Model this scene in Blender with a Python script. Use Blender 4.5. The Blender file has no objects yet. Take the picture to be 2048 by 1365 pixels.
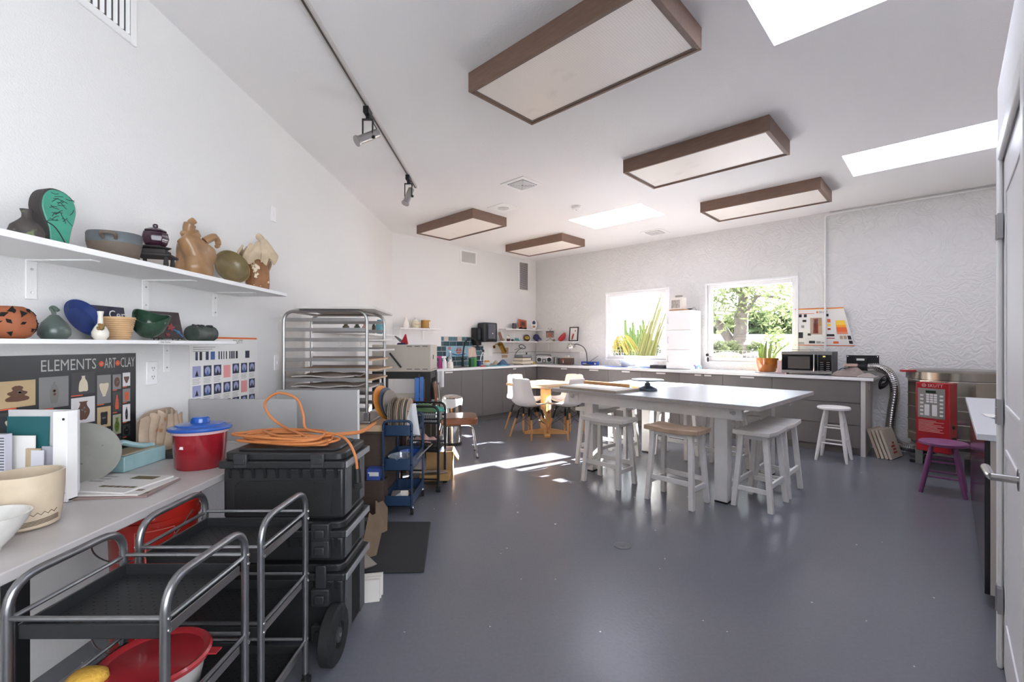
import bpy, bmesh, math, random
from mathutils import Vector, Matrix
random.seed(7)
S = bpy.context.scene
COL = S.collection
R = math.radians
PI = math.pi

# ---------------------------------------------------------------- survey of the place (metres)
FOC, HX, HY, HC, YAW = 910.0, 1024.0, 689.0, 1.30, R(0.25)
cY, sY = math.cos(YAW), math.sin(YAW)
ZC = 3.05                        # ceiling
XL = -1.84                       # left wall
TH = R(45.9)
bx, by = math.cos(TH), math.sin(TH)
C1 = (XL, 7.117)                 # corner left / back
C2 = (.542, 9.568)               # corner back / window wall
RZL, RZB, RZW = R(90), TH, TH - R(90)

def ray(px, py):
    a = (px-HX)/FOC; b = -(py-HY)/FOC
    return (sY+a*cY, cY-a*sY, b)
def onz(px, py, z):
    d = ray(px, py); t = (z-HC)/d[2]
    return Vector((d[0]*t, d[1]*t, z))
def _pl(px, py, p, n):
    d = ray(px, py); t = (p[0]*n[0]+p[1]*n[1])/(d[0]*n[0]+d[1]*n[1])
    return d[0]*t, d[1]*t, HC+d[2]*t
def inL(px, py, off=0.0):
    p = _pl(px, py, (XL+off, 0), (1, 0)); return p[1], p[2]
def inB(px, py, off=0.0):
    n = (by, -bx); p = _pl(px, py, (C1[0]+n[0]*off, C1[1]+n[1]*off), n)
    return (p[0]-C1[0])*bx+(p[1]-C1[1])*by, p[2]
def inW(px, py, off=0.0):
    n = (-bx, -by); p = _pl(px, py, (C2[0]+n[0]*off, C2[1]+n[1]*off), n)
    return (p[0]-C2[0])*by-(p[1]-C2[1])*bx, p[2]
def inY(px, py, y):
    p = _pl(px, py, (0, y), (0, 1)); return p[0], p[2]
def Lp(u, v, z): return Vector((XL+v, u, z))
def Bp(u, v, z): return Vector((C1[0]+u*bx+v*by, C1[1]+u*by-v*bx, z))
def Wp(u, v, z): return Vector((C2[0]+u*by-v*bx, C2[1]-u*bx-v*by, z))

# ---------------------------------------------------------------- materials
def lin(h):
    h = h.lstrip('#'); c = [int(h[i:i+2], 16)/255 for i in (0, 2, 4)]
    return tuple((x/12.92 if x <= .04045 else ((x+.055)/1.055)**2.4) for x in c)+(1.0,)
MATS = {}
def mat(name, col, rough=.5, metal=0.0, var=0.0, vs=8.0, bump=0.0, bs=60.0, trans=0.0, coat=0.0,
        stripe=None, emit=None, alpha=1.0, wood=None, ior=1.45, spec=.5, speck=None, sss=0):
    if name in MATS: return MATS[name]
    m = bpy.data.materials.new(name); m.use_nodes = True
    nt = m.node_tree; N = nt.nodes; L = nt.links
    b = N['Principled BSDF']
    c = lin(col) if isinstance(col, str) else col
    b.inputs['Base Color'].default_value = c
    b.inputs['Roughness'].default_value = rough
    b.inputs['Metallic'].default_value = metal
    b.inputs['IOR'].default_value = ior
    b.inputs['Specular IOR Level'].default_value = spec
    if trans: b.inputs['Transmission Weight'].default_value = trans
    if coat: b.inputs['Coat Weight'].default_value = coat
    if alpha < 1: b.inputs['Alpha'].default_value = alpha
    tc = N.new('ShaderNodeTexCoord')
    src = tc.outputs['Object']
    def mixnode(fac, a, bb):
        mx = N.new('ShaderNodeMix'); mx.data_type = 'RGBA'
        L.new(fac, mx.inputs['Factor'])
        if isinstance(a, tuple): mx.inputs['A'].default_value = a
        else: L.new(a, mx.inputs['A'])
        if isinstance(bb, tuple): mx.inputs['B'].default_value = bb
        else: L.new(bb, mx.inputs['B'])
        return mx.outputs['Result']
    colout = None
    if wood or stripe:
        w = N.new('ShaderNodeTexNoise')
        mp = N.new('ShaderNodeMapping'); mp.inputs['Scale'].default_value = (wood or stripe)[1]
        L.new(src, mp.inputs['Vector']); L.new(mp.outputs['Vector'], w.inputs['Vector'])
        w.inputs['Scale'].default_value = 6; w.inputs['Detail'].default_value = 4
        colout = mixnode(w.outputs['Fac'], c, lin((wood or stripe)[0]))
    if var:
        n = N.new('ShaderNodeTexNoise'); n.inputs['Scale'].default_value = vs; n.inputs['Detail'].default_value = 5
        L.new(src, n.inputs['Vector'])
        rp = N.new('ShaderNodeMapRange'); rp.inputs[1].default_value = .35; rp.inputs[2].default_value = .7
        L.new(n.outputs['Fac'], rp.inputs[0])
        dark = tuple(x*(1-var) for x in c[:3])+(1,)
        colout = mixnode(rp.outputs[0], colout if colout else c, dark)
    if speck:
        n = N.new('ShaderNodeTexNoise'); n.inputs['Scale'].default_value = speck[1]; n.inputs['Detail'].default_value = 2
        L.new(src, n.inputs['Vector'])
        rp = N.new('ShaderNodeMapRange'); rp.inputs[1].default_value = speck[2]; rp.inputs[2].default_value = speck[2]+.04
        L.new(n.outputs['Fac'], rp.inputs[0])
        colout = mixnode(rp.outputs[0], colout if colout else c, lin(speck[0]))
    if colout: L.new(colout, b.inputs['Base Color'])
    if bump:
        n = N.new('ShaderNodeTexNoise'); n.inputs['Scale'].default_value = bs; n.inputs['Detail'].default_value = 4
        L.new(src, n.inputs['Vector'])
        bp = N.new('ShaderNodeBump'); bp.inputs['Strength'].default_value = bump; bp.inputs['Distance'].default_value = .01
        L.new(n.outputs['Fac'], bp.inputs['Height']); L.new(bp.outputs['Normal'], b.inputs['Normal'])
    if emit:
        b.inputs['Emission Color'].default_value = lin(emit[0]); b.inputs['Emission Strength'].default_value = emit[1]
    MATS[name] = m
    return m

def glassmat(name, tint='#FFFFFF', refl=.06, rough=.02, haze=None):
    """thin clear pane: light passes straight through, a share is reflected"""
    if name in MATS: return MATS[name]
    m = bpy.data.materials.new(name); m.use_nodes = True
    nt = m.node_tree; N = nt.nodes; L = nt.links
    N.remove(N['Principled BSDF'])
    t = N.new('ShaderNodeBsdfTransparent'); t.inputs[0].default_value = lin(tint)
    g = N.new('ShaderNodeBsdfGlossy'); g.inputs['Roughness'].default_value = rough
    mx = N.new('ShaderNodeMixShader')
    f = N.new('ShaderNodeFresnel'); f.inputs[0].default_value = 1.45
    ml = N.new('ShaderNodeMath'); ml.operation = 'MULTIPLY'; ml.inputs[1].default_value = refl/.035
    L.new(f.outputs[0], ml.inputs[0]); L.new(ml.outputs[0], mx.inputs[0])
    L.new(t.outputs[0], mx.inputs[1]); L.new(g.outputs[0], mx.inputs[2])
    out = mx.outputs[0]
    if haze:
        d = N.new('ShaderNodeBsdfDiffuse'); d.inputs[0].default_value = lin(haze[0])
        m2 = N.new('ShaderNodeMixShader'); m2.inputs[0].default_value = haze[1]
        L.new(out, m2.inputs[1]); L.new(d.outputs[0], m2.inputs[2]); out = m2.outputs[0]
    L.new(out, N['Material Output'].inputs[0])
    MATS[name] = m
    return m

# ---------------------------------------------------------------- mesh builder
FONT_CACHE = {}
def text_mesh(s, depth=0.0, res=2):
    k = (s, depth, res)
    if k not in FONT_CACHE:
        cu = bpy.data.curves.new('t', 'FONT'); cu.body = s; cu.size = 1.0; cu.extrude = depth; cu.resolution_u = res
        cu.align_x = 'LEFT'
        o = bpy.data.objects.new('t', cu); COL.objects.link(o)
        dg = bpy.context.evaluated_depsgraph_get()
        me = bpy.data.meshes.new_from_object(o.evaluated_get(dg))
        v = [x.co.copy() for x in me.vertices]; f = [tuple(p.vertices) for p in me.polygons]
        bpy.data.objects.remove(o); bpy.data.curves.remove(cu); bpy.data.meshes.remove(me)
        FONT_CACHE[k] = (v, f)
    return FONT_CACHE[k]

class MB:
    def __init__(s): s.v = []; s.f = []; s.m = []; s.T = Matrix.Identity(4)
    def add(s, vs, fs, mi=0, M=None):
        o = len(s.v); T = s.T @ M if M is not None else s.T
        s.v += [T @ Vector(v) for v in vs]
        for f in fs: s.f.append(tuple(i+o for i in f)); s.m.append(mi)
        return s
    def box(s, c, d, rz=0, mi=0, M=None):
        x, y, z = d[0]/2, d[1]/2, d[2]/2
        vs = [(-x,-y,-z),(x,-y,-z),(x,y,-z),(-x,y,-z),(-x,-y,z),(x,-y,z),(x,y,z),(-x,y,z)]
        fs = [(0,3,2,1),(4,5,6,7),(0,1,5,4),(1,2,6,5),(2,3,7,6),(3,0,4,7)]
        t = Matrix.Translation(c) @ Matrix.Rotation(rz, 4, 'Z')
        return s.add(vs, fs, mi, (M @ t) if M is not None else t)
    def bb(s, a, b, mi=0, M=None):
        return s.box([(a[i]+b[i])/2 for i in range(3)], [abs(b[i]-a[i]) for i in range(3)], 0, mi, M)
    def cyl(s, p0, p1, r0, r1=None, n=14, mi=0, M=None):
        r1 = r0 if r1 is None else r1
        p0 = Vector(p0); p1 = Vector(p1); d = (p1-p0).normalized()
        a = d.orthogonal().normalized(); b = d.cross(a)
        vs = []
        for p, r in ((p0, r0), (p1, r1)):
            for i in range(n):
                t = 2*PI*i/n; vs.append(p+(a*math.cos(t)+b*math.sin(t))*r)
        fs = [(i, (i+1) % n, n+(i+1) % n, n+i) for i in range(n)]
        fs += [tuple(range(n-1, -1, -1)), tuple(range(n, 2*n))]
        return s.add(vs, fs, mi, M)
    def tube(s, pts, r, n=8, closed=False, mi=0, M=None, cap=True):
        P = [Vector(p) for p in pts]; k = len(P)
        rad = r if isinstance(r, (list, tuple)) else [r]*k
        vs = []; fs = []
        nrm = None
        for i in range(k):
            if closed: t = P[(i+1) % k]-P[i-1]
            else: t = P[min(i+1, k-1)]-P[max(i-1, 0)]
            t = t.normalized() if t.length > 1e-9 else Vector((0, 0, 1))
            if nrm is None: nrm = t.orthogonal().normalized()
            else:
                nrm = nrm-t*nrm.dot(t)
                nrm = nrm.normalized() if nrm.length > 1e-6 else t.orthogonal().normalized()
            b = t.cross(nrm)
            for j in range(n):
                a = 2*PI*j/n; vs.append(P[i]+(nrm*math.cos(a)+b*math.sin(a))*rad[i])
        for i in range(k if closed else k-1):
            i2 = (i+1) % k
            for j in range(n):
                j2 = (j+1) % n; fs.append((i*n+j, i*n+j2, i2*n+j2, i2*n+j))
        if not closed and cap:
            fs += [tuple(range(n-1, -1, -1)), tuple(range((k-1)*n, k*n))]
        return s.add(vs, fs, mi, M)
    def lathe(s, prof, n=24, c=(0,0,0), mi=0, M=None, fn=None, sx=1, sy=1):
        """prof: list of (r, z); closed at r==0 ends; fn(theta, r, z) -> (r, z)"""
        vs = []; fs = []; rings = []
        for (r, z) in prof:
            if r <= 1e-6: rings.append([len(vs)]); vs.append((c[0], c[1], c[2]+z))
            else:
                ring = []
                for j in range(n):
                    a = 2*PI*j/n; rr, zz = (r, z) if fn is None else fn(a, r, z)
                    ring.append(len(vs)); vs.append((c[0]+rr*math.cos(a)*sx, c[1]+rr*math.sin(a)*sy, c[2]+zz))
                rings.append(ring)
        for A, B in zip(rings, rings[1:]):
            for j in range(n):
                j2 = (j+1) % n
                if len(A) == 1 and len(B) == 1: continue
                if len(A) == 1: fs.append((A[0], B[j2], B[j]))
                elif len(B) == 1: fs.append((A[j], A[j2], B[0]))
                else: fs.append((A[j], A[j2], B[j2], B[j]))
        return s.add(vs, fs, mi, M)
    def prism(s, poly, z0, z1, mi=0, M=None):
        n = len(poly)
        vs = [(p[0], p[1], z0) for p in poly]+[(p[0], p[1], z1) for p in poly]
        fs = [tuple(range(n-1, -1, -1)), tuple(range(n, 2*n))]+[(i, (i+1) % n, n+(i+1) % n, n+i) for i in range(n)]
        return s.add(vs, fs, mi, M)
    def surf(s, fn, nu, nv, th=0.0, mi=0, M=None, closeu=False):
        """fn(u,v)->point for u,v in 0..1, optional thickness along the normal"""
        G = [[Vector(fn(i/nu, j/nv)) for j in range(nv+1)] for i in range(nu+1)]
        vs = [p for row in G for p in row]; fs = []; W = nv+1
        for i in range(nu):
            for j in range(nv): fs.append((i*W+j, (i+1)*W+j, (i+1)*W+j+1, i*W+j+1))
        if th:
            off = []
            for i in range(nu+1):
                for j in range(nv+1):
                    a = G[min(i+1, nu)][j]-G[max(i-1, 0)][j]; b = G[i][min(j+1, nv)]-G[i][max(j-1, 0)]
                    nn = a.cross(b); nn = nn.normalized() if nn.length > 1e-9 else Vector((0, 0, 1))
                    off.append(G[i][j]-nn*th)
            o = len(vs); vs += off
            fs += [tuple(x+o for x in reversed(f)) for f in fs[:]]
            edge = [i*W for i in range(nu)]
            for i in range(nu):
                a, b = i*W, (i+1)*W; fs.append((b, a, a+o, b+o))
                a, b = i*W+nv, (i+1)*W+nv; fs.append((a, b, b+o, a+o))
            for j in range(nv):
                fs.append((j, j+1, j+1+o, j+o)); a = nu*W+j; fs.append((a+1, a, a+o, a+1+o))
        return s.add(vs, fs, mi, M)
    def sph(s, c, r, nu=14, nv=9, mi=0, M=None):
        r = r if isinstance(r, (tuple, list)) else (r, r, r)
        prof = [(math.sin(PI*i/nv), -math.cos(PI*i/nv)) for i in range(nv+1)]
        prof[0] = (0, -1); prof[-1] = (0, 1)
        t = Matrix.Translation(c) @ Matrix.Diagonal((r[0], r[1], r[2], 1))
        return s.lathe(prof, nu, (0,0,0), mi, (M @ t) if M is not None else t)
    def text(s, txt, size, M, mi=0, depth=.0, sx=1.0, center=False):
        v, f = text_mesh(txt, depth)
        if not v: return s
        x0 = min(p.x for p in v); x1 = max(p.x for p in v)
        dx = -(x0+x1)/2 if center else -x0
        return s.add([((p.x+dx)*size*sx, p.y*size, p.z*size) for p in v], f, mi, M)
    def build(s, name, mats, parent=None, loc=None, rz=0.0, bev=0.0, seg=2, sub=0, ang=35, solid=0):
        me = bpy.data.meshes.new(name)
        me.from_pydata([tuple(v) for v in s.v], [], s.f)
        mats = mats if isinstance(mats, (list, tuple)) else [mats]
        for m in mats: me.materials.append(m)
        me.polygons.foreach_set('material_index', s.m)
        bm = bmesh.new(); bm.from_mesh(me); bmesh.ops.recalc_face_normals(bm, faces=bm.faces[:]); bm.to_mesh(me); bm.free()
        me.polygons.foreach_set('use_smooth', [True]*len(me.polygons))
        me.set_sharp_from_angle(angle=R(ang))
        o = bpy.data.objects.new(name, me); COL.objects.link(o)
        if parent is not None: o.parent = parent
        if loc is not None: o.location = loc
        if rz: o.rotation_euler = (0, 0, rz)
        if bev:
            b = o.modifiers.new('b', 'BEVEL'); b.width = bev; b.segments = seg; b.limit_method = 'ANGLE'; b.angle_limit = R(40)
            b.harden_normals = False
        if sub:
            b = o.modifiers.new('s', 'SUBSURF'); b.levels = sub; b.render_levels = sub
        return o

def tag(o, label, cat, group=None, kind=None):
    o['label'] = label; o['category'] = cat
    if group: o['group'] = group
    if kind: o['kind'] = kind
    return o
def thing(name, label, cat, loc=(0,0,0), rz=0.0, group=None, rot=None):
    o = bpy.data.objects.new(name, None); COL.objects.link(o)
    o.empty_display_size = .1
    o.location = loc; o.rotation_euler = rot if rot else (0, 0, rz)
    return tag(o, label, cat, group)
def struct(o, label=None):
    o['kind'] = 'structure'
    if label: o['label'] = label
    return o
def dup(root, loc=None, rz=None, label=None, parent=None, group=None):
    c = root.copy(); COL.objects.link(c)
    if parent is not None: c.parent = parent
    if loc is not None: c.location = loc
    if rz is not None: c.rotation_euler = (0, 0, rz)
    if label: c['label'] = label
    if group: c['group'] = group
    for ch in list(root.children):
        dup(ch, parent=c)
    return c
def arc(c, r, a0, a1, n, pl='xz'):
    out = []
    for i in range(n+1):
        t = a0+(a1-a0)*i/n; x, y = r*math.cos(t), r*math.sin(t)
        out.append(Vector(c)+{'xz': Vector((x, 0, y)), 'yz': Vector((0, x, y)), 'xy': Vector((x, y, 0))}[pl])
    return out
def rpath(pts, r, n=5):
    """polyline with rounded corners"""
    P = [Vector(p) for p in pts]; out = [P[0]]
    for a, b, c in zip(P, P[1:], P[2:]):
        d1 = (a-b); d2 = (c-b); k = min(r, d1.length*.49, d2.length*.49)
        q1 = b+d1.normalized()*k; q2 = b+d2.normalized()*k
        for i in range(n+1):
            t = i/n; out.append(q1*(1-t)**2+b*2*t*(1-t)+q2*t*t)
    out.append(P[-1]); return out
def spline(pts, n=8, closed=False):
    P = [Vector(p) for p in pts]; k = len(P); out = []
    for i in range(k if closed else k-1):
        g = (lambda j: P[j % k]) if closed else (lambda j: P[max(0, min(k-1, j))])
        p0, p1, p2, p3 = g(i-1), g(i), g(i+1), g(i+2)
        for j in range(n):
            t = j/n
            out.append(.5*((2*p1)+(-p0+p2)*t+(2*p0-5*p1+4*p2-p3)*t*t+(-p0+3*p1-3*p2+p3)*t**3))
    if not closed: out.append(P[-1])
    return out
def rrect(w, h, r, n=4):
    out = []
    for cx, cy, a in ((w/2-r, h/2-r, 0), (-w/2+r, h/2-r, 90), (-w/2+r, -h/2+r, 180), (w/2-r, -h/2+r, 270)):
        for i in range(n+1):
            t = R(a+90*i/n); out.append((cx+r*math.cos(t), cy+r*math.sin(t)))
    return out
UP = Matrix.Rotation(R(90), 4, 'X')       # xy drawing -> stands upright in xz, facing -y

# shared materials
wallpaint = mat('wall_paint', '#E4E2E0', .6, bump=.25, bs=160)
white = mat('white_paint', '#ECEAE8', .4)
whitegloss = mat('white_gloss', '#F0EEEE', .18, coat=.2)
whiteplastic = mat('white_plastic', '#EDEBEA', .3)
alum = mat('aluminium', '#AFACAA', .42, 1.0, var=.12, vs=12)
chrome = mat('chrome', '#D6D4D2', .08, 1.0)
steel = mat('brushed_steel', '#A9A6A3', .3, 1.0)
black = mat('black_plastic', '#191919', .45, bump=.08, bs=200)
blackmetal = mat('black_metal', '#1E1E1F', .4, .3)
rubber = mat('rubber', '#1C1C1C', .75)
paper = mat('paper_white', '#E9E6E2', .7)
ink = mat('print_ink', '#2B2B2E', .7)
greyprint = mat('print_grey', '#A5A2A0', .7)
cardboard = mat('cardboard', '#B08A5C', .8, var=.15)
greycab = mat('cabinet_grey', '#6E6967', .45, bump=.05, bs=120, var=.05)
SKYL, SUNE, EXPO, GRAVEL = 6.6, 62, .64, '#7F7F82'
# ================================================================ ROOM SHELL
ULEN = 3.418          # back wall length (C1 -> C2)
VR = 7.01             # right wall, measured from the back wall
def grid_slab(u0, u1, v0, v1, holes, fn):
    """cells of a rectangle minus rectangular holes -> fn(ua, ub, va, vb)"""
    us = sorted({u0, u1, *[h[0] for h in holes], *[h[1] for h in holes]})
    vs = sorted({v0, v1, *[h[2] for h in holes], *[h[3] for h in holes]})
    for a, b in zip(us, us[1:]):
        for c, d in zip(vs, vs[1:]):
            mu, mv = (a+b)/2, (c+d)/2
            if any(h[0] < mu < h[1] and h[2] < mv < h[3] for h in holes): continue
            fn(a, b, c, d)
WM = Matrix.Translation((C2[0], C2[1], 0)) @ Matrix.Rotation(RZW, 4, 'Z')   # local x = along window wall, local y = outwards
BM = Matrix.Translation((C1[0], C1[1], 0)) @ Matrix.Rotation(RZB, 4, 'Z')

# ---- floor: grey sealed concrete, satin
def floor_mat():
    m = bpy.data.materials.new('sealed_concrete'); m.use_nodes = True
    nt = m.node_tree; N = nt.nodes; L = nt.links; b = N['Principled BSDF']
    tc = N.new('ShaderNodeTexCoord')
    n1 = N.new('ShaderNodeTexNoise'); n1.inputs['Scale'].default_value = .9; n1.inputs['Detail'].default_value = 2
    n2 = N.new('ShaderNodeTexNoise'); n2.inputs['Scale'].default_value = 60; n2.inputs['Detail'].default_value = 3
    for n in (n1, n2): L.new(tc.outputs['Object'], n.inputs['Vector'])
    r = N.new('ShaderNodeValToRGB')
    r.color_ramp.elements[0].position = 0; r.color_ramp.elements[0].color = lin('#696A72')
    r.color_ramp.elements[1].position = 1; r.color_ramp.elements[1].color = lin('#74757D')
    L.new(n1.outputs['Fac'], r.inputs[0])
    mx = N.new('ShaderNodeMix'); mx.data_type = 'RGBA'; mx.blend_type = 'MULTIPLY'; mx.inputs['Factor'].default_value = .18
    L.new(r.outputs[0], mx.inputs['A']); L.new(n2.outputs['Fac'], mx.inputs['B'])
    # tiny pale paint specks
    n3 = N.new('ShaderNodeTexNoise'); n3.inputs['Scale'].default_value = 26; n3.inputs['Detail'].default_value = 0
    L.new(tc.outputs['Object'], n3.inputs['Vector'])
    r3 = N.new('ShaderNodeMapRange'); r3.inputs[1].default_value = .878; r3.inputs[2].default_value = .882
    L.new(n3.outputs['Fac'], r3.inputs[0])
    m2 = N.new('ShaderNodeMix'); m2.data_type = 'RGBA'; L.new(r3.outputs[0], m2.inputs['Factor'])
    L.new(mx.outputs['Result'], m2.inputs['A']); m2.inputs['B'].default_value = lin('#C8C6C4')
    L.new(m2.outputs['Result'], b.inputs['Base Color'])
    b.inputs['Roughness'].default_value = .27
    bp = N.new('ShaderNodeBump'); bp.inputs['Strength'].default_value = .06; bp.inputs['Distance'].default_value = .01
    L.new(n2.outputs['Fac'], bp.inputs['Height']); L.new(bp.outputs['Normal'], b.inputs['Normal'])
    return m
mb = MB(); mb.T = WM; mb.bb((-5.2, -11, -.1), (7.2, .15, 0))
struct(mb.build('floor', floor_mat()))

# ---- ceiling with three skylight openings
SKY = [(5.53, 6.63, 4.26, 4.95), (5.55, 6.65, 1.36, 2.07), (2.40, 3.50, 1.39, 2.07)]
ceilpaint = mat('ceiling_paint', '#E9E6E5', .6, bump=.22, bs=110)
mb = MB(); mb.T = WM
grid_slab(-5.2, 7.2, -.15, 11, SKY, lambda a, b, c, d: mb.bb((a, -d, ZC), (b, -c, ZC+.2)))
struct(mb.build('ceiling', ceilpaint))
skymat = mat('skylight_diffuser', '#F4F6FA', .5, emit=('#E2EAFF', 5.5))
for i, (a, b, c, d) in enumerate(SKY):
    mb = MB(); mb.T = WM
    mb.bb((a, -d, ZC+.012), (b, -c, ZC+.03))
    struct(mb.build('window_%d' % (i+4), skymat), 'flush skylight panel in the ceiling')

# ---- textured window wall
def trowel_mat():
    m = bpy.data.materials.new('trowelled_plaster'); m.use_nodes = True
    nt = m.node_tree; N = nt.nodes; L = nt.links; b = N['Principled BSDF']
    b.inputs['Base Color'].default_value = lin('#DFDDDB'); b.inputs['Roughness'].default_value = .55
    tc = N.new('ShaderNodeTexCoord')
    n = N.new('ShaderNodeTexNoise'); n.inputs['Scale'].default_value = 1.6; n.inputs['Detail'].default_value = 3
    L.new(tc.outputs['Object'], n.inputs['Vector'])
    ad = N.new('ShaderNodeVectorMath'); ad.operation = 'MULTIPLY_ADD'
    ad.inputs[1].default_value = (1.2, 1.2, 1.2)
    L.new(n.outputs['Color'], ad.inputs[0]); L.new(tc.outputs['Object'], ad.inputs[2])
    w = N.new('ShaderNodeTexWave'); w.wave_type = 'RINGS'; w.rings_direction = 'SPHERICAL'
    w.inputs['Scale'].default_value = 7.5; w.inputs['Distortion'].default_value = 7; w.inputs['Detail'].default_value = 3
    w.inputs['Detail Scale'].default_value = 1.6
    L.new(ad.outputs[0], w.inputs['Vector'])
    n2 = N.new('ShaderNodeTexNoise'); n2.inputs['Scale'].default_value = 3; n2.inputs['Detail'].default_value = 3
    L.new(tc.outputs['Object'], n2.inputs['Vector'])
    ml = N.new('ShaderNodeMath'); ml.operation = 'MULTIPLY'
    L.new(w.outputs['Fac'], ml.inputs[0]); L.new(n2.outputs['Fac'], ml.inputs[1])
    n3 = N.new('ShaderNodeTexNoise'); n3.inputs['Scale'].default_value = 40; n3.inputs['Detail'].default_value = 4
    L.new(tc.outputs['Object'], n3.inputs['Vector'])
    m3 = N.new('ShaderNodeMath'); m3.operation = 'MULTIPLY_ADD'; m3.inputs[1].default_value = .35
    L.new(n3.outputs['Fac'], m3.inputs[0]); L.new(ml.outputs[0], m3.inputs[2])
    bp = N.new('ShaderNodeBump'); bp.inputs['Strength'].default_value = .4; bp.inputs['Distance'].default_value = .02
    L.new(m3.outputs[0], bp.inputs['Height']); L.new(bp.outputs['Normal'], b.inputs['Normal'])
    return m
WINS = [(1.73, 2.90, 1.04, 2.22), (3.54, 4.745, 1.04, 2.22)]
WT = .16
mb = MB(); mb.T = WM
grid_slab(-.0, VR+.15, 0, ZC, WINS, lambda a, b, c, d: mb.bb((a, 0, c), (b, WT, d)))
struct(mb.build('wall_window', trowel_mat()))
# ---- plain walls
mb = MB(); mb.T = BM; mb.bb((-.16, 0, 0), (ULEN+.16, .16, ZC)); struct(mb.build('wall_back', wallpaint))
mb = MB(); mb.bb((XL-.16, -2.0, 0), (XL, C1[1]+.1, ZC)); struct(mb.build('wall_left', wallpaint))
W3 = (-5.5, -3.05, .5, 2.6)       # unseen glazed opening in the right wall behind the camera, sized as fill light
mb = MB(); mb.T = BM
grid_slab(-6.4, ULEN+.16, 0, ZC, [W3], lambda a, b, c, d: mb.bb((a, -VR-.15, c), (b, -VR, d)))
struct(mb.build('wall_right', wallpaint))
mb = MB(); mb.bb((XL-.16, -1.95, 0), (-.8, -1.8, ZC)); struct(mb.build('wall_rear', wallpaint))

# ---- closet box that carries the door (right edge of the photo); its flat top stops below the ceiling
VD = 6.43; CE0, CE1 = -2.75, -.86; CH = 2.45; D0, D1, DH = -1.96, -1.165, 2.035
mb = MB(); mb.T = BM
grid_slab(CE0, CE1, 0, CH, [(D0, D1, -.01, DH)], lambda a, b, c, d: mb.bb((a, -VD-.10, max(c, 0)), (b, -VD, d)))
mb.bb((CE1-.1, -VR, 0), (CE1, -VD-.1, CH)); mb.bb((CE0, -VR, 0), (CE0+.1, -VD-.1, CH))
mb.bb((CE0, -VR, CH-.08), (CE1, -VD-.1, CH))
struct(mb.build('wall_closet', wallpaint, bev=.012, seg=3))
mb = MB(); mb.T = BM
for a, b in ((D0-.075, D0), (D1, D1+.07)): mb.bb((a, -VD+.016, 0), (b, -VD, DH+.07))
mb.bb((D0, -VD+.016, DH), (D1, -VD, DH+.07))
struct(mb.build('trim_1', white, bev=.006), 'white casing around the door')
doormat = mat('door_paint', '#EAE8EA', .35)
droot = bpy.data.objects.new('door_1', None); COL.objects.link(droot); struct(droot, 'white door with lever handle at the right edge')
droot.location = Bp(D1, VD, 0); droot.rotation_euler = (0, 0, RZB+PI)     # local -y faces the room, local +x runs to the free edge
DW = D1-D0
mb = MB(); mb.bb((.006, .002, .008), (DW-.004, .038, DH-.004)); mb.build('door_panel', doormat, droot, bev=.003)
for a, b, c, d in ((.12, DW-.12, .22, .9), (.12, DW-.12, 1.05, DH-.14)):
    mb = MB(); P_ = [(a, c), (b, c), (b, d), (a, d)]; Q_ = [(a+.02, c+.02), (b-.02, c+.02), (b-.02, d-.02), (a+.02, d-.02)]
    vs = [(x, -.003, z) for x, z in P_+Q_]+[(x, .004, z) for x, z in P_+Q_]
    fs = []
    for i in range(4):
        j = (i+1) % 4; fs += [(i, j, 4+j, 4+i), (8+j, 8+i, 12+i, 12+j), (j, i, 8+i, 8+j), (4+i, 4+j, 12+j, 12+i)]
    mb.add(vs, fs); mb.build('panel_moulding', doormat, droot, bev=.002)
hm = mat('hinge_grey', '#A5A4A6', .4, .8)
for z in (.28, 1.03, 1.77):
    mb = MB()
    for k in range(3): mb.cyl((-.004, -.014, z-.05+k*.034), (-.004, -.014, z-.05+k*.034+.032), .0085, n=10)
    mb.bb((-.035, -.0175, z-.05), (.03, -.002, z+.05)); mb.build('hinge', hm, droot)
nick = mat('satin_nickel', '#B4B1AF', .22, 1.0)
hx = DW-.10; hz = .905
mb = MB(); mb.cyl((hx, .002, hz), (hx, -.012, hz), .032, n=24); mb.cyl((hx, -.01, hz), (hx, -.066, hz), .011, n=14)
mb.tube(rpath([(hx, -.064, hz), (hx-.02, -.068, hz), (hx-.135, -.072, hz)], .02), [.011]*6+[.011, .012], n=12)
mb.build('door_handle', nick, droot)

# ---- windows in the textured wall
vinyl = mat('window_vinyl', '#F3F2F2', .35)
pane = glassmat('window_glass', refl=.05)
for i, (a, b, c, d) in enumerate(WINS):
    r = bpy.data.objects.new('window_%d' % (i+1), None); COL.objects.link(r); struct(r, 'square window onto the garden')
    mb = MB(); mb.T = WM; f = .055
    mb.bb((a, .03, c), (a+f, .10, d)); mb.bb((b-f, .03, c), (b, .10, d)); mb.bb((a+f, .03, c), (b-f, .10, c+f)); mb.bb((a+f, .03, d-f), (b-f, .10, d))
    mb.bb((a-.03, -.012, c-.03), (a, .16, d+.03)); mb.bb((b, -.012, c-.03), (b+.03, .16, d+.03))
    mb.bb((a, -.012, c-.03), (b, .16, c)); mb.bb((a, -.012, d), (b, .16, d+.03))
    o = mb.build('window_frame', vinyl, r, bev=.004)
    mb = MB(); mb.T = WM; mb.bb((a+f-.01, .055, c+f-.01), (b-f+.01, .061, d-f+.01)); mb.build('pane', pane, r)
    mb = MB(); mb.T = WM
    ux = a+.12 if i == 0 else a+.03
    mb.bb((ux, .015, c+.055), (ux+.06, .03, c+.075)); mb.bb((ux+.02, -.01, c+.06), (ux+.035, .02, c+.07)); mb.build('latch', alum, r)
r = bpy.data.objects.new('window_3', None); COL.objects.link(r); struct(r)  # unseen window that lets in fill light for the near end
a, b, c, d = W3; f = .06
mb = MB(); mb.T = BM
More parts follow.
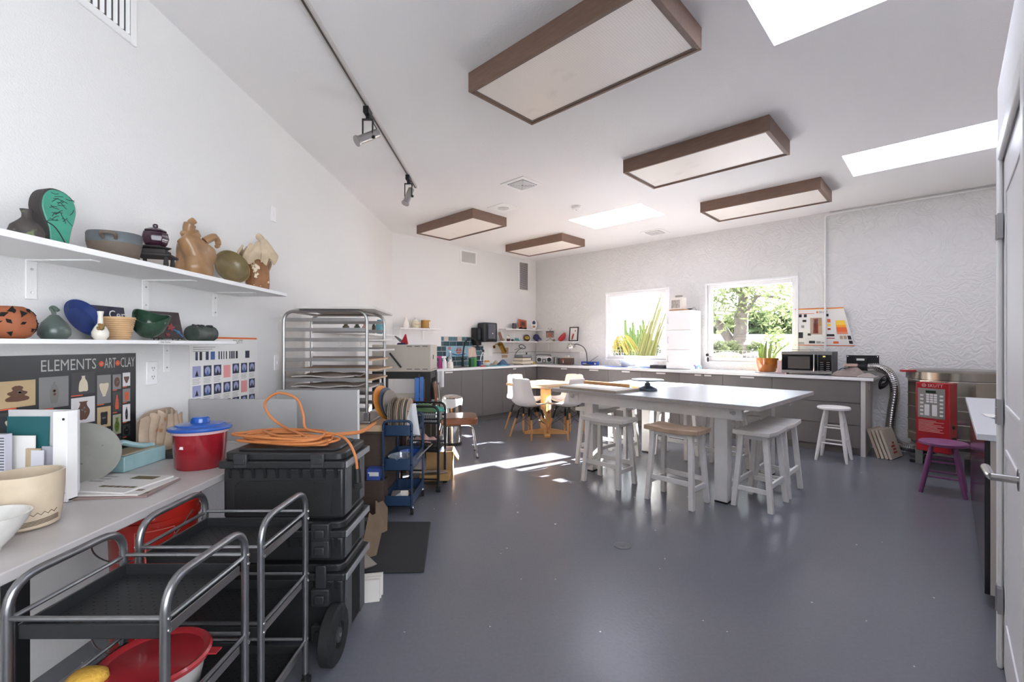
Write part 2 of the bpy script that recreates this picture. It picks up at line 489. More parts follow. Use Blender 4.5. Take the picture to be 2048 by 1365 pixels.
mb.bb((a, -VR-.1, c), (a+f, -VR-.03, d)); mb.bb((b-f, -VR-.1, c), (b, -VR-.03, d)); mb.bb((a, -VR-.1, c), (b, -VR-.03, c+f)); mb.bb((a, -VR-.1, d-f), (b, -VR-.03, d))
mb.build('window_frame', vinyl, r)
mb = MB(); mb.T = BM; mb.bb((a+f, -VR-.07, c+f), (b-f, -VR-.064, d-f)); mb.build('pane', pane, r)

# ---- cove line / conduit on the textured wall
mb = MB(); mb.T = WM
mb.tube(rpath([(7.0, -.021, 3.018), (5.085, -.021, 3.018), (5.085, -.021, .93)], .07), .0115, n=10)
tag(mb.build('electrical_conduit', white), 'white painted conduit bending down the textured wall past the wall chart', 'conduit')

# ================================================================ CEILING FIXTURES
walnut = mat('fixture_walnut', '#8B7060', .5, wood=('#6E5547', (1.2, 14, 14)), bump=.05, bs=60)
def diffuser_mat():
    m = bpy.data.materials.new('prismatic_acrylic'); m.use_nodes = True
    nt = m.node_tree; N = nt.nodes; L = nt.links; b = N['Principled BSDF']
    b.inputs['Roughness'].default_value = .35
    tc = N.new('ShaderNodeTexCoord'); mp = N.new('ShaderNodeMapping'); mp.inputs['Rotation'].default_value = (0, 0, R(45))
    L.new(tc.outputs['Object'], mp.inputs['Vector'])
    ck = N.new('ShaderNodeTexChecker'); ck.inputs['Scale'].default_value = 95
    ck.inputs['Color1'].default_value = lin('#F7EEE6'); ck.inputs['Color2'].default_value = lin('#EFE4DA')
    L.new(mp.outputs['Vector'], ck.inputs['Vector'])
    n = N.new('ShaderNodeTexNoise'); n.inputs['Scale'].default_value = 2.3; n.inputs['Detail'].default_value = 5
    L.new(tc.outputs['Object'], n.inputs['Vector'])
    rp = N.new('ShaderNodeMapRange'); rp.inputs[1].default_value = .62; rp.inputs[2].default_value = .8; rp.inputs[4].default_value = .5
    L.new(n.outputs['Fac'], rp.inputs[0])
    mx = N.new('ShaderNodeMix'); mx.data_type = 'RGBA'; L.new(rp.outputs[0], mx.inputs['Factor'])
    L.new(ck.outputs[0], mx.inputs['A']); mx.inputs['B'].default_value = lin('#A59A92')
    L.new(mx.outputs['Result'], b.inputs['Base Color'])
    bp = N.new('ShaderNodeBump'); bp.inputs['Strength'].default_value = .3; bp.inputs['Distance'].default_value = .004
    L.new(ck.outputs['Fac'], bp.inputs['Height']); L.new(bp.outputs['Normal'], b.inputs['Normal'])
    return m
dif = diffuser_mat()
LIGHTS = [(4.66, 5.02, 'largest wood framed ceiling light, nearest the camera, with stained lens'),
          (4.66, 3.09, 'wood framed ceiling light second from the front in the row of three'),
          (4.68, 1.285, 'wood framed ceiling light nearest the textured wall, in the row of three'),
          (1.24, 3.08, 'wood framed ceiling light above the sheet pan rack beside the speaker grille'),
          (1.27, 1.25, 'wood framed ceiling light nearest the far corner, above the sink counter')]
for i, (u, v, lab) in enumerate(LIGHTS):
    if i == 0:
        t0 = thing('ceiling_light', lab, 'ceiling light', Wp(u, v, ZC), RZW, 'wood framed ceiling lights')
        mb = MB(); w, d, h = 1.25/2, .62/2, .125
        mb.bb((-w, -d, -h), (w, -d+.02, 0)); mb.bb((-w, d-.02, -h), (w, d, 0)); mb.bb((-w, -d+.02, -h), (-w+.02, d-.02, 0)); mb.bb((w-.02, -d+.02, -h), (w, d-.02, 0))
        mb.build('frame', walnut, t0, bev=.003)
        mb = MB(); mb.bb((-w+.034, -d+.034, -h+.012), (w-.034, d-.034, -h+.018)); mb.build('diffuser', dif, t0)
        mb = MB()
        for s in (-1, 1):
            mb.bb((-w+.02, s*(d-.02), -h+.008), (w-.02, s*(d-.036), -h+.022)); mb.bb((s*(w-.02), -d+.036, -h+.008), (s*(w-.036), d-.036, -h+.022))
        mb.build('retaining_trim', mat('fixture_trim', '#7A675C', .5), t0)
        t0.location = Wp(u, v, ZC)
    else: dup(t0, Wp(u, v, ZC), None, lab)

# track with two spot heads
mb = MB(); mb.bb((-.018, 1.6, -.028), (.018, 5.03, 0)); mb.bb((-.005, 1.6, -.031), (.005, 5.03, -.026), mi=1)
tr = thing('track_rail', 'long grey lighting track screwed to the ceiling along the left wall', 'track', (-1.04, 0, ZC))
mb2 = MB(); mb2.bb((-.018, 1.6, -.026), (.018, 5.03, 0)); mb2.build('rail', mat('track_grey', '#BDB7B3', .45), tr)
mb2 = MB(); mb2.bb((-.006, 1.6, -.029), (.006, 5.03, -.026)); mb2.build('conductor_slot', mat('slot_dark', '#47403C', .5), tr)
mb2 = MB(); mb2.bb((-.022, 5.02, -.03), (.022, 5.05, 0)); mb2.build('end_cap', white, tr)
def spot(y, ax, lab):
    t = thing('track_spotlight', lab, 'spotlight', (-1.04, y, ZC-.029), 0, 'spotlights on the ceiling track')
    mb = MB(); mb.bb((-.02, -.05, -.05), (.02, .05, 0)); mb.cyl((0, 0, -.05), (0, 0, -.075), .014); mb.build('track_adapter', blackmetal, t, bev=.004)
    mb = MB()
    for s in (-1, 1): mb.bb((s*.036-.003, -.011, -.215), (s*.036+.003, .011, -.075))
    mb.bb((-.039, -.011, -.082), (.039, .011, -.075)); mb.build('yoke', blackmetal, t)
    A = Vector(ax).normalized(); c = Vector((0, 0, -.205))
    mb = MB(); mb.cyl(c-A*.09, c+A*.075, .031, n=20); mb.cyl(c+A*.075, c+A*.085, .031, .036, n=20); mb.cyl(c+A*.085, c+A*.098, .039, n=20)
    mb.build('lamp_head', alum, t)
    mb = MB(); mb.tube(spline([(0, .02, -.05), (.03, .05, -.07), (.04, .0, -.1), c-A*.095+Vector((0, 0, .01))], 6), .0035, n=6)
    mb.build('flex_cord', black, t)
    mb = MB(); mb.cyl(c+Vector((.03, 0, -.0)), c+Vector((.052, 0, 0)), .012, n=10); mb.build('knob', black, t)
spot(3.33, (-.75, -.55, -.6), 'brushed spotlight on the ceiling track, the nearer and larger of two')
spot(4.66, (-.25, -.35, -.9), 'brushed spotlight near the far end of the ceiling track, smaller of two')

# ceiling vents, speaker, smoke detector, wall grilles
grille_dark = mat('grille_dark', '#5F5A58', .7)
def diffuser_vent(u, v, lab):
    t = thing('ceiling_vent', lab, 'vent', Wp(u, v, ZC), RZW, 'ceiling air diffusers')
    mb = MB(); s = .17
    mb.bb((-s, -s, -.008), (s, s, 0)); mb.build('face_plate', white, t, bev=.003)
    mb = MB(); mb.bb((-.115, -.115, -.0095), (.115, .115, -.008)); mb.build('opening', grille_dark, t)
    mb = MB()
    for q in range(4):
        M = Matrix.Rotation(q*PI/2, 4, 'Z')
        for k in range(5):
            y = .02+k*.02; mb.bb((-y, y, -.02), (y, y+.009, -.0095), M=M)
    mb.build('louvre', white, t)
diffuser_vent(2.91, 3.59, 'square white louvred air diffuser in the ceiling beside the speaker grille')
diffuser_vent(2.96, .58, 'small louvred air diffuser in the ceiling close to the textured wall')
t = thing('ceiling_speaker', 'flush square speaker grille in the ceiling between light and air diffuser', 'speaker', Wp(2.15, 3.12, ZC), RZW)
mb = MB(); mb.bb((-.15, -.15, -.006), (.15, .15, 0)); mb.build('face_plate', white, t, bev=.002)
mb = MB(); mb.cyl((0, 0, -.006), (0, 0, -.011), .07, n=24); mb.build('speaker_mesh', mat('mesh_grey', '#C9C6C4', .6), t)
t = thing('smoke_detector', 'round white smoke detector on the ceiling', 'smoke detector', Wp(2.86, 2.52, ZC))
mb = MB(); mb.lathe([(0, -.045), (.04, -.045), (.058, -.03), (.06, -.014), (.065, -.012), (.065, 0), (0, 0)], 24); mb.build('body', white, t)
mb = MB(); mb.cyl((0, 0, -.05), (0, 0, -.045), .012); mb.build('test_button', mat('mesh_grey'  , '#C9C6C4', .6), t)
def wall_grille(P, rz, w, h, lab, vertical, n):
    t = thing('wall_vent', lab, 'vent', P, rz)
    mb = MB(); f = .035
    mb.bb((-w/2, -.012, -h/2), (-w/2+f, 0, h/2)); mb.bb((w/2-f, -.012, -h/2), (w/2, 0, h/2)); mb.bb((-w/2+f, -.012, -h/2), (w/2-f, 0, -h/2+f)); mb.bb((-w/2+f, -.012, h/2-f), (w/2-f, 0, h/2))
    mb.build('frame', white, t, bev=.003)
    mb = MB(); mb.bb((-w/2+f, -.003, -h/2+f), (w/2-f, -.0005, h/2-f)); mb.build('duct_opening', grille_dark, t)
    mb = MB()
    for k in range(n):
        q = (k+.5)/n
        if vertical: x = -w/2+f+q*(w-2*f); mb.box((x, -.009, 0), (.0045, .016, h-2*f), rz=R(25))
        else:
            z = -h/2+f+q*(h-2*f); mb.add([(-w/2+f, -.012, z-.004), (w/2-f, -.012, z-.004), (w/2-f, -.003, z+.006), (-w/2+f, -.003, z+.006)], [(0, 1, 2, 3)])
    mb.build('louvre', white, t)
wall_grille(Bp(1.56, 0, 2.87), RZB, .40, .26, 'small wall vent with upright slats high on the back wall', True, 14)
wall_grille(Bp(3.04, 0, 2.69), RZB, .32, .62, 'tall narrow wall grille with level slats by the far corner', False, 26)
wall_grille(Lp(1.93, 0, 2.955-.02), RZL, .62, .36, 'large supply vent with upright slats high on the left wall, above the shelves', True, 16)
# outlets
def outlet(P, rz, lab, w=.072, h=.118, kind='duplex'):
    t = thing('wall_outlet' if kind == 'duplex' else 'wall_plate', lab, 'outlet', P, rz)
    mb = MB(); mb.bb((-w/2, -.007, -h/2), (w/2, 0, h/2)); mb.build('cover_plate', whiteplastic, t, bev=.003)
    dk = mat('slot_black', '#3A3836', .6)
    if kind == 'duplex':
        for s in (-1, 1):
            mb = MB(); mb.prism(rrect(.034, .03, .012), 0, .003, M=Matrix.Translation((0, -.007, s*.022)) @ UP); r_ = mb.build('receptacle', whiteplastic, t)
            mb = MB()
            for x in (-.007, .007): mb.bb((x-.0012, -.0112, s*.022), (x+.0012, -.0098, s*.022+.009))
            mb.cyl((0, -.0098, s*.022-.007), (0, -.0112, s*.022-.007), .0025, n=8); mb.build('slot', dk, r_)
    else:
        mb = MB(); mb.bb((-.006, -.013, -.012), (.006, -.007, .012)); mb.build('toggle', whiteplastic, t)
outlet(Lp(2.341, 0, 1.152), RZL, 'white duplex outlet on the left wall beside the pottery poster')
outlet(Lp(3.537, 0, 2.31), RZL, 'small white wall plate high on the left wall past the shelf end', kind='plate')
outlet(Lp(3.59, 0, 1.155), RZL, 'white wall plate low on the left wall behind the sheet pan rack', kind='plate')
outlet(Bp(2.1, 0, 1.155), RZB, 'white wall box by the brass lamp on the back wall', .11, .17, 'plate')
outlet(Wp(1.185, 0, 1.095), RZW, 'white outlet on the textured wall with desk lamp cord plugged in', .11, .125)
# floor cleanout
mb = MB(); mb.cyl((0, 0, 0), (0, 0, .003), .055, n=28); mb.cyl((0, 0, .003), (0, 0, .0045), .02, n=16)
t = mb.build('floor_cleanout', mat('cleanout', '#66666A', .35, .2), None, onz(1245, 1092, 0)); tag(t, 'round cleanout cover set in the open grey floor', 'floor cover')
# ================================================================ LEFT WALL: SHELVES, POTTERY, WORKTOP
US, LS, WT_Z = 1.645, 1.318, .74
def wall_shelf(lab, y0, y1, ztop, depth, th, brs, brd, tagtext=None):
    t = thing('wall_shelf', lab, 'shelf', Lp((y0+y1)/2, 0, ztop), RZL, 'white bracketed shelves on the left wall')
    w = (y1-y0)/2
    mb = MB(); mb.bb((-w, -depth, -th), (w, -.001, 0)); mb.build('board', white, t, bev=.002)
    for y in brs:
        x = y-(y0+y1)/2
        mb = MB(); mb.bb((x-.02, -.006, -th-.15), (x+.02, -.0005, -th)); mb.bb((x-.02, -brd, -th-.005), (x+.02, -.006, -th))
        b = mb.build('bracket', white, t, bev=.001)
        for z in (-.035, -.125): MB().cyl((x, -.006, -th+z), (x, -.0085, -th+z), .005, n=10).build('screw', steel, b)
    return t
wall_shelf('long upper white wall shelf carrying the tall pottery', .75, 3.09, US, .33, .022, (1.753, 2.30, 2.84), .25)
t = wall_shelf('shorter lower white wall shelf carrying the carved pumpkin', .75, 2.65, LS, .25, .017, (1.30, 2.44), .2)
mb = MB(); x = 2.115-1.70
mb.bb((x-.05, -.2515, -.0165), (x+.05, -.2505, .0))
mb.text('Oak Skylite', .013, Matrix.Translation((x-.04, -.2519, -.012)) @ UP, 1)
mb.build('shelf_tag', [paper, ink], t)

def spin(n0, lab, cat, u, v, z, parts, group=None, rz=0, sc=1):
    """thing made of lathe parts: (part name, material, profile, kwargs)"""
    if len(parts) == 1:
        pn, m, prof, kw = parts[0]; mb = MB(); mb.lathe(prof, **kw)
        o = mb.build(n0, m, None, Lp(u, v, z), rz); return tag(o, lab, cat, group)
    t = thing(n0, lab, cat, Lp(u, v, z), rz, group)
    for pn, m, prof, kw in parts:
        mb = MB(); mb.lathe(prof, **kw); mb.build(pn, m, t)
    return t
def wall_(r, zs, th=.006): pass
def vessel(out, th=.006, floor_=.008):
    """outer profile (r,z) bottom->rim ; returns closed profile with an inner wall"""
    inn = [(max(r-th, .002), max(z, out[0][1]+floor_)) for r, z in reversed(out)]
    return [(0, out[0][1])]+out+inn+[(0, out[0][1]+floor_)]

stone_dark = mat('clay_speckled_brown', '#4A4340', .6, var=.5, vs=30, bump=.15, bs=60, speck=('#6E7A52', 22, .6))
teal = mat('glaze_teal_green', '#3F8F78', .28, var=.25, vs=14)
darkclay = mat('clay_dark_raw', '#3A3534', .75, var=.3, bump=.2, bs=80)
# 1 squat bottle
spin('bottle_vase', 'squat dark speckled bottle vase at the left end of the upper shelf', 'vase', 1.56, .19, US,
     [('body', stone_dark, vessel([(.026, 0), (.043, .018), (.046, .038), (.040, .058), (.020, .078), (.0125, .088), (.012, .100), (.017, .115)], .004), dict(n=28))])
# 2 pear-shaped green slab vase
t = thing('slab_vase', 'pear shaped slab vase with teal face and black brushwork on the upper shelf', 'vase', Lp(1.70, .13, US), RZL)
pear = [(.0, 0), (.03, 0), (.042, .03), (.052, .08), (.066, .13), (.070, .165), (.060, .2), (.035, .222), (0, .23), (-.03, .224), (-.052, .2), (-.06, .16), (-.05, .12), (-.034, .08), (-.03, .04), (-.03, 0)]
pear = [(p.x*.86, p.y) for p in spline([(a, b, 0) for a, b in pear[1:]], 3)]
mb = MB(); mb.prism(pear, -.028, .035, M=UP); mb.build('body', darkclay, t, bev=.006)
mb = MB(); mb.prism([(x*.93, .115+(y-.115)*.95) for x, y in pear], .0352, .041, M=UP); f_ = mb.build('glazed_face', teal, t, bev=.003)
mb = MB(); rnd = random.Random(3)
for k in range(26):
    x = rnd.uniform(-.03, .045); z = rnd.uniform(.10, .21); a = rnd.uniform(-1, 1)
    pts = [Vector((x+.012*q*math.cos(a)+rnd.uniform(-.003, .003), -.0413, z+.012*q*math.sin(a)+rnd.uniform(-.004, .004))) for q in (-1, 0, 1)]
    mb.tube(pts, .0011, n=5)
mb.tube(spline([(-.035, -.0413, .10), (-.01, -.0413, .085), (.015, -.0413, .045), (.03, -.0413, .01)], 6), .002, n=5)
mb.build('brushwork', ink, f_)
t.rotation_euler = (0, 0, RZL-R(14))
# 3 wide bowl with lug
greyglaze = mat('glaze_slate_rim', '#5A5F62', .45, var=.2); brownclay = mat('clay_brown', '#6B5D52', .65, var=.25, bump=.15, bs=90)
t = thing('stoneware_bowl', 'wide brown bowl with slate grey rim and lug handle on the upper shelf', 'bowl', Lp(1.93, .17, US))
def oval(a, r, z): return r*(1+.12*math.cos(2*a)), z
mb = MB(); mb.lathe(vessel([(.052, 0), (.073, .03), (.080, .066), (.082, .085)], .007), n=36, fn=oval); mb.build('body', brownclay, t)
mb = MB(); mb.lathe([(.0825, .078), (.0835, .115), (.080, .122), (.075, .115), (.075, .078), (.0825, .078)], n=36, fn=oval); mb.build('rim_band', greyglaze, t)
mb = MB(); mb.tube(spline([(-.02, -.074, .09), (-.022, -.098, .104), (0, -.104, .108), (.022, -.098, .104), (.02, -.074, .09)], 5), .0065, n=8); mb.build('handle', brownclay, t)
t.rotation_euler = (0, 0, R(28))
# 4 lidded plum jar on its own footed slab
plum = mat('glaze_plum', '#3A1D2C', .18, var=.35, vs=20, coat=.4)
t = thing('lidded_jar', 'small faceted plum lidded jar on a stepped slab stand on the upper shelf', 'jar', Lp(2.15, .17, US), R(20))
mb = MB(); mb.lathe(vessel([(.033, .11), (.047, .125), (.055, .15), (.05, .178), (.041, .184)], .005), n=8); mb.build('body', plum, t, bev=.002)
mb = MB(); mb.lathe([(0, .186), (.046, .184), (.044, .19), (.026, .2), (.010, .206), (.012, .213), (.008, .221), (0, .222)], n=8); mb.build('lid', plum, t, bev=.002)
mb = MB(); mb.lathe([(0, .098), (.034, .098), (.062, .106), (.066, .112), (.034, .108), (0, .108)], n=6); mb.build('saucer', darkclay, t, bev=.002)
mb = MB(); mb.bb((-.075, -.062, .064), (.075, .062, .076)); mb.bb((-.05, -.045, .076), (.05, .045, .0985)); mb.build('slab', darkclay, t, bev=.004)
for sx, sy in ((-1, -1), (1, -1), (1, 1), (-1, 1)):
    mb = MB(); mb.lathe([(0, 0), (.009, 0), (.011, .03), (.008, .064), (0, .064)], 10, (sx*.055, sy*.043, 0)); mb.build('foot', darkclay, t)
# 5 torso sculpture
torso_m = mat('clay_honey', '#A07A55', .38, var=.35, vs=12, coat=.15, bump=.1, bs=30)
t = thing('torso_sculpture', 'honey coloured hand built torso sculpture with twisted neck on the upper shelf', 'sculpture', Lp(2.415, .18, US), RZL)
mb = MB()
def tors(u, v):
    a = 2*PI*u; z = .235*v
    base = [(0, .108), (.2, .122), (.42, .105), (.62, .108), (.8, .10), (.93, .052), (1, .018)]
    for (p, r0), (q, r1) in zip(base, base[1:]):
        if v <= q: r = r0+(r1-r0)*(v-p)/(q-p); break
    r *= 1+.13*math.sin(3*a+5*v)+.09*math.sin(2*a-3*v)+.03*math.sin(7*a+9*v)
    dx = -.035*max(0, v-.6)/.4
    return (dx+r*math.cos(a), r*.62*math.sin(a), z+.02*math.sin(a*2)*v)
mb.surf(tors, 40, 24); mb.build('body', torso_m, t, ang=60)
mb = MB(); mb.tube(spline([(-.03, 0, .21), (-.055, 0, .245), (-.058, -.01, .28), (-.045, -.02, .298)], 6), [.042]*6+[.028]*6+[.017]*7, n=12); mb.build('neck', torso_m, t)
mb = MB(); mb.tube(spline([(.02, -.03, .205), (.055, -.055, .235), (.082, -.06, .222), (.086, -.06, .196), (.07, -.062, .188)], 6), [.02]*8+[.015]*9+[.011]*8, n=10)
mb.tube(spline([(.05, -.03, .23), (.075, -.045, .25), (.1, -.05, .24)], 6), .008, n=8); mb.build('scroll', torso_m, t)
# 6 leaning bowl
olive = mat('glaze_olive_tan', '#857452', .3, var=.3, vs=16)
t = spin('leaning_bowl', 'shallow olive tan bowl tipped up against the wall behind the torso', 'bowl', 2.80, .10, US, [('b', olive, vessel([(.03, 0), (.065, .014), (.092, .04), (.105, .07)], .005), dict(n=36))])
t.rotation_euler = (0, R(72), R(-28)); t.location.z += .106
# 7 torn slab tower
tornl = mat('clay_torn_cream', '#CDB89B', .6, var=.25, vs=18, bump=.35, bs=40); tornd = mat('clay_rust', '#9A6A45', .6, var=.45, vs=14, speck=('#D9C7AC', 26, .6), bump=.3, bs=50)
t = thing('torn_slab_vase', 'tall vase of torn cream slabs over a rust cylinder at the shelf end', 'sculpture', Lp(2.965, .2, US), RZL)
mb = MB()
mb.lathe(vessel([(.062, 0), (.066, .05), (.064, .12), (.06, .18), (.055, .22)], .006), n=24, fn=lambda a, r, z: (r*(1+.05*math.sin(4*a)), z)); mb.build('cylinder', tornd, t)
rnd = random.Random(5)
for k in range(7):
    a0 = k*.9; zc = .19+.012*k
    def slab(u, v, a0=a0, zc=zc, k=k):
        a = a0+(u-.5)*1.35; r = .07+.022*math.sin(PI*v)+.014*(k % 3)
        z = zc+(v-.5)*.12+.018*math.sin(7*u+k); r *= 1-.55*max(0, v-.5)*(1 if k > 3 else .4)
        return (r*math.cos(a), r*math.sin(a), z)
    mb = MB(); mb.surf(slab, 10, 8, .006); mb.build('torn_slab', tornl, t, ang=60)
mb = MB(); mb.tube(spline([(-.01, -.045, .27), (-.005, -.03, .33), (.0, .0, .36), (.015, .01, .345)], 6), [.032]*6+[.02]*6+[.008]*7, n=10); mb.build('neck', tornl, t)
mb = MB(); mb.tube(arc((.012, -.02, .32), .03, R(20), R(150), 10), .004, n=6); mb.build('loop_handle', tornd, t)

# ---- lower shelf
orange = mat('terracotta', '#9C5938', .7, var=.2, vs=14, bump=.2, bs=50)
t = thing('pumpkin_lantern', 'carved terracotta pumpkin lantern at the left end of the lower shelf', 'lantern', Lp(1.57, .125, LS))
mb = MB(); mb.lathe(vessel([(.03, 0), (.046, .008), (.059, .03), (.063, .055), (.058, .082), (.045, .103), (.03, .112)], .005), n=40, fn=lambda a, r, z: (r*(1+.05*abs(math.sin(4.5*a))), z)); mb.build('body', orange, t, ang=60)
rnd = random.Random(2); dkh = mat('cut_dark', '#15110F', .9)
for k in range(42):
    a = k*2.399+rnd.uniform(-.2, .2); z = rnd.uniform(.016, .1)
    pr_ = [(.0, .03), (.008, .046), (.03, .059), (.055, .063), (.082, .058), (.103, .045), (.112, .03)]
    for (z0, r0), (z1, r1_) in zip(pr_, pr_[1:]):
        if z0 <= z <= z1: r = r0+(r1_-r0)*(z-z0)/(z1-z0); sl = math.atan2(r1_-r0, z1-z0)
    r *= 1+.05*abs(math.sin(4.5*a))
    M = Matrix.Rotation(a, 4, 'Z') @ Matrix.Translation((r, 0, z)) @ Matrix.Rotation(R(90)+sl, 4, 'Y') @ Matrix.Rotation(rnd.uniform(0, 6), 4, 'Z')
    s_ = rnd.uniform(.008, .014); pl = [(-s_, -s_*.6), (s_, -s_*.3), (s_*.2, s_)] if k % 2 else [(-s_, 0), (0, -s_*.6), (s_, 0), (0, s_*.6)]
    MB().prism(pl, -.012, .0014, M=M).build('carved_opening', dkh, t)

mb = MB(); rnd = random.Random(9)
for k in range(9):
    a = k*.7; mb.cyl((0, 0, .0), (.014*math.cos(a), .014*math.sin(a), .15+.01*math.sin(k*2)), .014, .004, 7)
o = mb.build('spiky_ornament', mat('glaze_slate_teal', '#4E6468', .4, var=.2), None, Lp(1.535, .045, LS)); tag(o, 'slate blue spiky ornament peeking above the carved pumpkin', 'ornament')
celad = mat('glaze_grey_green', '#55605A', .3, var=.35, vs=14, coat=.2)
t = spin('gourd_pot', 'grey green gourd shaped pot with curled stem beside the pumpkin', 'pot', 1.712, .13, LS, [
    ('body', celad, [(0, 0), (.03, 0), (.045, .02), (.046, .04), (.034, .065), (.018, .085), (.010, .094), (0, .096)], dict(n=30)),
    ])if False else thing('gourd_pot', 'grey green gourd shaped pot with curled stem beside the pumpkin', 'pot', Lp(1.715, .13, LS))
mb = MB(); mb.lathe([(0, 0), (.034, 0), (.046, .018), (.046, .038), (.036, .062), (.020, .082), (.012, .092), (0, .095)], 30); mb.build('body', celad, t)
mb = MB(); mb.tube(spline([(0, 0, .09), (-.004, 0, .105), (-.012, 0, .117), (-.002, 0, .121), (.014, 0, .108)], 6), .0065, n=8); mb.build('stem', celad, t)
blue = mat('glaze_cobalt', '#273C78', .2, var=.35, vs=10, coat=.3)
t = spin('leaning_dish', 'round cobalt blue dish leaning on the wall behind the bud vase', 'dish', 1.90, .05, LS, [('d', blue, vessel([(.035, 0), (.06, .008), (.085, .028)], .005), dict(n=40))])
t.rotation_euler = (0, R(64), 0); t.location.z += .08
mb = MB(); t = thing('booklet', 'dark blue booklet with white lettering tucked behind the blue dish', 'booklet', Lp(2.07, .035, LS), RZL)
mb.bb((-.085, -.004, 0), (.085, .004, .155)); mb.build('cover', mat('booklet_navy', '#20253A', .4), t)
mb = MB(); mb.text('Cera', .055, Matrix.Translation((.0, -.0046, .10)) @ UP, 0); mb.build('lettering', paper, t)
t.rotation_euler = (R(-8), 0, RZL)
t = thing('bud_vase', 'small white bud vase with a ceramic flower on its shoulder', 'vase', Lp(1.84, .19, LS))
mb = MB(); mb.lathe(vessel([(.018, 0), (.027, .014), (.028, .03), (.02, .05), (.0095, .066), (.008, .095), (.011, .115)], .003), n=26); mb.build('body', mat('glaze_cream', '#D9D2C6', .25, coat=.3), t)
mb = MB(); rnd = random.Random(4)
for k in range(14): mb.sph((.02+rnd.uniform(-.008, .008), -.02+rnd.uniform(-.006, .006), .05+rnd.uniform(-.011, .011)), .006, 8, 5, k % 2)
mb.build('flower', [mat('petal_ochre', '#8A6A3C', .6), mat('petal_green', '#5A5A38', .6)], t)
t = spin('ribbed_pot', 'straw coloured pot with coiled basket ribs on the lower shelf', 'pot', 1.985, .14, LS, [('b', mat('glaze_straw', '#C9A57C', .45, var=.15), vessel([(.036, 0)]+[(.038+.0009*k+.0035*(k % 2), .005+.0045*k) for k in range(20)]+[(.057, .1)], .005), dict(n=32))])
green = mat('glaze_forest', '#35503F', .22, var=.5, vs=16, coat=.3, speck=('#8FA89A', 30, .68))
t = spin('lobed_bowl', 'deep forest green bowl with a folded lobed rim, tilted forward', 'bowl', 2.165, .12, LS, [('b', green, vessel([(.035, 0), (.06, .03), (.07, .065), (.072, .1)], .007), dict(n=40, fn=lambda a, r, z: (r*(1+.07*math.sin(3*a)*z/.1), z+.012*math.sin(2*a+.6)*z/.1)))])
t.rotation_euler = (R(14), R(22), 0); t.location.z += .026
t = thing('relief_tile', 'dark relief tile with blue and red flowers on a small easel', 'tile', Lp(2.345, .085, LS), RZL, rot=(R(-16), 0, RZL-R(18)))
mb = MB(); mb.bb((-.08, -.006, .012), (.08, .006, .155)); mb.build('slab', mat('tile_umber', '#473B3A', .4, var=.3), t, bev=.002)
rt, bt = mat('glaze_red', '#8E3C3E', .35), mat('glaze_sky', '#3F6D98', .35)
for cx, cz, r_, m_ in ((.02, .07, .024, 0), (-.03, .055, .018, 0), (-.002, .03, .014, 0), (-.045, .125, .014, 1), (.055, .045, .012, 1)):
    mb = MB(); n_ = 20
    mb.prism([(cx+r_*(.72+.28*math.cos(5*q*2*PI/n_))*math.cos(q*2*PI/n_), cz+r_*(.72+.28*math.cos(5*q*2*PI/n_))*math.sin(q*2*PI/n_)) for q in range(n_)], .004, .010, M=UP); mb.build('relief_flower', (rt, bt)[m_], t, bev=.002)
for pts in ([(-.075, 0, .15), (-.05, 0, .13), (-.04, 0, .12)], [(.03, 0, .06), (.05, 0, .05), (.075, 0, .02)]): MB().tube([(p[0], -.0068, p[2]) for p in pts], .004, n=6).build('relief_stem', bt, t)

mb = MB()
for s in (-1, 1): mb.tube(spline([(s*.05, -.03, 0), (s*.05, -.012, .012), (s*.05, .0, .004), (s*.05, .03, 0), (s*.03, .03, .1)], 5), .002, n=6)
mb.build('easel', black, t)
t = thing('log_planter', 'rough dark green slab planter at the right end of the lower shelf', 'planter', Lp(2.575, .1, LS), RZL)
mb = MB()
def log(u, v):
    a = 2*PI*u; r = .045+.003*math.sin(5*a+9*v)
    return ((v-.5)*.165, r*.9*math.cos(a), .042+r*math.sin(a)*.92)
mb.surf(log, 24, 12)
mb.cyl((-.082, 0, .042), (-.079, 0, .042), .043, n=20); mb.cyl((.079, 0, .042), (.082, 0, .042), .043, n=20)
mb.build('body', mat('glaze_moss', '#4A534C', .4, var=.4, vs=20, bump=.3, bs=40), t, ang=50)
mb = MB(); rnd = random.Random(8)
for k in range(26): mb.sph((-.08+.16*k/25, rnd.uniform(-.012, .012), .085+rnd.uniform(-.002, .003)), (.005, .006, .005), 7, 5)
mb.build('rough_rim', darkclay, t)

# ---- posters
def pic(mb, x, z, w, h, mi, y=-.0016): mb.bb((x, y, z), (x+w, -.001, z+h), mi)
t = thing('pottery_poster', 'black pottery chart with rows of pot photos on the left wall above the worktop', 'poster', Lp(1.66, .002, .80), RZL)
pm_ = [mat('poster_black', '#1F1F22', .3), mat('poster_letter', '#B9B6B2', .5), mat('poster_orange', '#D8592F', .5)]
mb = MB(); mb.bb((-.45, -.001, 0), (.582, 0, .457)); mb.build('sheet', pm_[0], t)
mb = MB()
mb.text('ELEMENTS', .066, Matrix.Translation((.130, -.0014, .392)) @ UP, 0, sx=.80)
mb.text('ART', .066, Matrix.Translation((.408, -.0014, .392)) @ UP, 0, sx=.50); mb.text('CLAY', .066, Matrix.Translation((.494, -.0014, .392)) @ UP, 0, sx=.50)
for x in (.393, .478):
    mb.lathe([(0, 0), (.0125, 0), (.0125, .0006), (0, .0006)], 18, M=Matrix.Translation((x, -.0012, .412)) @ Matrix.Rotation(R(90), 4, 'X'), mi=1)
mb.text('of', .012, Matrix.Translation((.389, -.0021, .408)) @ UP, 0); mb.text('in', .012, Matrix.Translation((.474, -.0021, .408)) @ UP, 0)
mb.build('title', pm_[1:], t)
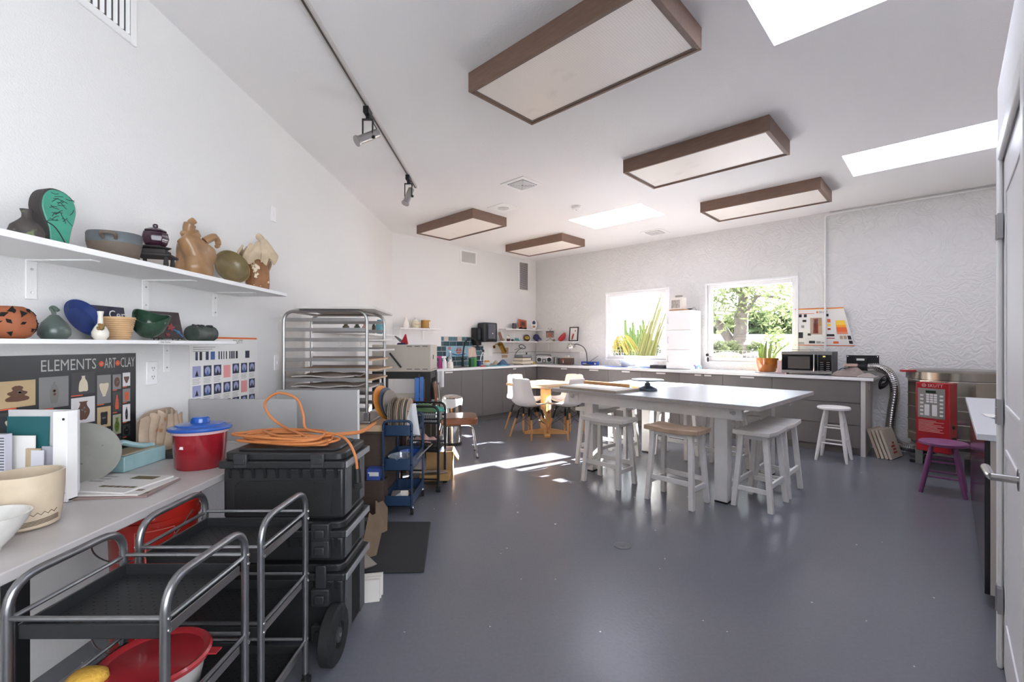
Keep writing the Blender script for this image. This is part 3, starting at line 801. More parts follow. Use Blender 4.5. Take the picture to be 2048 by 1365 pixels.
bgm = [mat('pp_grey', '#7C7A79', .4), mat('pp_dark', '#3B3A3C', .4), mat('pp_white', '#CFCBCB', .4), mat('pp_tan', '#B39A74', .4), mat('pp_sage', '#9A9A86', .4)]
potm = [mat('pp_brown', '#5A3A2A', .4), mat('pp_cream', '#C9BBA4', .4), mat('pp_stone', '#6E6C68', .4), mat('pp_or', '#C4532C', .4), mat('pp_green', '#5F7030', .4), mat('pp_black', '#1A1A1D', .4), mat('pp_rose', '#8A4A3A', .4)]
cols = [(-.44, .10, ((.34, .1, 0, 6), (.23, .1, 0, 1), (.1, .12, 1, 0))), (-.33, .10, ((.28, .11, 3, 0), (.16, .11, 2, 2), (.03, .12, 1, 3))), (-.22, .095, ((.28, .10, 0, 1), (.16, .11, 1, 5), (.03, .12, 4, 0))),
        (-.115, .09, ((.27, .11, 1, 6), (.15, .11, 0, 1), (.03, .11, 2, 0))), (-.02, .135, ((.265, .105, 3, 0), (.15, .105, 1, 1), (.03, .11, 0, 2))), (.122, .125, ((.245, .13, 0, 2), (.12, .115, 2, 0), (.02, .09, 1, 1))),
        (.252, .115, ((.285, .10, 1, 1), (.16, .118, 2, 0), (.05, .10, 0, 6))), (.372, .075, ((.232, .135, 0, 1), (.125, .098, 3, 5), (.055, .062, 0, 2), (.01, .04, 2, 0))),
        (.452, .05, ((.29, .075, 0, 0), (.185, .098, 1, 3), (.08, .098, 4, 4), (.01, .065, 1, 1))), (.506, .048, ((.30, .07, 2, 0), (.225, .068, 0, 3), (.13, .088, 2, 5), (.06, .062, 1, 5)))]
SIL = [[(0, 0), (.5, 0), (.85, .2), (1, .5), (.8, .72), (.35, .8), (.5, .84), (.2, .9), (.15, 1), (0, 1)], [(0, .05), (.5, .1), (.9, .3), (1, .5), (.9, .7), (.5, .9), (0, .95)],
       [(0, 0), (.55, 0), (.6, .3), (.5, .6), (.25, .8), (.2, .95), (.28, 1), (0, 1)], [(0, 0), (.4, 0), (.8, .25), (.85, .5), (.5, .75), (.45, .92), (.6, 1), (0, 1)],
       [(0, .1), (.9, .15), (1, .3), (.6, .42), (.8, .5), (.85, .6), (.4, .7), (.5, .85), (.2, .95), (0, .95)], [(0, .15), (.3, .15), (.4, .25), (.85, .5), (1, .8), (0, .8)], [(0, 0), (.7, 0), (.75, .5), (.75, .85), (0, .85)], [(0, 0), (.3, 0), (.45, .25), (.5, .5), (.35, .75), (.12, .9), (.1, 1), (0, 1)]]
nsil = 0
mb = MB(); rnd = random.Random(11)
for x, w, rows in cols:
    for z, h, b_, p_ in rows:
        pic(mb, x, z, w-.006, h-.006, b_)
        cx, cz = x+w/2-.003, z+h/2-.004; hw, hh = w*.3, h*.33
        hp = SIL[nsil % len(SIL)]; nsil += 1
        pr2 = [p for p in spline([(r_, q, 0) for r_, q in hp], 3)]
        poly = [(cx+p.x*hw, cz-hh+p.y*2*hh) for p in pr2]+[(cx-p.x*hw, cz-hh+p.y*2*hh) for p in reversed(pr2)]
        poly = [q for i, q in enumerate(poly) if (Vector(q)-Vector(poly[i-1])).length > 1e-5]
        mb.prism(poly, .0016, .002, 5+p_, M=UP)
        acc = (7, 6, 5, 11, 10, 7, 6)[p_]
        for i in range(3):
            a_ = rnd.uniform(0, 6.28); rr = rnd.uniform(.15, .38)
            mb.prism([(cx+hw*rr*math.cos(a_)+hw*.16*math.cos(q*1.05), cz+hh*rr*.8*math.sin(a_)+hh*.13*math.sin(q*1.05)) for q in range(6)], .002, .0022, acc, M=UP)
        mb.bb((x, -.0016, z-.0052), (x+w*.45, -.001, z-.0012), 12)
mb.build('photo_print', bgm+potm+[pm_[2]], t)

def skutt_logo(mb, x, z, s, mi, y):
    mb.text('SKUTT', s, Matrix.Translation((x, y, z)) @ UP, mi, sx=1.05)
t = thing('firing_guide_poster', 'white firing guide poster with rows of small blue pictures behind the lower shelf', 'poster', Lp(2.965, .002, .86), RZL)
mb = MB(); mb.prism([(-.345, .0), (.375, -.0), (.345, .482), (-.35, .487)], 0, .001, M=UP); mb.build('sheet', paper, t)
og = [mat('print_orange', '#E0733A', .6), mat('print_pink', '#E59A98', .6), mat('print_lavender', '#9C9FC4', .6), mat('print_navy', '#33384F', .6), mat('print_blue', '#4A66A0', .6), ink, greyprint]
mb = MB()
pic(mb, -.348, .474, .69, .012, 0)
skutt_logo(mb, .06, .445, .035, 5, -.0016)
for k, (x, w) in enumerate(((-.3, .02), (-.265, .022), (-.21, .026), (-.165, .04), (-.09, .012), (-.065, .01), (-.04, .008), (-.015, .01), (.02, .012), (.04, .016), (.062, .016), (.09, .022), (.2, .05))):
    pic(mb, x, .345, w, .05, 4 if k == 3 else 5 if k % 2 else 3)
for r_, z in enumerate((.245, .13, .02)):
    for k in range(7):
        x = -.325+k*.095
        pk = (r_ == 0 and k == 3) or (r_ == 1 and k == 5)
        if pk: pic(mb, x, z-.02, .072, .08, 1)
        else:
            pic(mb, x, z, .072, .066, 3 if k else 2)
            mb.prism([(x+.036+.026*math.cos(q*.7), z+.034+.026*math.sin(q*.7)) for q in range(9)], .0016, .002, 2, M=UP)
            mb.prism([(x+.02, z+.006), (x+.05, z+.006), (x+.036, z+.04)], .002, .0024, 4 if k % 2 else 5, M=UP)
        for q in range(4 if not pk else 0): pic(mb, x, z-.012-q*.009, .066-.01*(q % 2), .003, 6)
for q in range(3): pic(mb, -.32, .42-q*.012, .2-.03*q, .004, 6)
mb.build('print', og, t)

# ---- worktop on the left
t = thing('worktop_table', 'long pale grey worktop on black trestle legs along the left wall', 'worktop', Lp(1.1, 0, 0), RZL)
lam = mat('laminate_grey', '#B9B3B1', .35, var=.04, vs=20)
mb = MB(); mb.bb((-1.5, -.60, WT_Z-.032), (1.5, -.003, WT_Z)); mb.build('top', lam, t, bev=.004)
for x in (-.9, .12, 1.35):
    for y in (-.52, -.08):
        mb = MB(); mb.bb((x-.02, y-.02, 0), (x+.02, y+.02, WT_Z-.032)); mb.build('leg', blackmetal, t, bev=.003)
    mb = MB(); mb.bb((x-.015, -.5, .08), (x+.015, -.1, .11)); mb.build('crossbar', blackmetal, t)

# organiser with papers
t = thing('literature_sorter', 'white literature sorter full of envelopes at the left end of the worktop', 'sorter', (0, 0, 0))
mb = MB(); gp = mat('sorter_white', '#CFCDCE', .35)
x1 = onz(140, 1003, .742).x; y1 = onz(140, 1003, .742).y
mb.bb((x1-.30, y1+.05, .742), (x1-.02, y1+.058, 1.06)); mb.build('back_panel', gp, t)
mb = MB(); mb.bb((x1-.05, y1-.012, .742), (x1, y1+.004, 1.063)); mb.bb((x1-.012, y1, .742), (x1, y1+.03, 1.063)); mb.build('side_panel', whiteplastic, t, bev=.002)
mb = MB(); mb.bb((x1-.30, y1-.005, .742), (x1, y1+.06, .750)); mb.build('shelf', gp, t)
mb = MB()
for z in (.775, 1.035): mb.cyl((x1-.011, y1-.0118, z), (x1-.011, y1-.0135, z), .0045, n=10)
mb.cyl((x1-.085, y1+.0505, 1.03), (x1-.085, y1+.0485, 1.03), .005, n=10); mb.build('screw_hole', ink, t)
def sheet(n, lab, cat, x, y, w, h, th, m, tilt=0, rz=0, z=.751):
    mb = MB(); mb.bb((-w/2, -th/2, 0), (w/2, th/2, h)); o = mb.build(n, m, None, (x, y, z)); o.rotation_euler = (R(tilt), 0, rz); tag(o, lab, cat); return o
sheet('folder', 'teal folder at the back of the white literature sorter', 'folder', x1-.24, y1+.038, .24, .285, .004, mat('folder_teal', '#2A6266', .5), -2)
sheet('envelope', 'tall white printed envelope standing in the sorter', 'envelope', x1-.205, y1+.018, .12, .22, .004, paper, -1)
sheet('envelope', 'tan padded envelope between white papers in the sorter', 'envelope', x1-.145, y1+.012, .05, .175, .006, mat('envelope_tan', '#BDA98A', .7), -1)
sheet('card', 'narrow white card in front of the tan envelope', 'card', x1-.122, y1+.0045, .045, .17, .003, mat('card_white', '#D9D8E0', .6), -1)
sheet('envelope', 'grey lavender envelope at the right of the sorter', 'envelope', x1-.092, y1+.025, .07, .18, .003, mat('envelope_lav', '#B4B2BC', .6), -1)
t = thing('magazine', 'upright magazine with purple lettered spine at the frame edge', 'magazine', (x1-.245, y1-.02, .7505), 0)
mb = MB(); mb.bb((-.05, -.011, 0), (.05, .011, .235)); mb.build('cover', mat('mag_white', '#C9C7D2', .5), t)
mb = MB()
for k in range(22): mb.bb((.012+.007*(k % 3), -.0118, .01+k*.010), (.046, -.0108, .013+k*.010), 0 if k < 8 else 1)
mb.build('print', [mat('print_purple', '#6A4E86', .6), ink], t)

# beige mug pot, white bowl
cream = mat('glaze_oatmeal', '#C6B49C', .35, var=.08, vs=30, coat=.3)
t = thing('planter_cup', 'large oatmeal glazed cup with incised marks near the worktop front edge', 'cup', (-1.485, 1.405, WT_Z+.0005))
mb = MB(); mb.lathe(vessel([(.062, 0), (.074, .008), (.081, .06), (.085, .12), (.086, .166)], .006), n=44); mb.build('body', cream, t)
mb = MB()
for k in range(4): mb.tube([(.0785*math.cos(a), .0785*math.sin(a), .022+.004*k+.006*math.sin(a)) for a in [R(-75+q*9) for q in range(11)]], .0009, n=5)
mb.tube([(.081*math.cos(R(-70+q*6)), .081*math.sin(R(-70+q*6)), .046+.008*(q % 2)) for q in range(14)], .0009, n=5); mb.build('incised_marks', mat('incised_brown', '#4A3A2E', .7), t)
spin('glazed_bowl', 'white glazed bowl in the lower left foreground on the worktop', 'bowl', 1.215, .43, WT_Z+.0005, [('b', mat('glaze_white_grey', '#CFCBC6', .25, var=.12, vs=25, coat=.4), vessel([(.038, 0), (.042, .012), (.062, .035), (.088, .075), (.098, .1)], .005), dict(n=44, fn=lambda a, r, z: (r*(1+.02*math.sin(3*a)), z)))])
# grey plate leaning
greyp = mat('glaze_sage_grey', '#84827A', .5, var=.1, vs=20, speck=('#55524C', 40, .72))
t = spin('leaning_platter', 'round sage grey platter leaning beside the white sorter', 'plate', 1.835, .115, WT_Z, [('b', greyp, vessel([(.05, 0), (.1, .006), (.125, .022)], .006), dict(n=44))])
t.rotation_euler = (0, R(66), R(-38)); t.location.z += .117
# light blue lidded box
aqua = mat('glaze_aqua', '#93B4B6', .22, var=.15, vs=12, coat=.3)
t = thing('slab_box', 'pale aqua slab box with looping handle on the worktop', 'box', Lp(2.105, .085, WT_Z+.0005), RZL)
mb = MB(); mb.bb((-.12, -.078, 0), (.12, .075, .068)); mb.build('body', aqua, t, bev=.004)
mb = MB(); mb.bb((-.09, -.055, .066), (.09, .055, .0705)); mb.build('lid', mat('clay_sand', '#A8977F', .7, var=.2), t, bev=.002)
mb = MB(); mb.tube(spline([(-.11, -.0, .065), (-.1, -.01, .1), (-.06, -.015, .118), (-.01, -.02, .1), (.05, -.025, .082), (.1, -.03, .075)], 6), [.013]*25+[.012]*6, n=10); mb.build('handle', aqua, t)
# folded shell sculpture + dark tray
shellm = mat('clay_shell', '#B39C86', .4, var=.3, vs=12, coat=.2, speck=('#8E5E3E', 12, .62))
t = thing('folded_sculpture', 'folded cream and rust slab sculpture standing against the pottery poster', 'sculpture', Lp(2.33, .09, WT_Z+.028), RZL)
for k in range(6):
    def fold(u, v, k=k):
        x = -.12+.035*k+.055*(u-.5)*2*.55; y = -.018-.012*k*.6-.022*math.sin(PI*u)
        z = v*(.2-.012*abs(k-2.2)+.012*math.sin(5*u+k))
        return (x, y+.03+.012*math.sin(3*v+k), z)
    mb = MB(); mb.surf(fold, 10, 8, .007); mb.build('fold', shellm, t, ang=60)
mb = MB(); mb.surf(lambda u, v: (-.13+.26*u, .045-.02*math.sin(PI*u), .205*v*(1-.25*(2*u-1)**4)), 12, 8, .008); mb.build('back_slab', shellm, t, ang=60)
o = MB().bb((-.125, -.105, 0), (.125, .06, .026)).build('slate_tray', mat('slate_dark', '#2B2826', .45, var=.3), None, Lp(2.35, .11, WT_Z+.0005), RZL, bev=.004); tag(o, 'dark glazed slab tray under the folded sculpture', 'tray')
# red tub blue lid
t = thing('storage_canister', 'clear canister of red glaze with bright blue lid on the worktop', 'canister', (-1.415, 2.085, WT_Z+.0005), R(20))
mb = MB(); mb.lathe([(0, 0), (.086, 0), (.094, .01), (.102, .16), (.104, .172), (0, .172)], 40, sx=1.05, sy=.9); mb.build('tub', mat('tub_red', '#8E1F28', .12, var=.4, vs=9, coat=.5), t)
mb = MB(); mb.lathe([(.1055, .158), (.108, .17), (.1055, .172), (.1055, .158)], 40, sx=1.05, sy=.9); mb.build('clear_rim', mat('rim_clear', '#C9A6A8', .2), t)
mb = MB(); mb.lathe([(0, .172), (.118, .172), (.121, .178), (.118, .186), (.095, .192), (.09, .198), (.06, .203), (.036, .205), (.034, .222), (.028, .228), (0, .228)], 40, sx=1.05, sy=.92); mb.build('lid', mat('lid_blue', '#1F4F9E', .25, coat=.3), t)
mb = MB(); mb.bb((-.012, -.0008, .098), (.012, .0008, .11), M=Matrix.Rotation(R(-35), 4, 'Z') @ Matrix.Translation((0, -.093, 0))); mb.build('price_label', paper, t)
# magazines
for k, (dx, dy, rz, lab) in enumerate(((.02, -.01, 8, 'lowest magazine of the loose pile beside the sorter'), (.0, .0, 2, 'magazine in the middle of the loose pile beside the sorter'), (-.03, .015, -6, 'top magazine of the loose pile with a strip of photos'))):
    t = thing('magazine', lab, 'magazine', (-1.50+dx, 1.765+dy, WT_Z+.001+k*.007), R(rz), 'magazines on the worktop')
    mb = MB(); mb.bb((-.14, -.108, 0), (.14, .108, .006)); mb.build('cover', mat('mag_cover_%d' % k, ('#8A7370', '#C9C4C0', '#CFCBC8')[k], .35), t)
    mb = MB()
    for q in range(5): mb.bb((-.02+q*.03, -.08+.012*k, .006), (.006+q*.03, -.062+.012*k, .0064), q % 2)
    for q in range(3): mb.bb((-.13, .0+q*.03, .006), (-.07, .016+q*.03, .0064), 2)
    mb.bb((.0, .05, .006), (.1, .09, .0064), 0)
    mb.build('print', [mat('mag_olive', '#5A5432', .5), mat('mag_brown', '#6A4E3E', .5), greyprint], t)
# grey end panels
o = MB().bb((-.305, -.011, .748), (.305, .011, .985)).build('divider_panel', mat('panel_grey', '#A6A3A2', .6, var=.05), None, (XL+.308, 2.62, 0), bev=.002)
o.data.transform(Matrix.Translation((0, 0, 0)))
tag(o, 'low grey divider panel across the end of the worktop', 'panel')
t = thing('flat_pack_panel', 'tall grey flat panel with white edge standing behind the orange cord', 'panel', (-1.283, 3.05, 0), 0)
mb = MB(); mb.bb((-.272, -.012, 0), (.266, .012, .995)); mb.build('board', mat('panel_grey2', '#AAA7A6', .55, var=.04), t)
mb = MB(); mb.bb((.266, -.012, 0), (.272, .012, .995)); mb.build('edge_band', white, t)
# ================================================================ FOREGROUND CARTS, TOOL BOXES, RACK AND CLUTTER
tubem = mat('cart_tube_grey', '#8D8C8E', .3, .9, var=.15, vs=25)
traym = mat('cart_tray_black', '#2A2A2B', .42, .2, bump=.05, bs=160)
holem = mat('perforation', '#0A0A0A', .9)
def utility_cart(lab, x0, x1, y0, y1):
    t = thing('utility_cart', lab, 'cart', ((x0+x1)/2, (y0+y1)/2, 0), 0, 'grey tube utility carts with black trays')
    w, d, h = (x1-x0)/2, (y1-y0)/2, .752
    for s in (-1, 1):
        mb = MB(); mb.tube(rpath([(s*w, -d, .055), (s*w, -d, h), (s*w, d, h), (s*w, d, .055)], .075, 7), .0105, n=12); mb.build('side_frame', tubem, t)
        for z in (.668, .432, .185):
            mb = MB(); mb.tube([(s*w, -d, z), (s*w, d, z)], .006, n=8); mb.build('side_rail', tubem, t)
    for z in (.668, .432, .185):
        for s in (-1, 1):
            mb = MB(); mb.tube([(-w, s*d, z+.004), (w, s*d, z+.004)], .006, n=8); mb.build('end_rail', tubem, t)
    for z in (.618, .385, .14):
        mb = MB(); a, b = w-.014, d-.010
        mb.bb((-a, -b, z), (a, b, z+.003))
        for s in (-1, 1): mb.bb((s*a, -b, z), (s*(a-.004), b, z+.034)); mb.bb((-a, s*b, z), (a, s*(b-.004), z+.034))
        tr_ = mb.build('tray', traym, t, bev=.0015)
        mb = MB(); nx, ny = 19, 15
        for i in range(nx):
            for j in range(ny):
                if (i+j) % 2: continue
                cx, cy = -a+.025+(2*a-.05)*i/(nx-1), -b+.025+(2*b-.05)*j/(ny-1)
                mb.add([(cx-.0045, cy, z+.0034), (cx, cy-.002, z+.0034), (cx+.0045, cy, z+.0034), (cx, cy+.002, z+.0034)], [(0, 1, 2, 3)])
        mb.build('perforation_pattern', holem, tr_)
        for s in (-1, 1):
            mb = MB(); mb.bb((s*(w-.004), -d+.02, z+.006), (s*(w-.008), d-.02, z+.030)); mb.build('tray_bracket', steel, t)
    for sx in (-1, 1):
        for sy in (-1, 1):
            mb = MB(); mb.cyl((sx*w, sy*d, .04), (sx*w, sy*d, .062), .012, n=12); mb.bb((sx*w-.012, sy*d-.008, .022), (sx*w-.009, sy*d+.02, .045)); mb.bb((sx*w+.009, sy*d-.008, .022), (sx*w+.012, sy*d+.02, .045)); c_ = mb.build('caster', black, t)
            mb = MB(); mb.cyl((sx*w-.0085, sy*d+.01, .0225), (sx*w+.0085, sy*d+.01, .0225), .0225, n=18); mb.build('caster_wheel', rubber, c_)
            for z in (.672, .645, .436, .41, .19): MB().cyl((sx*(w+.0095), sy*d, z), (sx*(w+.0125), sy*d, z), .005, n=8).build('bolt', chrome, t)
    return t
utility_cart('metal utility cart nearest the camera, holding the red lidded tub', -1.15, -.79, 1.045, 1.36)
utility_cart('metal utility cart between the nearer cart and the black tool boxes', -1.145, -.77, 1.41, 1.715)
# tub, yellow sponge on the near cart
t = thing('food_tub', 'translucent round tub with a red lid on the near cart', 'tub', (-.925, 1.19, .3885))
mb = MB(); mb.lathe([(0, 0), (.092, 0), (.098, .006), (.113, .09), (0, .09)], 40); mb.build('tub', mat('tub_frost', '#B5B0AE', .35, var=.25, vs=10), t)
mb = MB(); mb.lathe([(.1135, .082), (.124, .084), (.126, .094), (.121, .1), (.112, .097), (.106, .091), (0, .093), (0, .088), (.1135, .0885), (.1135, .082)], 44); mb.box((.1315, .03, .092), (.03, .025, .004)); mb.build('lid', mat('lid_red', '#9E2B30', .18, var=.3, vs=7, coat=.4), t)
t = thing('glaze_pot', 'small grey pot with a yellow sponge top on the near cart', 'pot', (-1.03, 1.108, .389))
MB().lathe([(0, 0), (.036, 0), (.04, .004), (.042, .082), (0, .082)], 28).build('pot_body', mat('pad_grey', '#A9A5A0', .6), t)
MB().lathe([(0, .083), (.038, .083), (.043, .09), (.04, .105), (.026, .115), (0, .118)], 24, fn=lambda a, r, z: (r*(1+.06*math.sin(3*a)), z)).build('sponge_top', mat('sponge_yellow', '#C99B3E', .85, bump=.4, bs=120), t, ang=60)
# red buckets under the worktop
redb = mat('bucket_red', '#A32014', .35, var=.25, vs=9, speck=('#C98A80', 30, .7))
def bucket(P, lab, txt):
    t = thing('bucket', lab, 'bucket', P, 0, 'red plastic buckets')
    mb = MB(); mb.lathe(vessel([(.128, 0), (.131, .006), (.142, .29), (.150, .292), (.150, .31), (.144, .312), (.146, .35), (.152, .352), (.152, .368)], .004), n=44); mb.build('body', redb, t)
    mb = MB(); mb.tube(spline([(.15, .0, .32), (.13, -.13, .23), (.0, -.172, .19), (-.13, -.13, .23), (-.15, 0, .32)], 8), .003, n=6); mb.build('wire_handle', steel, t)
    if txt:
        mb = MB(); lm = mat('bucket_print', '#C9736A', .5)
        a0 = R(-52)
        def onb(ang, z): r = .1315+.0112*(z/.29)+.0016; return Vector((r*math.cos(ang), r*math.sin(ang), z))
        for (p, q) in (((-.42, .12), (.42, .12)), ((.42, .12), (.42, .28)), ((.42, .28), (-.42, .28)), ((-.42, .28), (-.42, .12))):
            mb.tube([onb(a0+p[0]+(q[0]-p[0])*k/8, p[1]+(q[1]-p[1])*k/8) for k in range(9)], .0015, n=5)
        v, f = text_mesh('HOME', 0, 2)
        vs = [onb(a0-.37+p.x*.29, .16+p.y*.09) for p in v]; mb.add(vs, f)
        mb.build('print', lm, t)
    return t
bucket((-1.40, 1.80, 0), 'lower red bucket of the stack under the worktop', False)
bucket((-1.40, 1.80, .33), 'upper red bucket with a square printed mark, under the worktop edge', True)

# ---- black stacking tool boxes
tbm = mat('toolbox_black', '#242425', .36, bump=.1, bs=220)
tbe = mat('toolbox_lit_side', '#4A4A4C', .45)  # paler grey, window light painted onto the right side
def toolbox(lab, z0, z1, w=.505, d=.285, kind='chest'):
    t = thing('tool_box', lab, 'tool box', (-.953, 2.06, z0), 0, 'black stacking tool boxes')
    h = z1-z0; lid = .075
    mb = MB(); mb.bb((-w/2, -d/2, 0), (w/2, d/2, h-lid)); mb.build('body', tbm, t, bev=.012, seg=3)
    mb = MB()
    mb.prism(rrect(w+.035, d+.035, .02), h-lid, h-lid+.03); mb.build('lid_flange', tbm, t, bev=.004)
    mb = MB(); mb.prism([(x*(1-.0), y) for x, y in rrect(w+.004, d+.004, .035)], h-lid+.03, h-.012); mb.prism(rrect(w-.07, d-.06, .03), h-.014, h-.001); mb.build('lid', tbm, t, bev=.006)
    # ribs below the flange on front and right
    for k in range(10):
        x = -w/2+.03+k*(w-.06)/9
        MB().prism([(0, 0), (-.016, 0), (0, -.045)], -.006, .006, M=Matrix.Translation((x, -d/2+.0005, h-lid)) @ Matrix(((0, 0, 1, 0), (1, 0, 0, 0), (0, 1, 0, 0), (0, 0, 0, 1)))).build('rib', tbm, t)
    if kind == 'chest':
        mb = MB(); mb.prism([(-w/2+.05, .02), (w/2-.05, .02), (w/2-.05, h-lid-.075), (w/2-.075, h-lid-.055), (-w/2+.075, h-lid-.055), (-w/2+.05, h-lid-.075)], d/2-.002, d/2+.003, M=UP); mb.build('front_panel', mat('toolbox_panel', '#161616', .6, bump=.2, bs=260), t, bev=.002)
        for x in (-.17, .15):
            mb = MB(); mb.bb((x-.028, -d/2-.024, h-lid+.004), (x+.028, -d/2-.010, h-.014)); mb.bb((x-.022, -d/2-.028, h-.055), (x+.022, -d/2-.02, h-.03)); mb.build('latch', mat('toolbox_latch', '#2E2E30', .4), t, bev=.003)
    # right side: grip recess, side plates paler to imitate window light, grey edge strip
    mb = MB(); mb.bb((w/2-.002, -.05, .02), (w/2+.0015, .06, h-lid-.02)); mb.build('grip_recess', mat('recess_black', '#0B0B0B', .8), t)
    MB().bb((w/2-.002, -d/2+.02, .01), (w/2+.004, -.052, h-lid-.005)).build('side_plate', tbe, t, bev=.002); MB().bb((w/2-.002, .062, .01), (w/2+.004, d/2-.02, h-lid-.005)).build('side_plate', tbe, t, bev=.002)
    mb = MB(); mb.bb((w/2+.012, -d/2-.01, h-lid+.002), (w/2+.0195, d/2+.01, h-lid+.028)); mb.build('lid_edge', mat('toolbox_edge', '#858587', .45), t, bev=.002)
    return t
b3 = toolbox('bottom tool box of the black stack, with the big wheel', .045, .385, kind='base')
b2 = toolbox('shallow middle tool box of the black stack', .3855, .565, kind='mid')
toolbox('top tool box of the black stack, under the orange cord', .5655, .855)
for s, vis in ((1, True), (-1, False)):
    mb = MB(); c = Vector((s*.232, -.20, .069))
    mb.lathe([(.05, -.026), (.102, -.026), (.112, -.018), (.113, .018), (.102, .026), (.05, .026), (.05, -.026)], 36, M=Matrix.Translation(c) @ Matrix.Rotation(R(90), 4, 'Y'), fn=lambda a, r, z: (r*(1.0+(.012 if (int(a*36/PI) % 2 and r > .11) else 0)), z))
    wh = mb.build('wheel', rubber, b3)
    mb = MB(); mb.cyl(c+Vector((-.02, 0, 0)), c+Vector((.026, 0, 0)), .028, n=18)
    for k in range(5):
        a = k*2*PI/5; mb.box((0, 0, 0), (.03, .022, .075), M=Matrix.Translation(c) @ Matrix.Rotation(a, 4, 'X') @ Matrix.Translation((0, 0, .042)))
    mb.build('hub', mat('hub_grey', '#3A3A3C', .5), wh)
    mb = MB(); mb.cyl(c+Vector((.026, 0, 0)), c+Vector((.031, 0, 0)), .008, n=10); mb.build('axle_cap', steel, wh)
for bx_, zs in ((b3, (.02, .17)), (b2, (.03, .10))):
    for z in zs:
        mb = MB(); mb.bb((.13, -.180, z), (.205, -.1435, z+.07)); mb.bb((.15, -.195, z+.015), (.19, -.175, z+.05)); mb.build('handle_bracket', mat('toolbox_latch', '', .4), bx_, bev=.004)
MB().bb((.145, -.172, .24), (.19, -.1635, .335)).build('pull_handle', mat('toolbox_latch', '', .4), b3, bev=.004)
# ---- orange extension cord
cordm = mat('cord_orange', '#BC7442', .45)
t = thing('extension_cord', 'orange extension cord coiled on the black tool boxes', 'extension cord', (-.953, 2.06, .857))
rnd = random.Random(21); pts = [(.262, .24, .04), (.225, .14, .022), (.15, .03, .03)]
for k in range(9):
    ra = .20+.045*math.sin(k*2.1); rb = .075+.022*math.cos(k*1.7); ph = -.25+.18*math.sin(k*1.3); cx, cy = -.05+.03*math.sin(k*2.6), -.01+.015*math.cos(k*3.1)
    for q in range(6):
        a = q*PI/3+.4; x, y = ra*math.cos(a), rb*math.sin(a)
        pts.append((cx+x*math.cos(ph)-y*math.sin(ph), max(-.135, min(.13, cy+x*math.sin(ph)+y*math.cos(ph))), .008+.0045*k+.006*math.sin(q*1.9+k)))
pts += [(-.10, .06, .06), (-.17, .07, .11), (-.19, .07, .17), (-.13, .07, .215), (-.04, .06, .19), (.0, .04, .12), (.02, .02, .06), (.1, -.02, .05), (.2, -.06, .045), (.26, -.1, .02), (.292, -.11, -.04), (.30, -.11, -.10)]
mb = MB(); mb.tube(spline(pts, 7), .0058, n=8); mb.build('cable', cordm, t)
mb = MB(); mb.cyl((.30, -.11, -.09), (.302, -.11, -.15), .013, .016, n=12); mb.bb((.288, -.122, -.175), (.318, -.098, -.148)); mb.build('plug', black, t, bev=.003)
mb = MB(); mb.tube(spline([(.12, .01, .035), (.19, .08, .02), (.24, .16, .018), (.272, .25, .045)], 8), .0058, n=8); mb.build('cable_end', cordm, t)
# ---- anti fatigue mat
P = [(-1.18, 3.31), (-.574, 3.305), (-.487, 2.585), (-1.13, 2.56)]
o = MB().prism([(p[0], p[1]) for p in P], 0, .014).build('floor_mat', mat('mat_black', '#2B2B2C', .8, bump=.1, bs=100), bev=.012, seg=2); tag(o, 'black anti fatigue mat on the floor beside the tool boxes', 'mat')

# ---- sheet pan rack on crate
RX0, RX1, RY0, RY1, RZ0, RZ1 = -1.785, -1.13, 3.6, 4.1, .70, 1.562
rk = thing('sheet_pan_rack', 'aluminium sheet pan rack loaded with drying boards by the left wall', 'rack', ((RX0+RX1)/2, (RY0+RY1)/2, RZ0))
w, d, h = (RX1-RX0)/2, (RY1-RY0)/2, RZ1-RZ0
for s in (-1, 1):
    mb = MB(); mb.tube(rpath([(-w, s*d, 0), (-w, s*d, h), (w, s*d, h), (w, s*d, 0)], .09, 7), .013, n=8); fr = mb.build('end_frame', alum, rk)
    for z in [.795-.0792*k for k in range(10)]:
        mb = MB(); mb.bb((-w+.013, s*d-.003, z-.014), (w-.013, s*d+.003, z+.014)); mb.bb((-w+.013, s*d, z-.014), (w-.013, s*(d-.03), z-.0115)); mb.build('shelf_runner', alum, fr)
    mb = MB(); mb.bb((w-.02, s*d-.02, -.005), (w+.02, s*d+.02, .06)); mb.bb((-w-.02, s*d-.02, -.005), (-w+.02, s*d+.02, .06)); mb.build('foot', alum, fr, bev=.003)
for s in (-1, 1):
    mb = MB(); mb.tube([(s*.26, -d, h-.005), (s*.26, d, h-.005)], .01, n=8); mb.build('top_brace', alum, rk)
mb = MB(); mb.bb((-w, -d-.02, -.03), (w+.03, d+.02, -.005)); mb.build('base_plate', alum, rk, bev=.008)
brd = mat('board_birch', '#CDAE8E', .6, wood=('#B8977A', (1, 8, 8)), bump=.05); brw = mat('board_white', '#D8D2CC', .55, var=.08)
rb = [(1.285, -.55, .335, 'white topped board on the second free runner of the rack', brw), (1.205, -.52, .335, 'white board below it on the sheet pan rack', brw), (1.128, -.55, .28, 'level birch board halfway up the sheet pan rack', brd), (1.05, -.56, .31, 'birch board in the rack below the half way board', brd), (.97, -.57, .28, 'wide birch board low in the sheet pan rack', brd), (.89, -.5, .23, 'lowest visible board of the rack, piled with cloth', brw)]
zr = [RZ0+.795-.0792*k for k in range(10)]
cx, cy = (RX0+RX1)/2, (RY0+RY1)/2
labs = ['narrow pale board in the rack, third runner from the top', 'narrow pale board in the rack, fourth runner from the top', 'thin birch board in the rack, fifth runner from the top', 'birch board in the rack, sixth runner, sticking out furthest', 'birch board in the rack, seventh runner from the top', 'pale board in the rack, just above the grey panel']
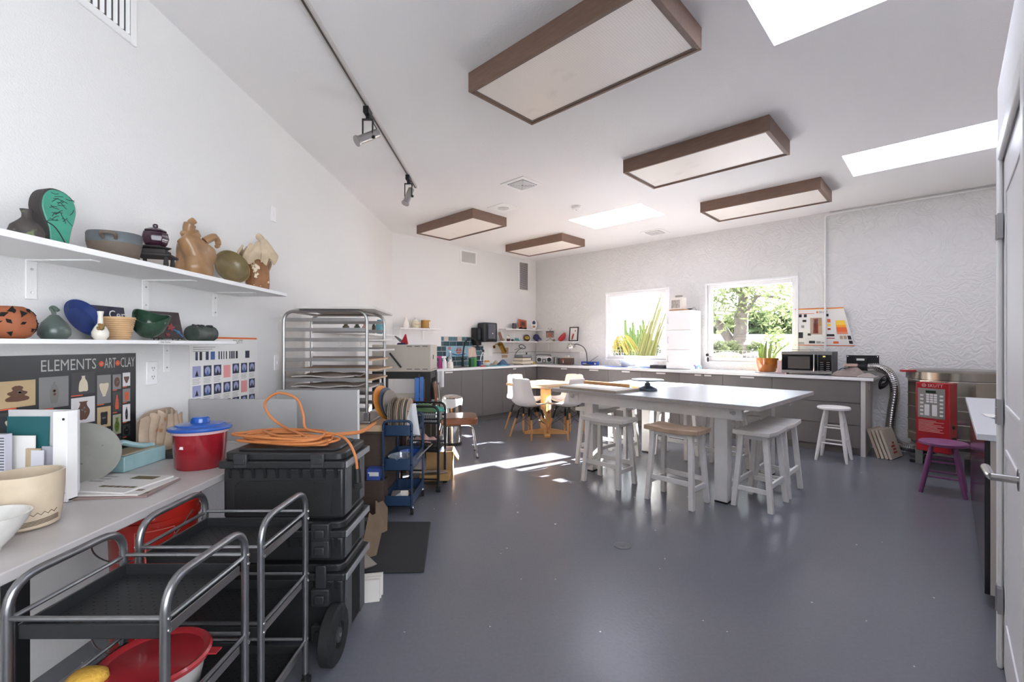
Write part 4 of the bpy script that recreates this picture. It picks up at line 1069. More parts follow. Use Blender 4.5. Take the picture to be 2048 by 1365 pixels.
for k, (i, xa, xb, m_) in enumerate(((2, .18, .42, brw), (3, .18, .42, brw), (4, -.31, .36, brd), (5, -.31, .40, brd), (6, -.315, .355, brd), (7, -.31, .29, brw))):
    z = zr[i]-.0112; ya, yb = -d+.006, d-.006
    o = MB().bb((xa, ya, 0), (xb, yb, .014)).build('drying_board', m_, None, (cx, cy, z), bev=.001); tag(o, labs[k], 'board', 'drying boards in the rack')
o = MB().bb((-.30, -.04, 0), (.30, .80, .016)).build('drying_board', brw, None, (-1.36, 3.57, RZ1+.014)); o.rotation_euler = (0, 0, R(5)); tag(o, 'large pale board lying across the top of the rack', 'board')
o = MB().surf(lambda u, v: ((u-.5)*.5, (v-.5)*.38, .012+.022*math.sin(PI*u)*math.sin(PI*v)+.006*math.sin(9*u+5*v)), 16, 12, .01).build('canvas_cloth', mat('canvas_white', '#D5CFCB', .8), None, (cx-.05, cy, zr[7]+.012)); tag(o, 'crumpled pale canvas on the lowest drying board of the rack', 'cloth')
o = MB().surf(lambda u, v: ((u-.5)*.5, (v-.5)*.38, .012+.018*math.sin(PI*u)*math.sin(PI*v)+.006*math.sin(7*u+9*v)), 16, 12, .01).build('canvas_cloth', mat('canvas_white', '#D5CFCB', .8), None, (cx-.05, cy, zr[6]+.013)); tag(o, 'folded plastic and canvas on the birch board below the sixth runner', 'cloth')
for k, (x, y, lab) in enumerate(((-1.42, 3.8, 'small white ceramic bit on top of the rack board'), (-1.22, 3.95, 'second small ceramic bit on the rack top board, nearer the wall chart'))):
    o = MB().sph((0, 0, .012), (.018, .012, .012), 10, 6).build('ceramic_bit', whiteplastic, None, (x, y, RZ1+.031)); tag(o, lab, 'ornament')
# crate, cardboard and scraps under it
wdk = mat('crate_wood', '#5B4A40', .7, wood=('#3E322B', (2, 2, 14)), var=.3, bump=.15, bs=40)
t = thing('wooden_crate', 'weathered dark plank crate under the sheet pan rack', 'crate', (-1.405, 3.83, 0))
mb = MB(); mb.bb((-.43, -.28, 0), (.43, -.262, .33)); mb.bb((-.43, -.28, .335), (.43, -.262, .60)); mb.build('front_planks', wdk, t, bev=.003)
mb = MB(); mb.bb((.412, -.262, 0), (.43, .3, .60)); mb.bb((-.43, -.262, 0), (-.412, .3, .60)); mb.bb((-.412, .282, 0), (.412, .3, .60)); mb.build('side_planks', wdk, t)
mb = MB(); mb.bb((-.45, -.29, .60), (.45, .31, .62)); mb.build('top', wdk, t, bev=.003)
mb = MB(); mb.cyl((.19, -.284, .52), (.19, -.279, .52), .012, n=12); mb.build('knot_hole', holem, t)
o = MB().bb((-.43, -.29, 0), (.40, .29, .048)).build('cardboard_tray', mat('cardboard_pale', '#C9AA8C', .8), None, (-1.38, 3.83, .621)); tag(o, 'pale cardboard tray sandwiched between crate and rack', 'tray')
t = thing('tissue_box', 'small blue and white carton in front of the dark crate', 'carton', (-1.02, 3.36, 0), 0)
t.location = (-1.035, 3.47, .27)
mb = MB(); mb.bb((-.05, -.02, 0), (.05, .06, .085)); mb.build('carton', mat('carton_blue', '#3C55A0', .5), t)
mb = MB(); mb.bb((-.03, -.0215, .03), (.04, -.02, .05)); mb.bb((-.04, -.0215, .05), (.04, -.02, .06)); mb.build('logo', paper, t)
t2 = thing('step_box', 'dark box standing on the floor before the crate, under the blue carton', 'box', (-1.08, 3.47, 0)); MB().bb((-.12, -.05, 0), (.13, .07, .269)).build('body', wdk, t2, bev=.004)
rnd = random.Random(13)
scr = [mat('scrap_brown', '#7A6652', .8, var=.3), mat('scrap_grey', '#8C857C', .8, var=.3), mat('scrap_white', '#CFC9C2', .8)]
sl = ['torn grey board scrap leaning beside the tool boxes', 'brown board scrap leaning behind the tool boxes', 'bent brown board scrap nearest the crate', 'small grey scrap at the foot of the scrap pile', 'grey splintered board on the floor behind the tool boxes', 'narrow pale scrap sticking out past the tool boxes']
for k, (x, y, rx, ry, rz, L_) in enumerate(((-.86, 2.75, 68, 20, 30, .26), (-.98, 2.95, 74, -14, 12, .34), (-.88, 3.10, 60, 24, 50, .22), (-.80, 2.62, 22, 12, 65, .2), (-.9, 2.55, 14, -8, 20, .26), (-.84, 2.46, 50, 30, 80, .15))):
    mb = MB(); mb.prism([(-.05, 0), (.05, 0), (.055, L_*.8), (.01, L_), (-.03, L_*.9), (-.052, L_*.95)], 0, .008)
    o = mb.build('board_scrap', scr[k % 2], None, (x, y, .016), 0); o.rotation_euler = (R(rx), R(ry), R(rz)); tag(o, sl[k], 'scrap', 'board scraps by the tool boxes')
for k in range(3):
    o = MB().bb((-.05, -.012, 0), (.05, .012, .105)).build('plaster_bat', scr[2], None, (-.71+.0*k, 2.30+.03*k, .0)); o.rotation_euler = (R(-7), 0, R(12)); tag(o, ('front', 'middle', 'rear')[k]+' white slab of the three standing on edge behind the tool boxes', 'slab', 'white slabs behind the tool boxes')

# ---- blue three tier cart
bl = mat('cart_blue', '#2D4362', .4, .2, var=.1, bump=.05, bs=120)
bc = thing('rolling_cart', 'navy blue three tier rolling cart full of round bats', 'cart', (-.855, 3.68, 0))
w, d = .108, .215
for z0, z1 in ((.60, .684), (.338, .428), (.066, .146)):
    mb = MB(); mb.prism(rrect(2*w+.006, 2*d+.006, .03), z0, z0+.004)
    o_ = rrect(2*w+.006, 2*d+.006, .03); i_ = rrect(2*w-.0, 2*d-.0, .028); n = len(o_)
    vs = [(x, y, z0) for x, y in o_]+[(x, y, z1) for x, y in o_]+[(x, y, z0) for x, y in i_]+[(x, y, z1) for x, y in i_]
    fs = []
    for i in range(n):
        j = (i+1) % n; fs += [(i, j, n+j, n+i), (2*n+j, 2*n+i, 3*n+i, 3*n+j), (n+i, n+j, 3*n+j, 3*n+i)]
    mb.add(vs, fs); mb.build('basket_tier', bl, bc)
for s in (-1, 1):
    mb = MB(); mb.tube(rpath([(-w, s*(d+.006), .06), (-w, s*(d+.006), .716), (w, s*(d+.006), .716), (w, s*(d+.006), .06)], .04, 6), .0095, n=10); mb.build('leg_frame', bl, bc)
    for x in (-w, w):
        for z in (.64, .385, .108): MB().cyl((x, s*(d+.014), z), (x, s*(d+.018), z), .005, n=8).build('bolt', chrome, bc)
        mb = MB(); mb.cyl((x, s*d, .055), (x, s*d, .07), .011, n=10); mb.bb((x-.013, s*d-.01, .025), (x-.010, s*d+.018, .056)); mb.bb((x+.010, s*d-.01, .025), (x+.013, s*d+.018, .056)); c_ = mb.build('caster', chrome, bc)
        mb = MB(); mb.cyl((x-.0095, s*d+.008, .024), (x+.0095, s*d+.008, .024), .024, n=18); mb.build('caster_wheel', rubber, c_)
mb = MB()
for k in range(3):
    y = -.10+k*.1; mb.tube(rpath([(w+.006, y-.035, .645), (w+.006, y-.035, .70), (w+.006, y+.035, .70), (w+.006, y+.035, .645)], .01), .003, n=6)
mb.build('hook_rail', blackmetal, bc)
# contents: crate of bats
crate = thing('mesh_crate', 'small black plastic mesh crate in the top of the blue cart', 'crate', (-.855, 3.60, .605))
mb = MB(); W_, D_, H_ = .082, .10, .175
for z in [k*H_/5 for k in range(6)]:
    mb.bb((-W_, -D_, z), (W_, -D_+.003, z+.005)); mb.bb((-W_, D_-.003, z), (W_, D_, z+.005)); mb.bb((-W_, -D_, z), (-W_+.003, D_, z+.005)); mb.bb((W_-.003, -D_, z), (W_, D_, z+.005))
for k in range(9):
    x = -W_+2*W_*k/8; mb.bb((x-.002, -D_, 0), (x+.002, -D_+.003, H_+.005)); mb.bb((x-.002, D_-.003, 0), (x+.002, D_, H_+.005))
mb.bb((-W_, -D_, 0), (W_, D_, .003)); mb.build('mesh', mat('crate_black', '#24201E', .6), crate)
batm = [mat('bat_masonite', '#6E5D50', .7, var=.2), mat('bat_grey', '#8C8178', .7, var=.15), mat('bat_tan', '#B09A80', .7, var=.15), mat('bat_blue', '#4A5262', .6), mat('bat_orange', '#D98A3E', .5)]
def bat(x, y, z, r, th, m_, ry, lab, rz=0):
    o = MB().cyl((-th/2, 0, r), (th/2, 0, r), r, n=40).build('pottery_bat', m_, None, (x, y, z), bev=.001)
    o.rotation_euler = (0, R(ry), R(rz)); tag(o, lab, 'bat', 'round pottery bats in the blue cart')
ordn = ['first', 'second', 'third', 'fourth', 'fifth', 'sixth', 'seventh', 'eighth', 'ninth', 'tenth', 'eleventh']
for k in range(11):
    bat(-.925+k*.0130, 3.60, .6095, .128+.004*((k*7) % 3), .0085, batm[(1, 1, 0, 0, 1, 2, 0, 1, 2, 3, 2)[k]], -3+.4*k, ordn[k]+' bat from the left in the upright row in the blue cart crate')
bat(-.985, 3.70, .69, .142, .009, batm[4], -17, 'bright orange round bat leaning outermost on the blue cart', -16)
bat(-.955, 3.70, .695, .130, .007, batm[3], -15, 'blue grey round bat between the orange bat and the brown one', -15)
bat(-.938, 3.69, .69, .122, .008, batm[1], -12, 'taupe round bat leaning beside the orange one', -14)
o = MB().surf(lambda u, v: ((u-.5)*.10*(1.35-v), .012*math.sin(5*u+3*v), v*.24), 10, 12, .002).build('plastic_bag', mat('plastic_white', '#DAD8DA', .4, bump=.5, bs=18), None, (-.757, 3.49, .61), ang=60); o.rotation_euler = (R(6), R(4), R(8)); tag(o, 'creased white plastic sheet standing at the right of the bats', 'plastic sheet')
t = thing('clear_container', 'clear oval plastic container on the middle tier of the blue cart', 'container', (-.86, 3.57, .3425), 0)
mb = MB(); mb.lathe([(.07, 0), (.078, .006), (.092, .085), (.096, .088), (.089, .088), (.074, .008), (0, .006), (0, 0), (.07, 0)], 32, sy=1.2); mb.build('tub', glassmat('clear_plastic', '#E8ECF2', .12, .08, ('#D5DCE6', .25)), t)
mb = MB(); mb.sph((.0, 0, .03), (.06, .075, .022), 14, 8); mb.build('clay_lump', mat('clay_wet', '#4A3B33', .6), t)
o = MB().lathe(vessel([(.05, 0), (.075, .05), (.085, .07)], .003), 30).build('scoop_bowl', mat('plastic_cobalt', '#2C55A8', .3), None, (-.83, 3.785, .343)); tag(o, 'cobalt blue plastic bowl at the back of the blue cart middle tier', 'bowl')
for k, (x, y, a, L_, m_, lab) in enumerate(((-.775, 3.70, 35, .2, 'tool_wood', 'long wooden modelling tool sticking out of the blue cart middle tier'), (-.765, 3.62, 24, .17, 'tool_steel', 'steel tool sticking out of the blue cart middle tier'))):
    o = MB().cyl((0, 0, 0), (L_*.6, L_*.7, .10), .005, n=8).build('modelling_tool', mat(m_, ('#9A8064', '#8E8C8A')[k], .5), None, (x, y, .36)); tag(o, lab, 'tool')
t = thing('sketch_pad', 'grey paper pad in the bottom tier of the blue cart', 'pad', (-.885, 3.62, .0712), R(8)); MB().bb((-.06, -.12, 0), (.06, .12, .03)).build('pad', mat('pad_taupe', '#8B857E', .7), t)
t = thing('tool_packet', 'orange and white tool packet on the bottom tier of the blue cart', 'packet', (-.86, 3.56, .1015), R(-14)); MB().bb((-.035, -.09, 0), (.035, .09, .012)).build('packet', mat('packet_orange', '#BF6B3C', .5), t); MB().bb((-.035, -.02, .012), (.035, .088, .0135)).build('card', paper, t)
o = MB().bb((-.03, -.004, 0), (.03, .004, .09)).build('white_card', mat('card_cream', '#DAD3CB', .7), None, (-.82, 3.52, .075)); o.rotation_euler = (R(-28), 0, R(6)); tag(o, 'white card standing in the bottom tier of the blue cart', 'card')
o = MB().tube([Vector((.035*math.cos(q*.42), .035*math.sin(q*.42), .012+.0012*q)) for q in range(32)], .008, n=8).build('wire_coil', mat('coil_brown', '#4B3A2E', .6), None, (-.79, 3.70, .0725)); tag(o, 'coil of brown strap in the bottom tier of the blue cart', 'coil')

# ---- black three tier cart behind
kc = thing('wire_cart', 'black tube cart with baskets behind the blue cart', 'cart', (-.785, 4.15, 0), R(-4))
w, d = .165, .14
for s in (-1, 1):
    mb = MB(); mb.tube(rpath([(-w, s*d, .05), (-w, s*d, .752), (w, s*d, .752), (w, s*d, .05)], .06, 6), .0105, n=10); mb.build('leg_frame', blackmetal, kc)
    for z in (.64, .39, .11):
        mb = MB(); mb.tube([(-w, s*d, z), (w, s*d, z)], .008, n=8); mb.tube([(-w, s*d, z-.035), (w, s*d, z-.035)], .006, n=8); mb.build('cross_rail', blackmetal, kc)
    for x in (-w, w):
        mb = MB(); mb.cyl((x, s*d, .035), (x, s*d, .06), .009, n=10); mb.bb((x-.011, s*d-.01, .02), (x+.011, s*d+.012, .037)); c_ = mb.build('caster', black, kc)
        mb = MB(); mb.cyl((x-.018, s*d+.006, .022), (x+.018, s*d+.006, .022), .022, n=16); mb.build('caster_wheel', rubber, c_)
for z in (.605, .355, .075):
    mb = MB(); mb.bb((-w+.01, -d+.004, z), (w-.01, d-.004, z+.004)); mb.build('shelf_tray', blackmetal, kc)
def basket(lab, P, sx, sy, h, m_, rz=0):
    t = thing('slotted_basket', lab, 'basket', P, rz)
    mb = MB(); mb.bb((-sx, -sy, 0), (sx, sy, .004))
    mb.bb((-sx, -sy, h-.014), (sx, -sy+.003, h)); mb.bb((-sx, sy-.003, h-.014), (sx, sy, h)); mb.bb((-sx, -sy, h-.014), (-sx+.003, sy, h)); mb.bb((sx-.003, -sy, h-.014), (sx, sy, h))
    mb.build('frame', m_, t)
    mb = MB(); n = int(sx*2/.018)
    for k in range(n+1):
        x = -sx+2*sx*k/n; mb.bb((x-.003, -sy, 0), (x+.003, -sy+.003, h-.01)); mb.bb((x-.003, sy-.003, 0), (x+.003, sy, h-.01))
    n = int(sy*2/.018)
    for k in range(n+1):
        y = -sy+2*sy*k/n; mb.bb((-sx, y-.003, 0), (-sx+.003, y+.003, h-.01)); mb.bb((sx-.003, y-.003, 0), (sx, y+.003, h-.01))
    mb.build('slat', m_, t); return t
basket('grey slotted basket on the top tray of the black cart', (-.725, 4.13, .6095), .085, .09, .075, mat('basket_grey', '#8F9192', .4), R(-4))
basket('dark wire basket of brushes on the middle tray of the black cart', (-.785, 4.15, .3595), .13, .085, .085, mat('basket_dark', '#4A4846', .4, .5), R(-4))
rnd = random.Random(6)
bcol = [mat('bristle_green', '#4E6B45', .8), mat('cloth_red', '#B8322E', .8), mat('cloth_jade', '#3F9A86', .7), mat('cloth_pink', '#C9A49A', .8)]
def rag(lab, P, sx, sy, h, m_, sd, n='rag'):
    r_ = random.Random(sd); a, b, c_ = r_.uniform(4, 8), r_.uniform(4, 8), r_.uniform(0, 6)
    o = MB().surf(lambda u, v: ((u-.5)*2*sx*(1+.12*math.sin(b*v)), (v-.5)*2*sy*(1+.12*math.sin(a*u)), .006+h*(math.sin(PI*u)*math.sin(PI*v))**.6*(.7+.3*math.sin(a*u*2+b*v+c_))), 18, 14, .006).build(n, m_, None, P, r_.uniform(0, 3), ang=70)
    tag(o, lab, 'cloth'); return o
rag('dark green netting heaped on top of the black cart', (-.79, 4.18, .69), .12, .09, .075, bcol[0], 3, 'netting')
rag('jade green cloth hanging at the right of the black cart top', (-.665, 4.19, .685), .05, .06, .05, bcol[2], 4)
rag('pinkish grey cloths in the dark wire basket', (-.785, 4.15, .42), .10, .07, .06, bcol[3], 5)
t = thing('cardboard_box', 'open brown cardboard box on the floor at the right of the black cart', 'box', (-.685, 4.47, 0), R(4))
mb = MB(); W_, D_, H_ = .125, .11, .27
mb.bb((-W_, -D_, 0), (W_, D_, .004)); mb.bb((-W_, -D_, 0), (W_, -D_+.004, H_)); mb.bb((-W_, D_-.004, 0), (W_, D_, H_)); mb.bb((-W_, -D_, 0), (-W_+.004, D_, H_)); mb.bb((W_-.004, -D_, 0), (W_, D_, H_)); mb.build('box', cardboard, t)
mb = MB(); mb.add([(W_, -D_, H_), (W_, D_, H_), (W_+.05, D_, H_-.10), (W_+.05, -D_, H_-.10)], [(0, 1, 2, 3)]); o_ = mb.build('flap', cardboard, t); sm = o_.modifiers.new('t', 'SOLIDIFY'); sm.thickness = .004
mb = MB(); mb.text('FRAGILE', .03, Matrix.Translation((-.02, -D_-.0008, .06)) @ UP); mb.build('print', mat('print_brown', '#4A3420', .7), t) if False else None
rag('blue and white plastic bags in the cardboard box', (-.685, 4.47, .20), .09, .08, .09, mat('bag_blue', '#4C68B8', .4), 9, 'plastic_bag')
o = MB().bb((-.13, -.1, 0), (.13, .1, .045)).build('carton_lid', mat('cardboard_lid', '#A6814F', .8), None, (-.68, 4.16, .08), R(2)); tag(o, 'flat tan carton on the bottom tray of the black cart', 'carton')
o = MB().surf(lambda u, v: ((u-.5)*.24, (v-.5)*.13*(.4+math.sin(PI*u)*.6), .008+.02*math.sin(PI*u)*math.sin(PI*v)), 14, 8, .008).build('steel_rib_tool', steel, None, (-.69, 4.15, .126), R(8), ang=60); tag(o, 'grey serrated scraper lying on the tan carton', 'scraper')
# ---- brown vinyl chair with chrome legs
vin = mat('vinyl_brown', '#7A4A2C', .3, var=.2, vs=12, coat=.2)
ch = thing('vinyl_chair', 'chrome legged chair with brown vinyl seat behind the carts', 'chair', (-.60, 5.34, 0), R(8))
mb = MB(); mb.prism(rrect(.42, .44, .07), .385, .468); mb.build('seat', vin, ch, bev=.02, seg=4)
mb = MB(); mb.surf(lambda u, v: (-.235-.03*v-.012*math.cos((u-.5)*PI), (u-.5)*.40, .62+.24*v), 12, 6, .03); mb.build('backrest', vin, ch, bev=.008)
for s in (-1, 1):
    mb = MB(); mb.tube(rpath([(.02, s*.17, .375), (.15, s*.175, .375), (.205, s*.185, .012)], .06, 6), .0125, n=10); mb.build('leg', chrome, ch)
    mb = MB(); mb.tube(rpath([(-.27, s*.19, .012), (-.19, s*.175, .40), (-.235, s*.175, .84)], .08, 6), .0125, n=10); mb.build('leg', chrome, ch)
    mb = MB(); mb.tube([(-.2, s*.17, .375), (.1, s*.17, .375)], .010, n=8); mb.build('seat_rail', chrome, ch)
    for x in (.205, -.27): MB().cyl((x, s*(.185 if x > 0 else .19), 0), (x, s*(.185 if x > 0 else .19), .02), .016, n=12).build('foot_cap', black, ch)
# ---- pedal bin
bn = thing('pedal_bin', 'tall stainless pedal bin in front of the sink cabinets', 'bin', (-.755, 5.93, 0))
mb = MB(); mb.cyl((0, 0, .0), (0, 0, .035), .128, .125, n=36); mb.build('base_ring', black, bn)
mb = MB(); mb.lathe([(0, .035), (.122, .035), (.122, .565), (.126, .568), (.126, .60), (0, .60)], 40); mb.build('body', mat('polished_steel', '#CBC8C4', .14, 1.0), bn)
mb = MB(); mb.lathe([(0, .602), (.127, .602), (.13, .615), (.10, .635), (.05, .648), (0, .65)], 40); mb.build('lid', mat('polished_steel', '', .1), bn)
mb = MB(); mb.bb((-.03, -.17, .012), (.03, -.10, .024)); mb.build('pedal', black, bn)
mb = MB(); mb.lathe([(.1265, .50), (.131, .52), (.133, .575), (.129, .60), (.1265, .60), (.1265, .50)], 30, fn=lambda a, r, z: (r+.003*math.sin(9*a), z-.02*(z < .55)*math.sin(3*a))); mb.build('liner_bag', mat('bag_white', '#E6E4E4', .4), bn)
# ---- bench top kiln on steel stand
bk = thing('front_loading_kiln', 'beige box kiln with a slanted black handle on a black stand', 'kiln', (-1.24, 5.42, .985))
beige = mat('enamel_beige', '#BDB5AA', .4)
mb = MB(); mb.bb((-.335, -.22, 0), (.332, .22, .31)); mb.build('body', beige, bk, bev=.006)
mb = MB()
for x in (.06, .15, .24):
    mb.bb((x, -.2215, .288), (x+.06, -.2195, .294)); mb.bb((x, -.2215, .028), (x+.06, -.2195, .034))
mb.build('vent_slot', holem, bk)
mb = MB(); mb.tube([(-.13, -.235, .215), (.0, -.235, .05)], .011, n=8); mb.build('handle', black, bk)
mb = MB(); mb.bb((.332, -.06, .14), (.334, -.02, .19)); mb.build('switch_plate', holem, bk)
mb = MB()
for k in range(7): mb.bb((.332, -.19+.05*k, .02), (.3335, -.165+.05*k, .026))
mb.build('side_slot', holem, bk)
st = thing('kiln_stand', 'heavy black steel stand under the beige box kiln', 'stand', (-1.24, 5.42, 0))
stm = mat('stand_black', '#2A2827', .55)
for sx in (-1, 1):
    for sy in (-1, 1):
        mb = MB(); mb.bb((sx*.30-.033, sy*.19-.033, 0), (sx*.30+.033, sy*.19+.033, .984)); mb.build('leg', stm, st)
for sy in (-1, 1):
    mb = MB(); mb.bb((-.267, sy*.19-.03, .905), (.267, sy*.19+.03, .984)); mb.build('cross_beam', stm, st)
for sx in (-1, 1):
    mb = MB(); mb.bb((sx*.30-.03, -.157, .905), (sx*.30+.03, .157, .984)); mb.build('side_beam', stm, st)
mb = MB(); mb.bb((-.33, -.22, .60), (.33, .22, .625)); mb.build('lower_shelf', brw, st)
o = MB().cyl((-.25, 0, .05), (.23, 0, .05), .05, n=24).build('canvas_roll', mat('canvas_cream', '#C9C2B4', .8), None, (-1.27, 5.33, .626)); tag(o, 'cream rolled canvas on the shelf below the beige kiln', 'roll')
for k in range(3):
    o = MB().bb((-.24, -.17, 0), (.24, .17, .016)).build('slab_board', brw, None, (-1.22+.02*k, 5.40, .50+.0), 0); o.location = (-1.26+.03*k, 5.07, .70-.03*k); o.location.z = .62+.0165*k
    o.location = (-1.25+.02*k, 4.72+.01*k, .56+.0165*k); tag(o, ('lowest', 'middle', 'topmost')[k]+' white slab board on the stool in front of the kiln stand', 'board', 'white boards by the kiln stand')
t = thing('work_stool', 'low brown box stool carrying white boards in front of the kiln stand', 'stool', (-1.24, 4.73, 0)); MB().bb((-.2, -.15, 0), (.2, .15, .559)).build('body', wdk, t, bev=.004)
t = thing('folded_sheet', 'bright blue folded plastic sheet hanging from a black clip', 'folder', (-1.03, 5.16, .62), R(10))  # folded blue plastic sheet on a clip, not a paper folder
mb = MB(); mb.bb((-.05, -.02, 0), (.0, .02, .30)); mb.bb((.006, -.015, .01), (.05, .015, .31)); mb.build('panel', mat('plastic_azure', '#2F6BB8', .35), t, bev=.004)
mb = MB(); mb.bb((-.012, -.01, .30), (.012, .01, .345)); mb.tube(arc((0, 0, .345), .014, 0, PI, 8), .003, n=6); mb.build('clip', black, t)
o = MB().surf(lambda u, v: (.08*(u-.5), .004+.012*math.sin(7*u), -.2*v), 10, 8, .003).build('hand_towel', mat('towel_white', '#DAD8DA', .8), None, (-.855, 5.62, .97), R(20), ang=60); tag(o, 'white towel hanging beside the kiln stand leg', 'towel')
rag('red cloth on the shelf below the beige kiln', (-1.03, 5.24, .626), .10, .07, .06, bcol[1], 12)
# ---- bird ornament on the kiln
t = thing('bird_ornament', 'red grey and blue angular bird ornament standing on the beige kiln', 'ornament', (-1.27, 5.36, 1.2955), R(-10))
mb = MB(); mb.prism([(-.02, .01), (.075, .005), (.05, .12), (.042, .125)], -.012, .012, M=UP); mb.build('body', mat('orn_red', '#B02430', .4), t, bev=.003)
mb = MB(); mb.prism([(-.10, .10), (-.085, .105), (.03, .035), (.02, .02), (-.03, .03)], -.018, .0, M=UP); mb.build('wing', mat('orn_grey', '#6B6F70', .5), t, bev=.003)
mb = MB(); mb.prism([(-.06, .0), (.06, .0), (.045, .022), (-.045, .022)], -.025, .02, M=UP); mb.build('base', mat('orn_navy', '#2B3158', .4), t, bev=.003)
# ---- far left wall shelf with pots
wall_shelf('white shelf with small pots on the left wall beyond the rack', 4.5, 6.75, 1.43, .22, .02, (4.93, 5.62), .18)
for k, (px0, px1, yt, c_, n_, lab) in enumerate(((683, 697, 648, '#5C5637', 'vase', 'small olive pot on the far left shelf, nearest the camera'), (706, 719, 648, '#3B4A3E', 'vase', 'dark green pot on the far left shelf'), (722, 735, 648, '#B98A84', 'vase', 'pink pot on the far left shelf between green and brown'), (742, 750, 645, '#4A3A30', 'bottle', 'dark brown bottle on the far left shelf'), (749, 766, 640, '#5C9AA6', 'jar', 'turquoise lidded jar at the far end of the far left shelf'))):
    y, zt = inL((px0+px1)/2, yt, .10); y = y; r_ = (px1-px0)*y/910*.5*.95; h_ = min(max(zt-1.43, .09), .2)
    spin(n_, lab, n_, y, .11, 1.43, [('b', mat('far_pot_%d' % k, c_, .35, var=.25), vessel([(r_*.6, 0), (r_, h_*.3), (r_*.95, h_*.65), (r_*.5, h_*.85), (r_*.6, h_)], .005), dict(n=22))])
# ================================================================ COUNTERS ALONG THE BACK AND WINDOW WALLS
CT = .914; CB = .876; VB, VW = .60, .66
def uB(px, v): return inB(px, 700, v)[0]
def uW(px, v): return inW(px, 700, v)[0]
def zB(py, px, v): return inB(px, py, v)[1]
def zW(py, px, v): return inW(px, py, v)[1]
tab = mat('pull_tab', '#DAD7D4', .35)
def base_cab(lab, P, rz, w, d, fronts, pulls, grp, face=greycab, legs=.09):
    """fronts: (x0,x1,z0,z1) ; pulls: (front index, x centre, width)"""
    t = thing('base_cabinet', lab, 'cabinet', P, rz, grp)
    mb = MB(); mb.bb((.001, .02, legs), (w-.001, d-.004, CB)); mb.bb((.001, .07, 0), (w-.001, .085, legs)); mb.build('carcass', greycab, t)
    for k, (x0, x1, z0, z1) in enumerate(fronts):
        mb = MB(); mb.bb((x0+.002, 0, z0+.002), (x1-.002, .0195, z1-.002)); f_ = mb.build('drawer' if len(fronts) > 1 and z1-z0 < .4 else 'door', face, t, bev=.0015)
        for (q, xc, wd) in pulls:
            if q == k: mb = MB(); mb.bb((xc-wd/2, -.012, z1-.026), (xc+wd/2, -.0, z1-.004)); mb.build('handle', tab, f_, bev=.002)
    return t
zf = .871
LB = ['sink side base cabinet at the open left end of the back counter', 'second base cabinet from the left on the back counter', 'third base cabinet from the left on the back counter', 'back counter base cabinet of a drawer over a deep drawer, left of the corner']
UB = [.447, .90, 1.358, 1.835, 2.438]
for k in range(4):
    w_ = UB[k+1]-UB[k]
    fr = [(0, w_, .09, zf)] if k < 3 else [(0, w_, .60, zf), (0, w_, .09, .595)]
    base_cab(LB[k], Bp(UB[k], VB, 0), RZB, w_, VB, fr, [(0, .19, .15)] if k == 0 else [(0, .30, .07)] if k == 3 else [], 'grey base cabinets under the back counter')
base_cab('narrow corner base cabinet where the two counters meet', Bp(2.438, VB, 0), RZB, ULEN-VW-2.438, VB, [(0, ULEN-VW-2.438, .09, zf)], [], 'grey base cabinets under the back counter')
UW = [.604, .963, 1.564, 2.163, 2.772, 3.386, 4.002, 4.614, 5.53]
LW = ['base cabinet in the corner on the window side', 'window wall base cabinet behind the small wooden table', 'window wall base cabinet below the left end of the first window', 'window wall base cabinet below the first window and its blue mat', 'window wall base cabinet under the white three door tower', 'two handled base cabinet between the two windows', 'window wall base cabinet under the second window', 'wide three drawer base cabinet under the microwave']
HP = [[], [(1.245, .13)], [(1.886, .18)], [(2.498, .145)], [(3.096, .145)], [(3.66, .095), (3.80, .095)], [(4.316, .17)], []]
for k in range(8):
    a, b = UW[k], UW[k+1]; w_ = b-a
    fr = [(0, w_, .09, zf)] if k < 6 else [(0, w_, .612, zf), (0, w_, .352, .608), (0, w_, .09, .348)]
    base_cab(LW[k], Wp(a, VW, 0), RZW, w_, VW, fr, [(0, q-a, wd) for q, wd in HP[k]], 'grey base cabinets under the window counter')
o = MB().bb((5.532, -VW, 0), (5.575, -.004, CB)).build('end_panel', mat('panel_pale', '#C9C4C0', .5), None); o.matrix_world = WM; tag(o, 'pale end panel closing the right end of the window counter', 'panel')
# worktop (L shaped)
P = [Wp(5.65, VW+.015, 0), Wp(5.65, .003, 0), Wp(.003, .003, 0), Bp(.41, .003, 0), Bp(.41, VB+.015, 0)]
inner = Wp(VB+.015, VW+.015, 0)
o = MB().prism([(p.x, p.y) for p in P+[inner]], CB+.001, CT).build('countertop', whitegloss, None, bev=.003)
tag(o, 'long white L shaped worktop along the sink wall and under both windows', 'countertop')
# plug box on end panel
outlet(Wp(5.5755, .38, .80), RZW+R(90), 'small white box fixed to the end panel below the counter', .08, .09, 'plate')

BIT = lambda u, v: Bp(u, v, CT+.0006)
WIT = lambda u, v: Wp(u, v, CT+.0006)
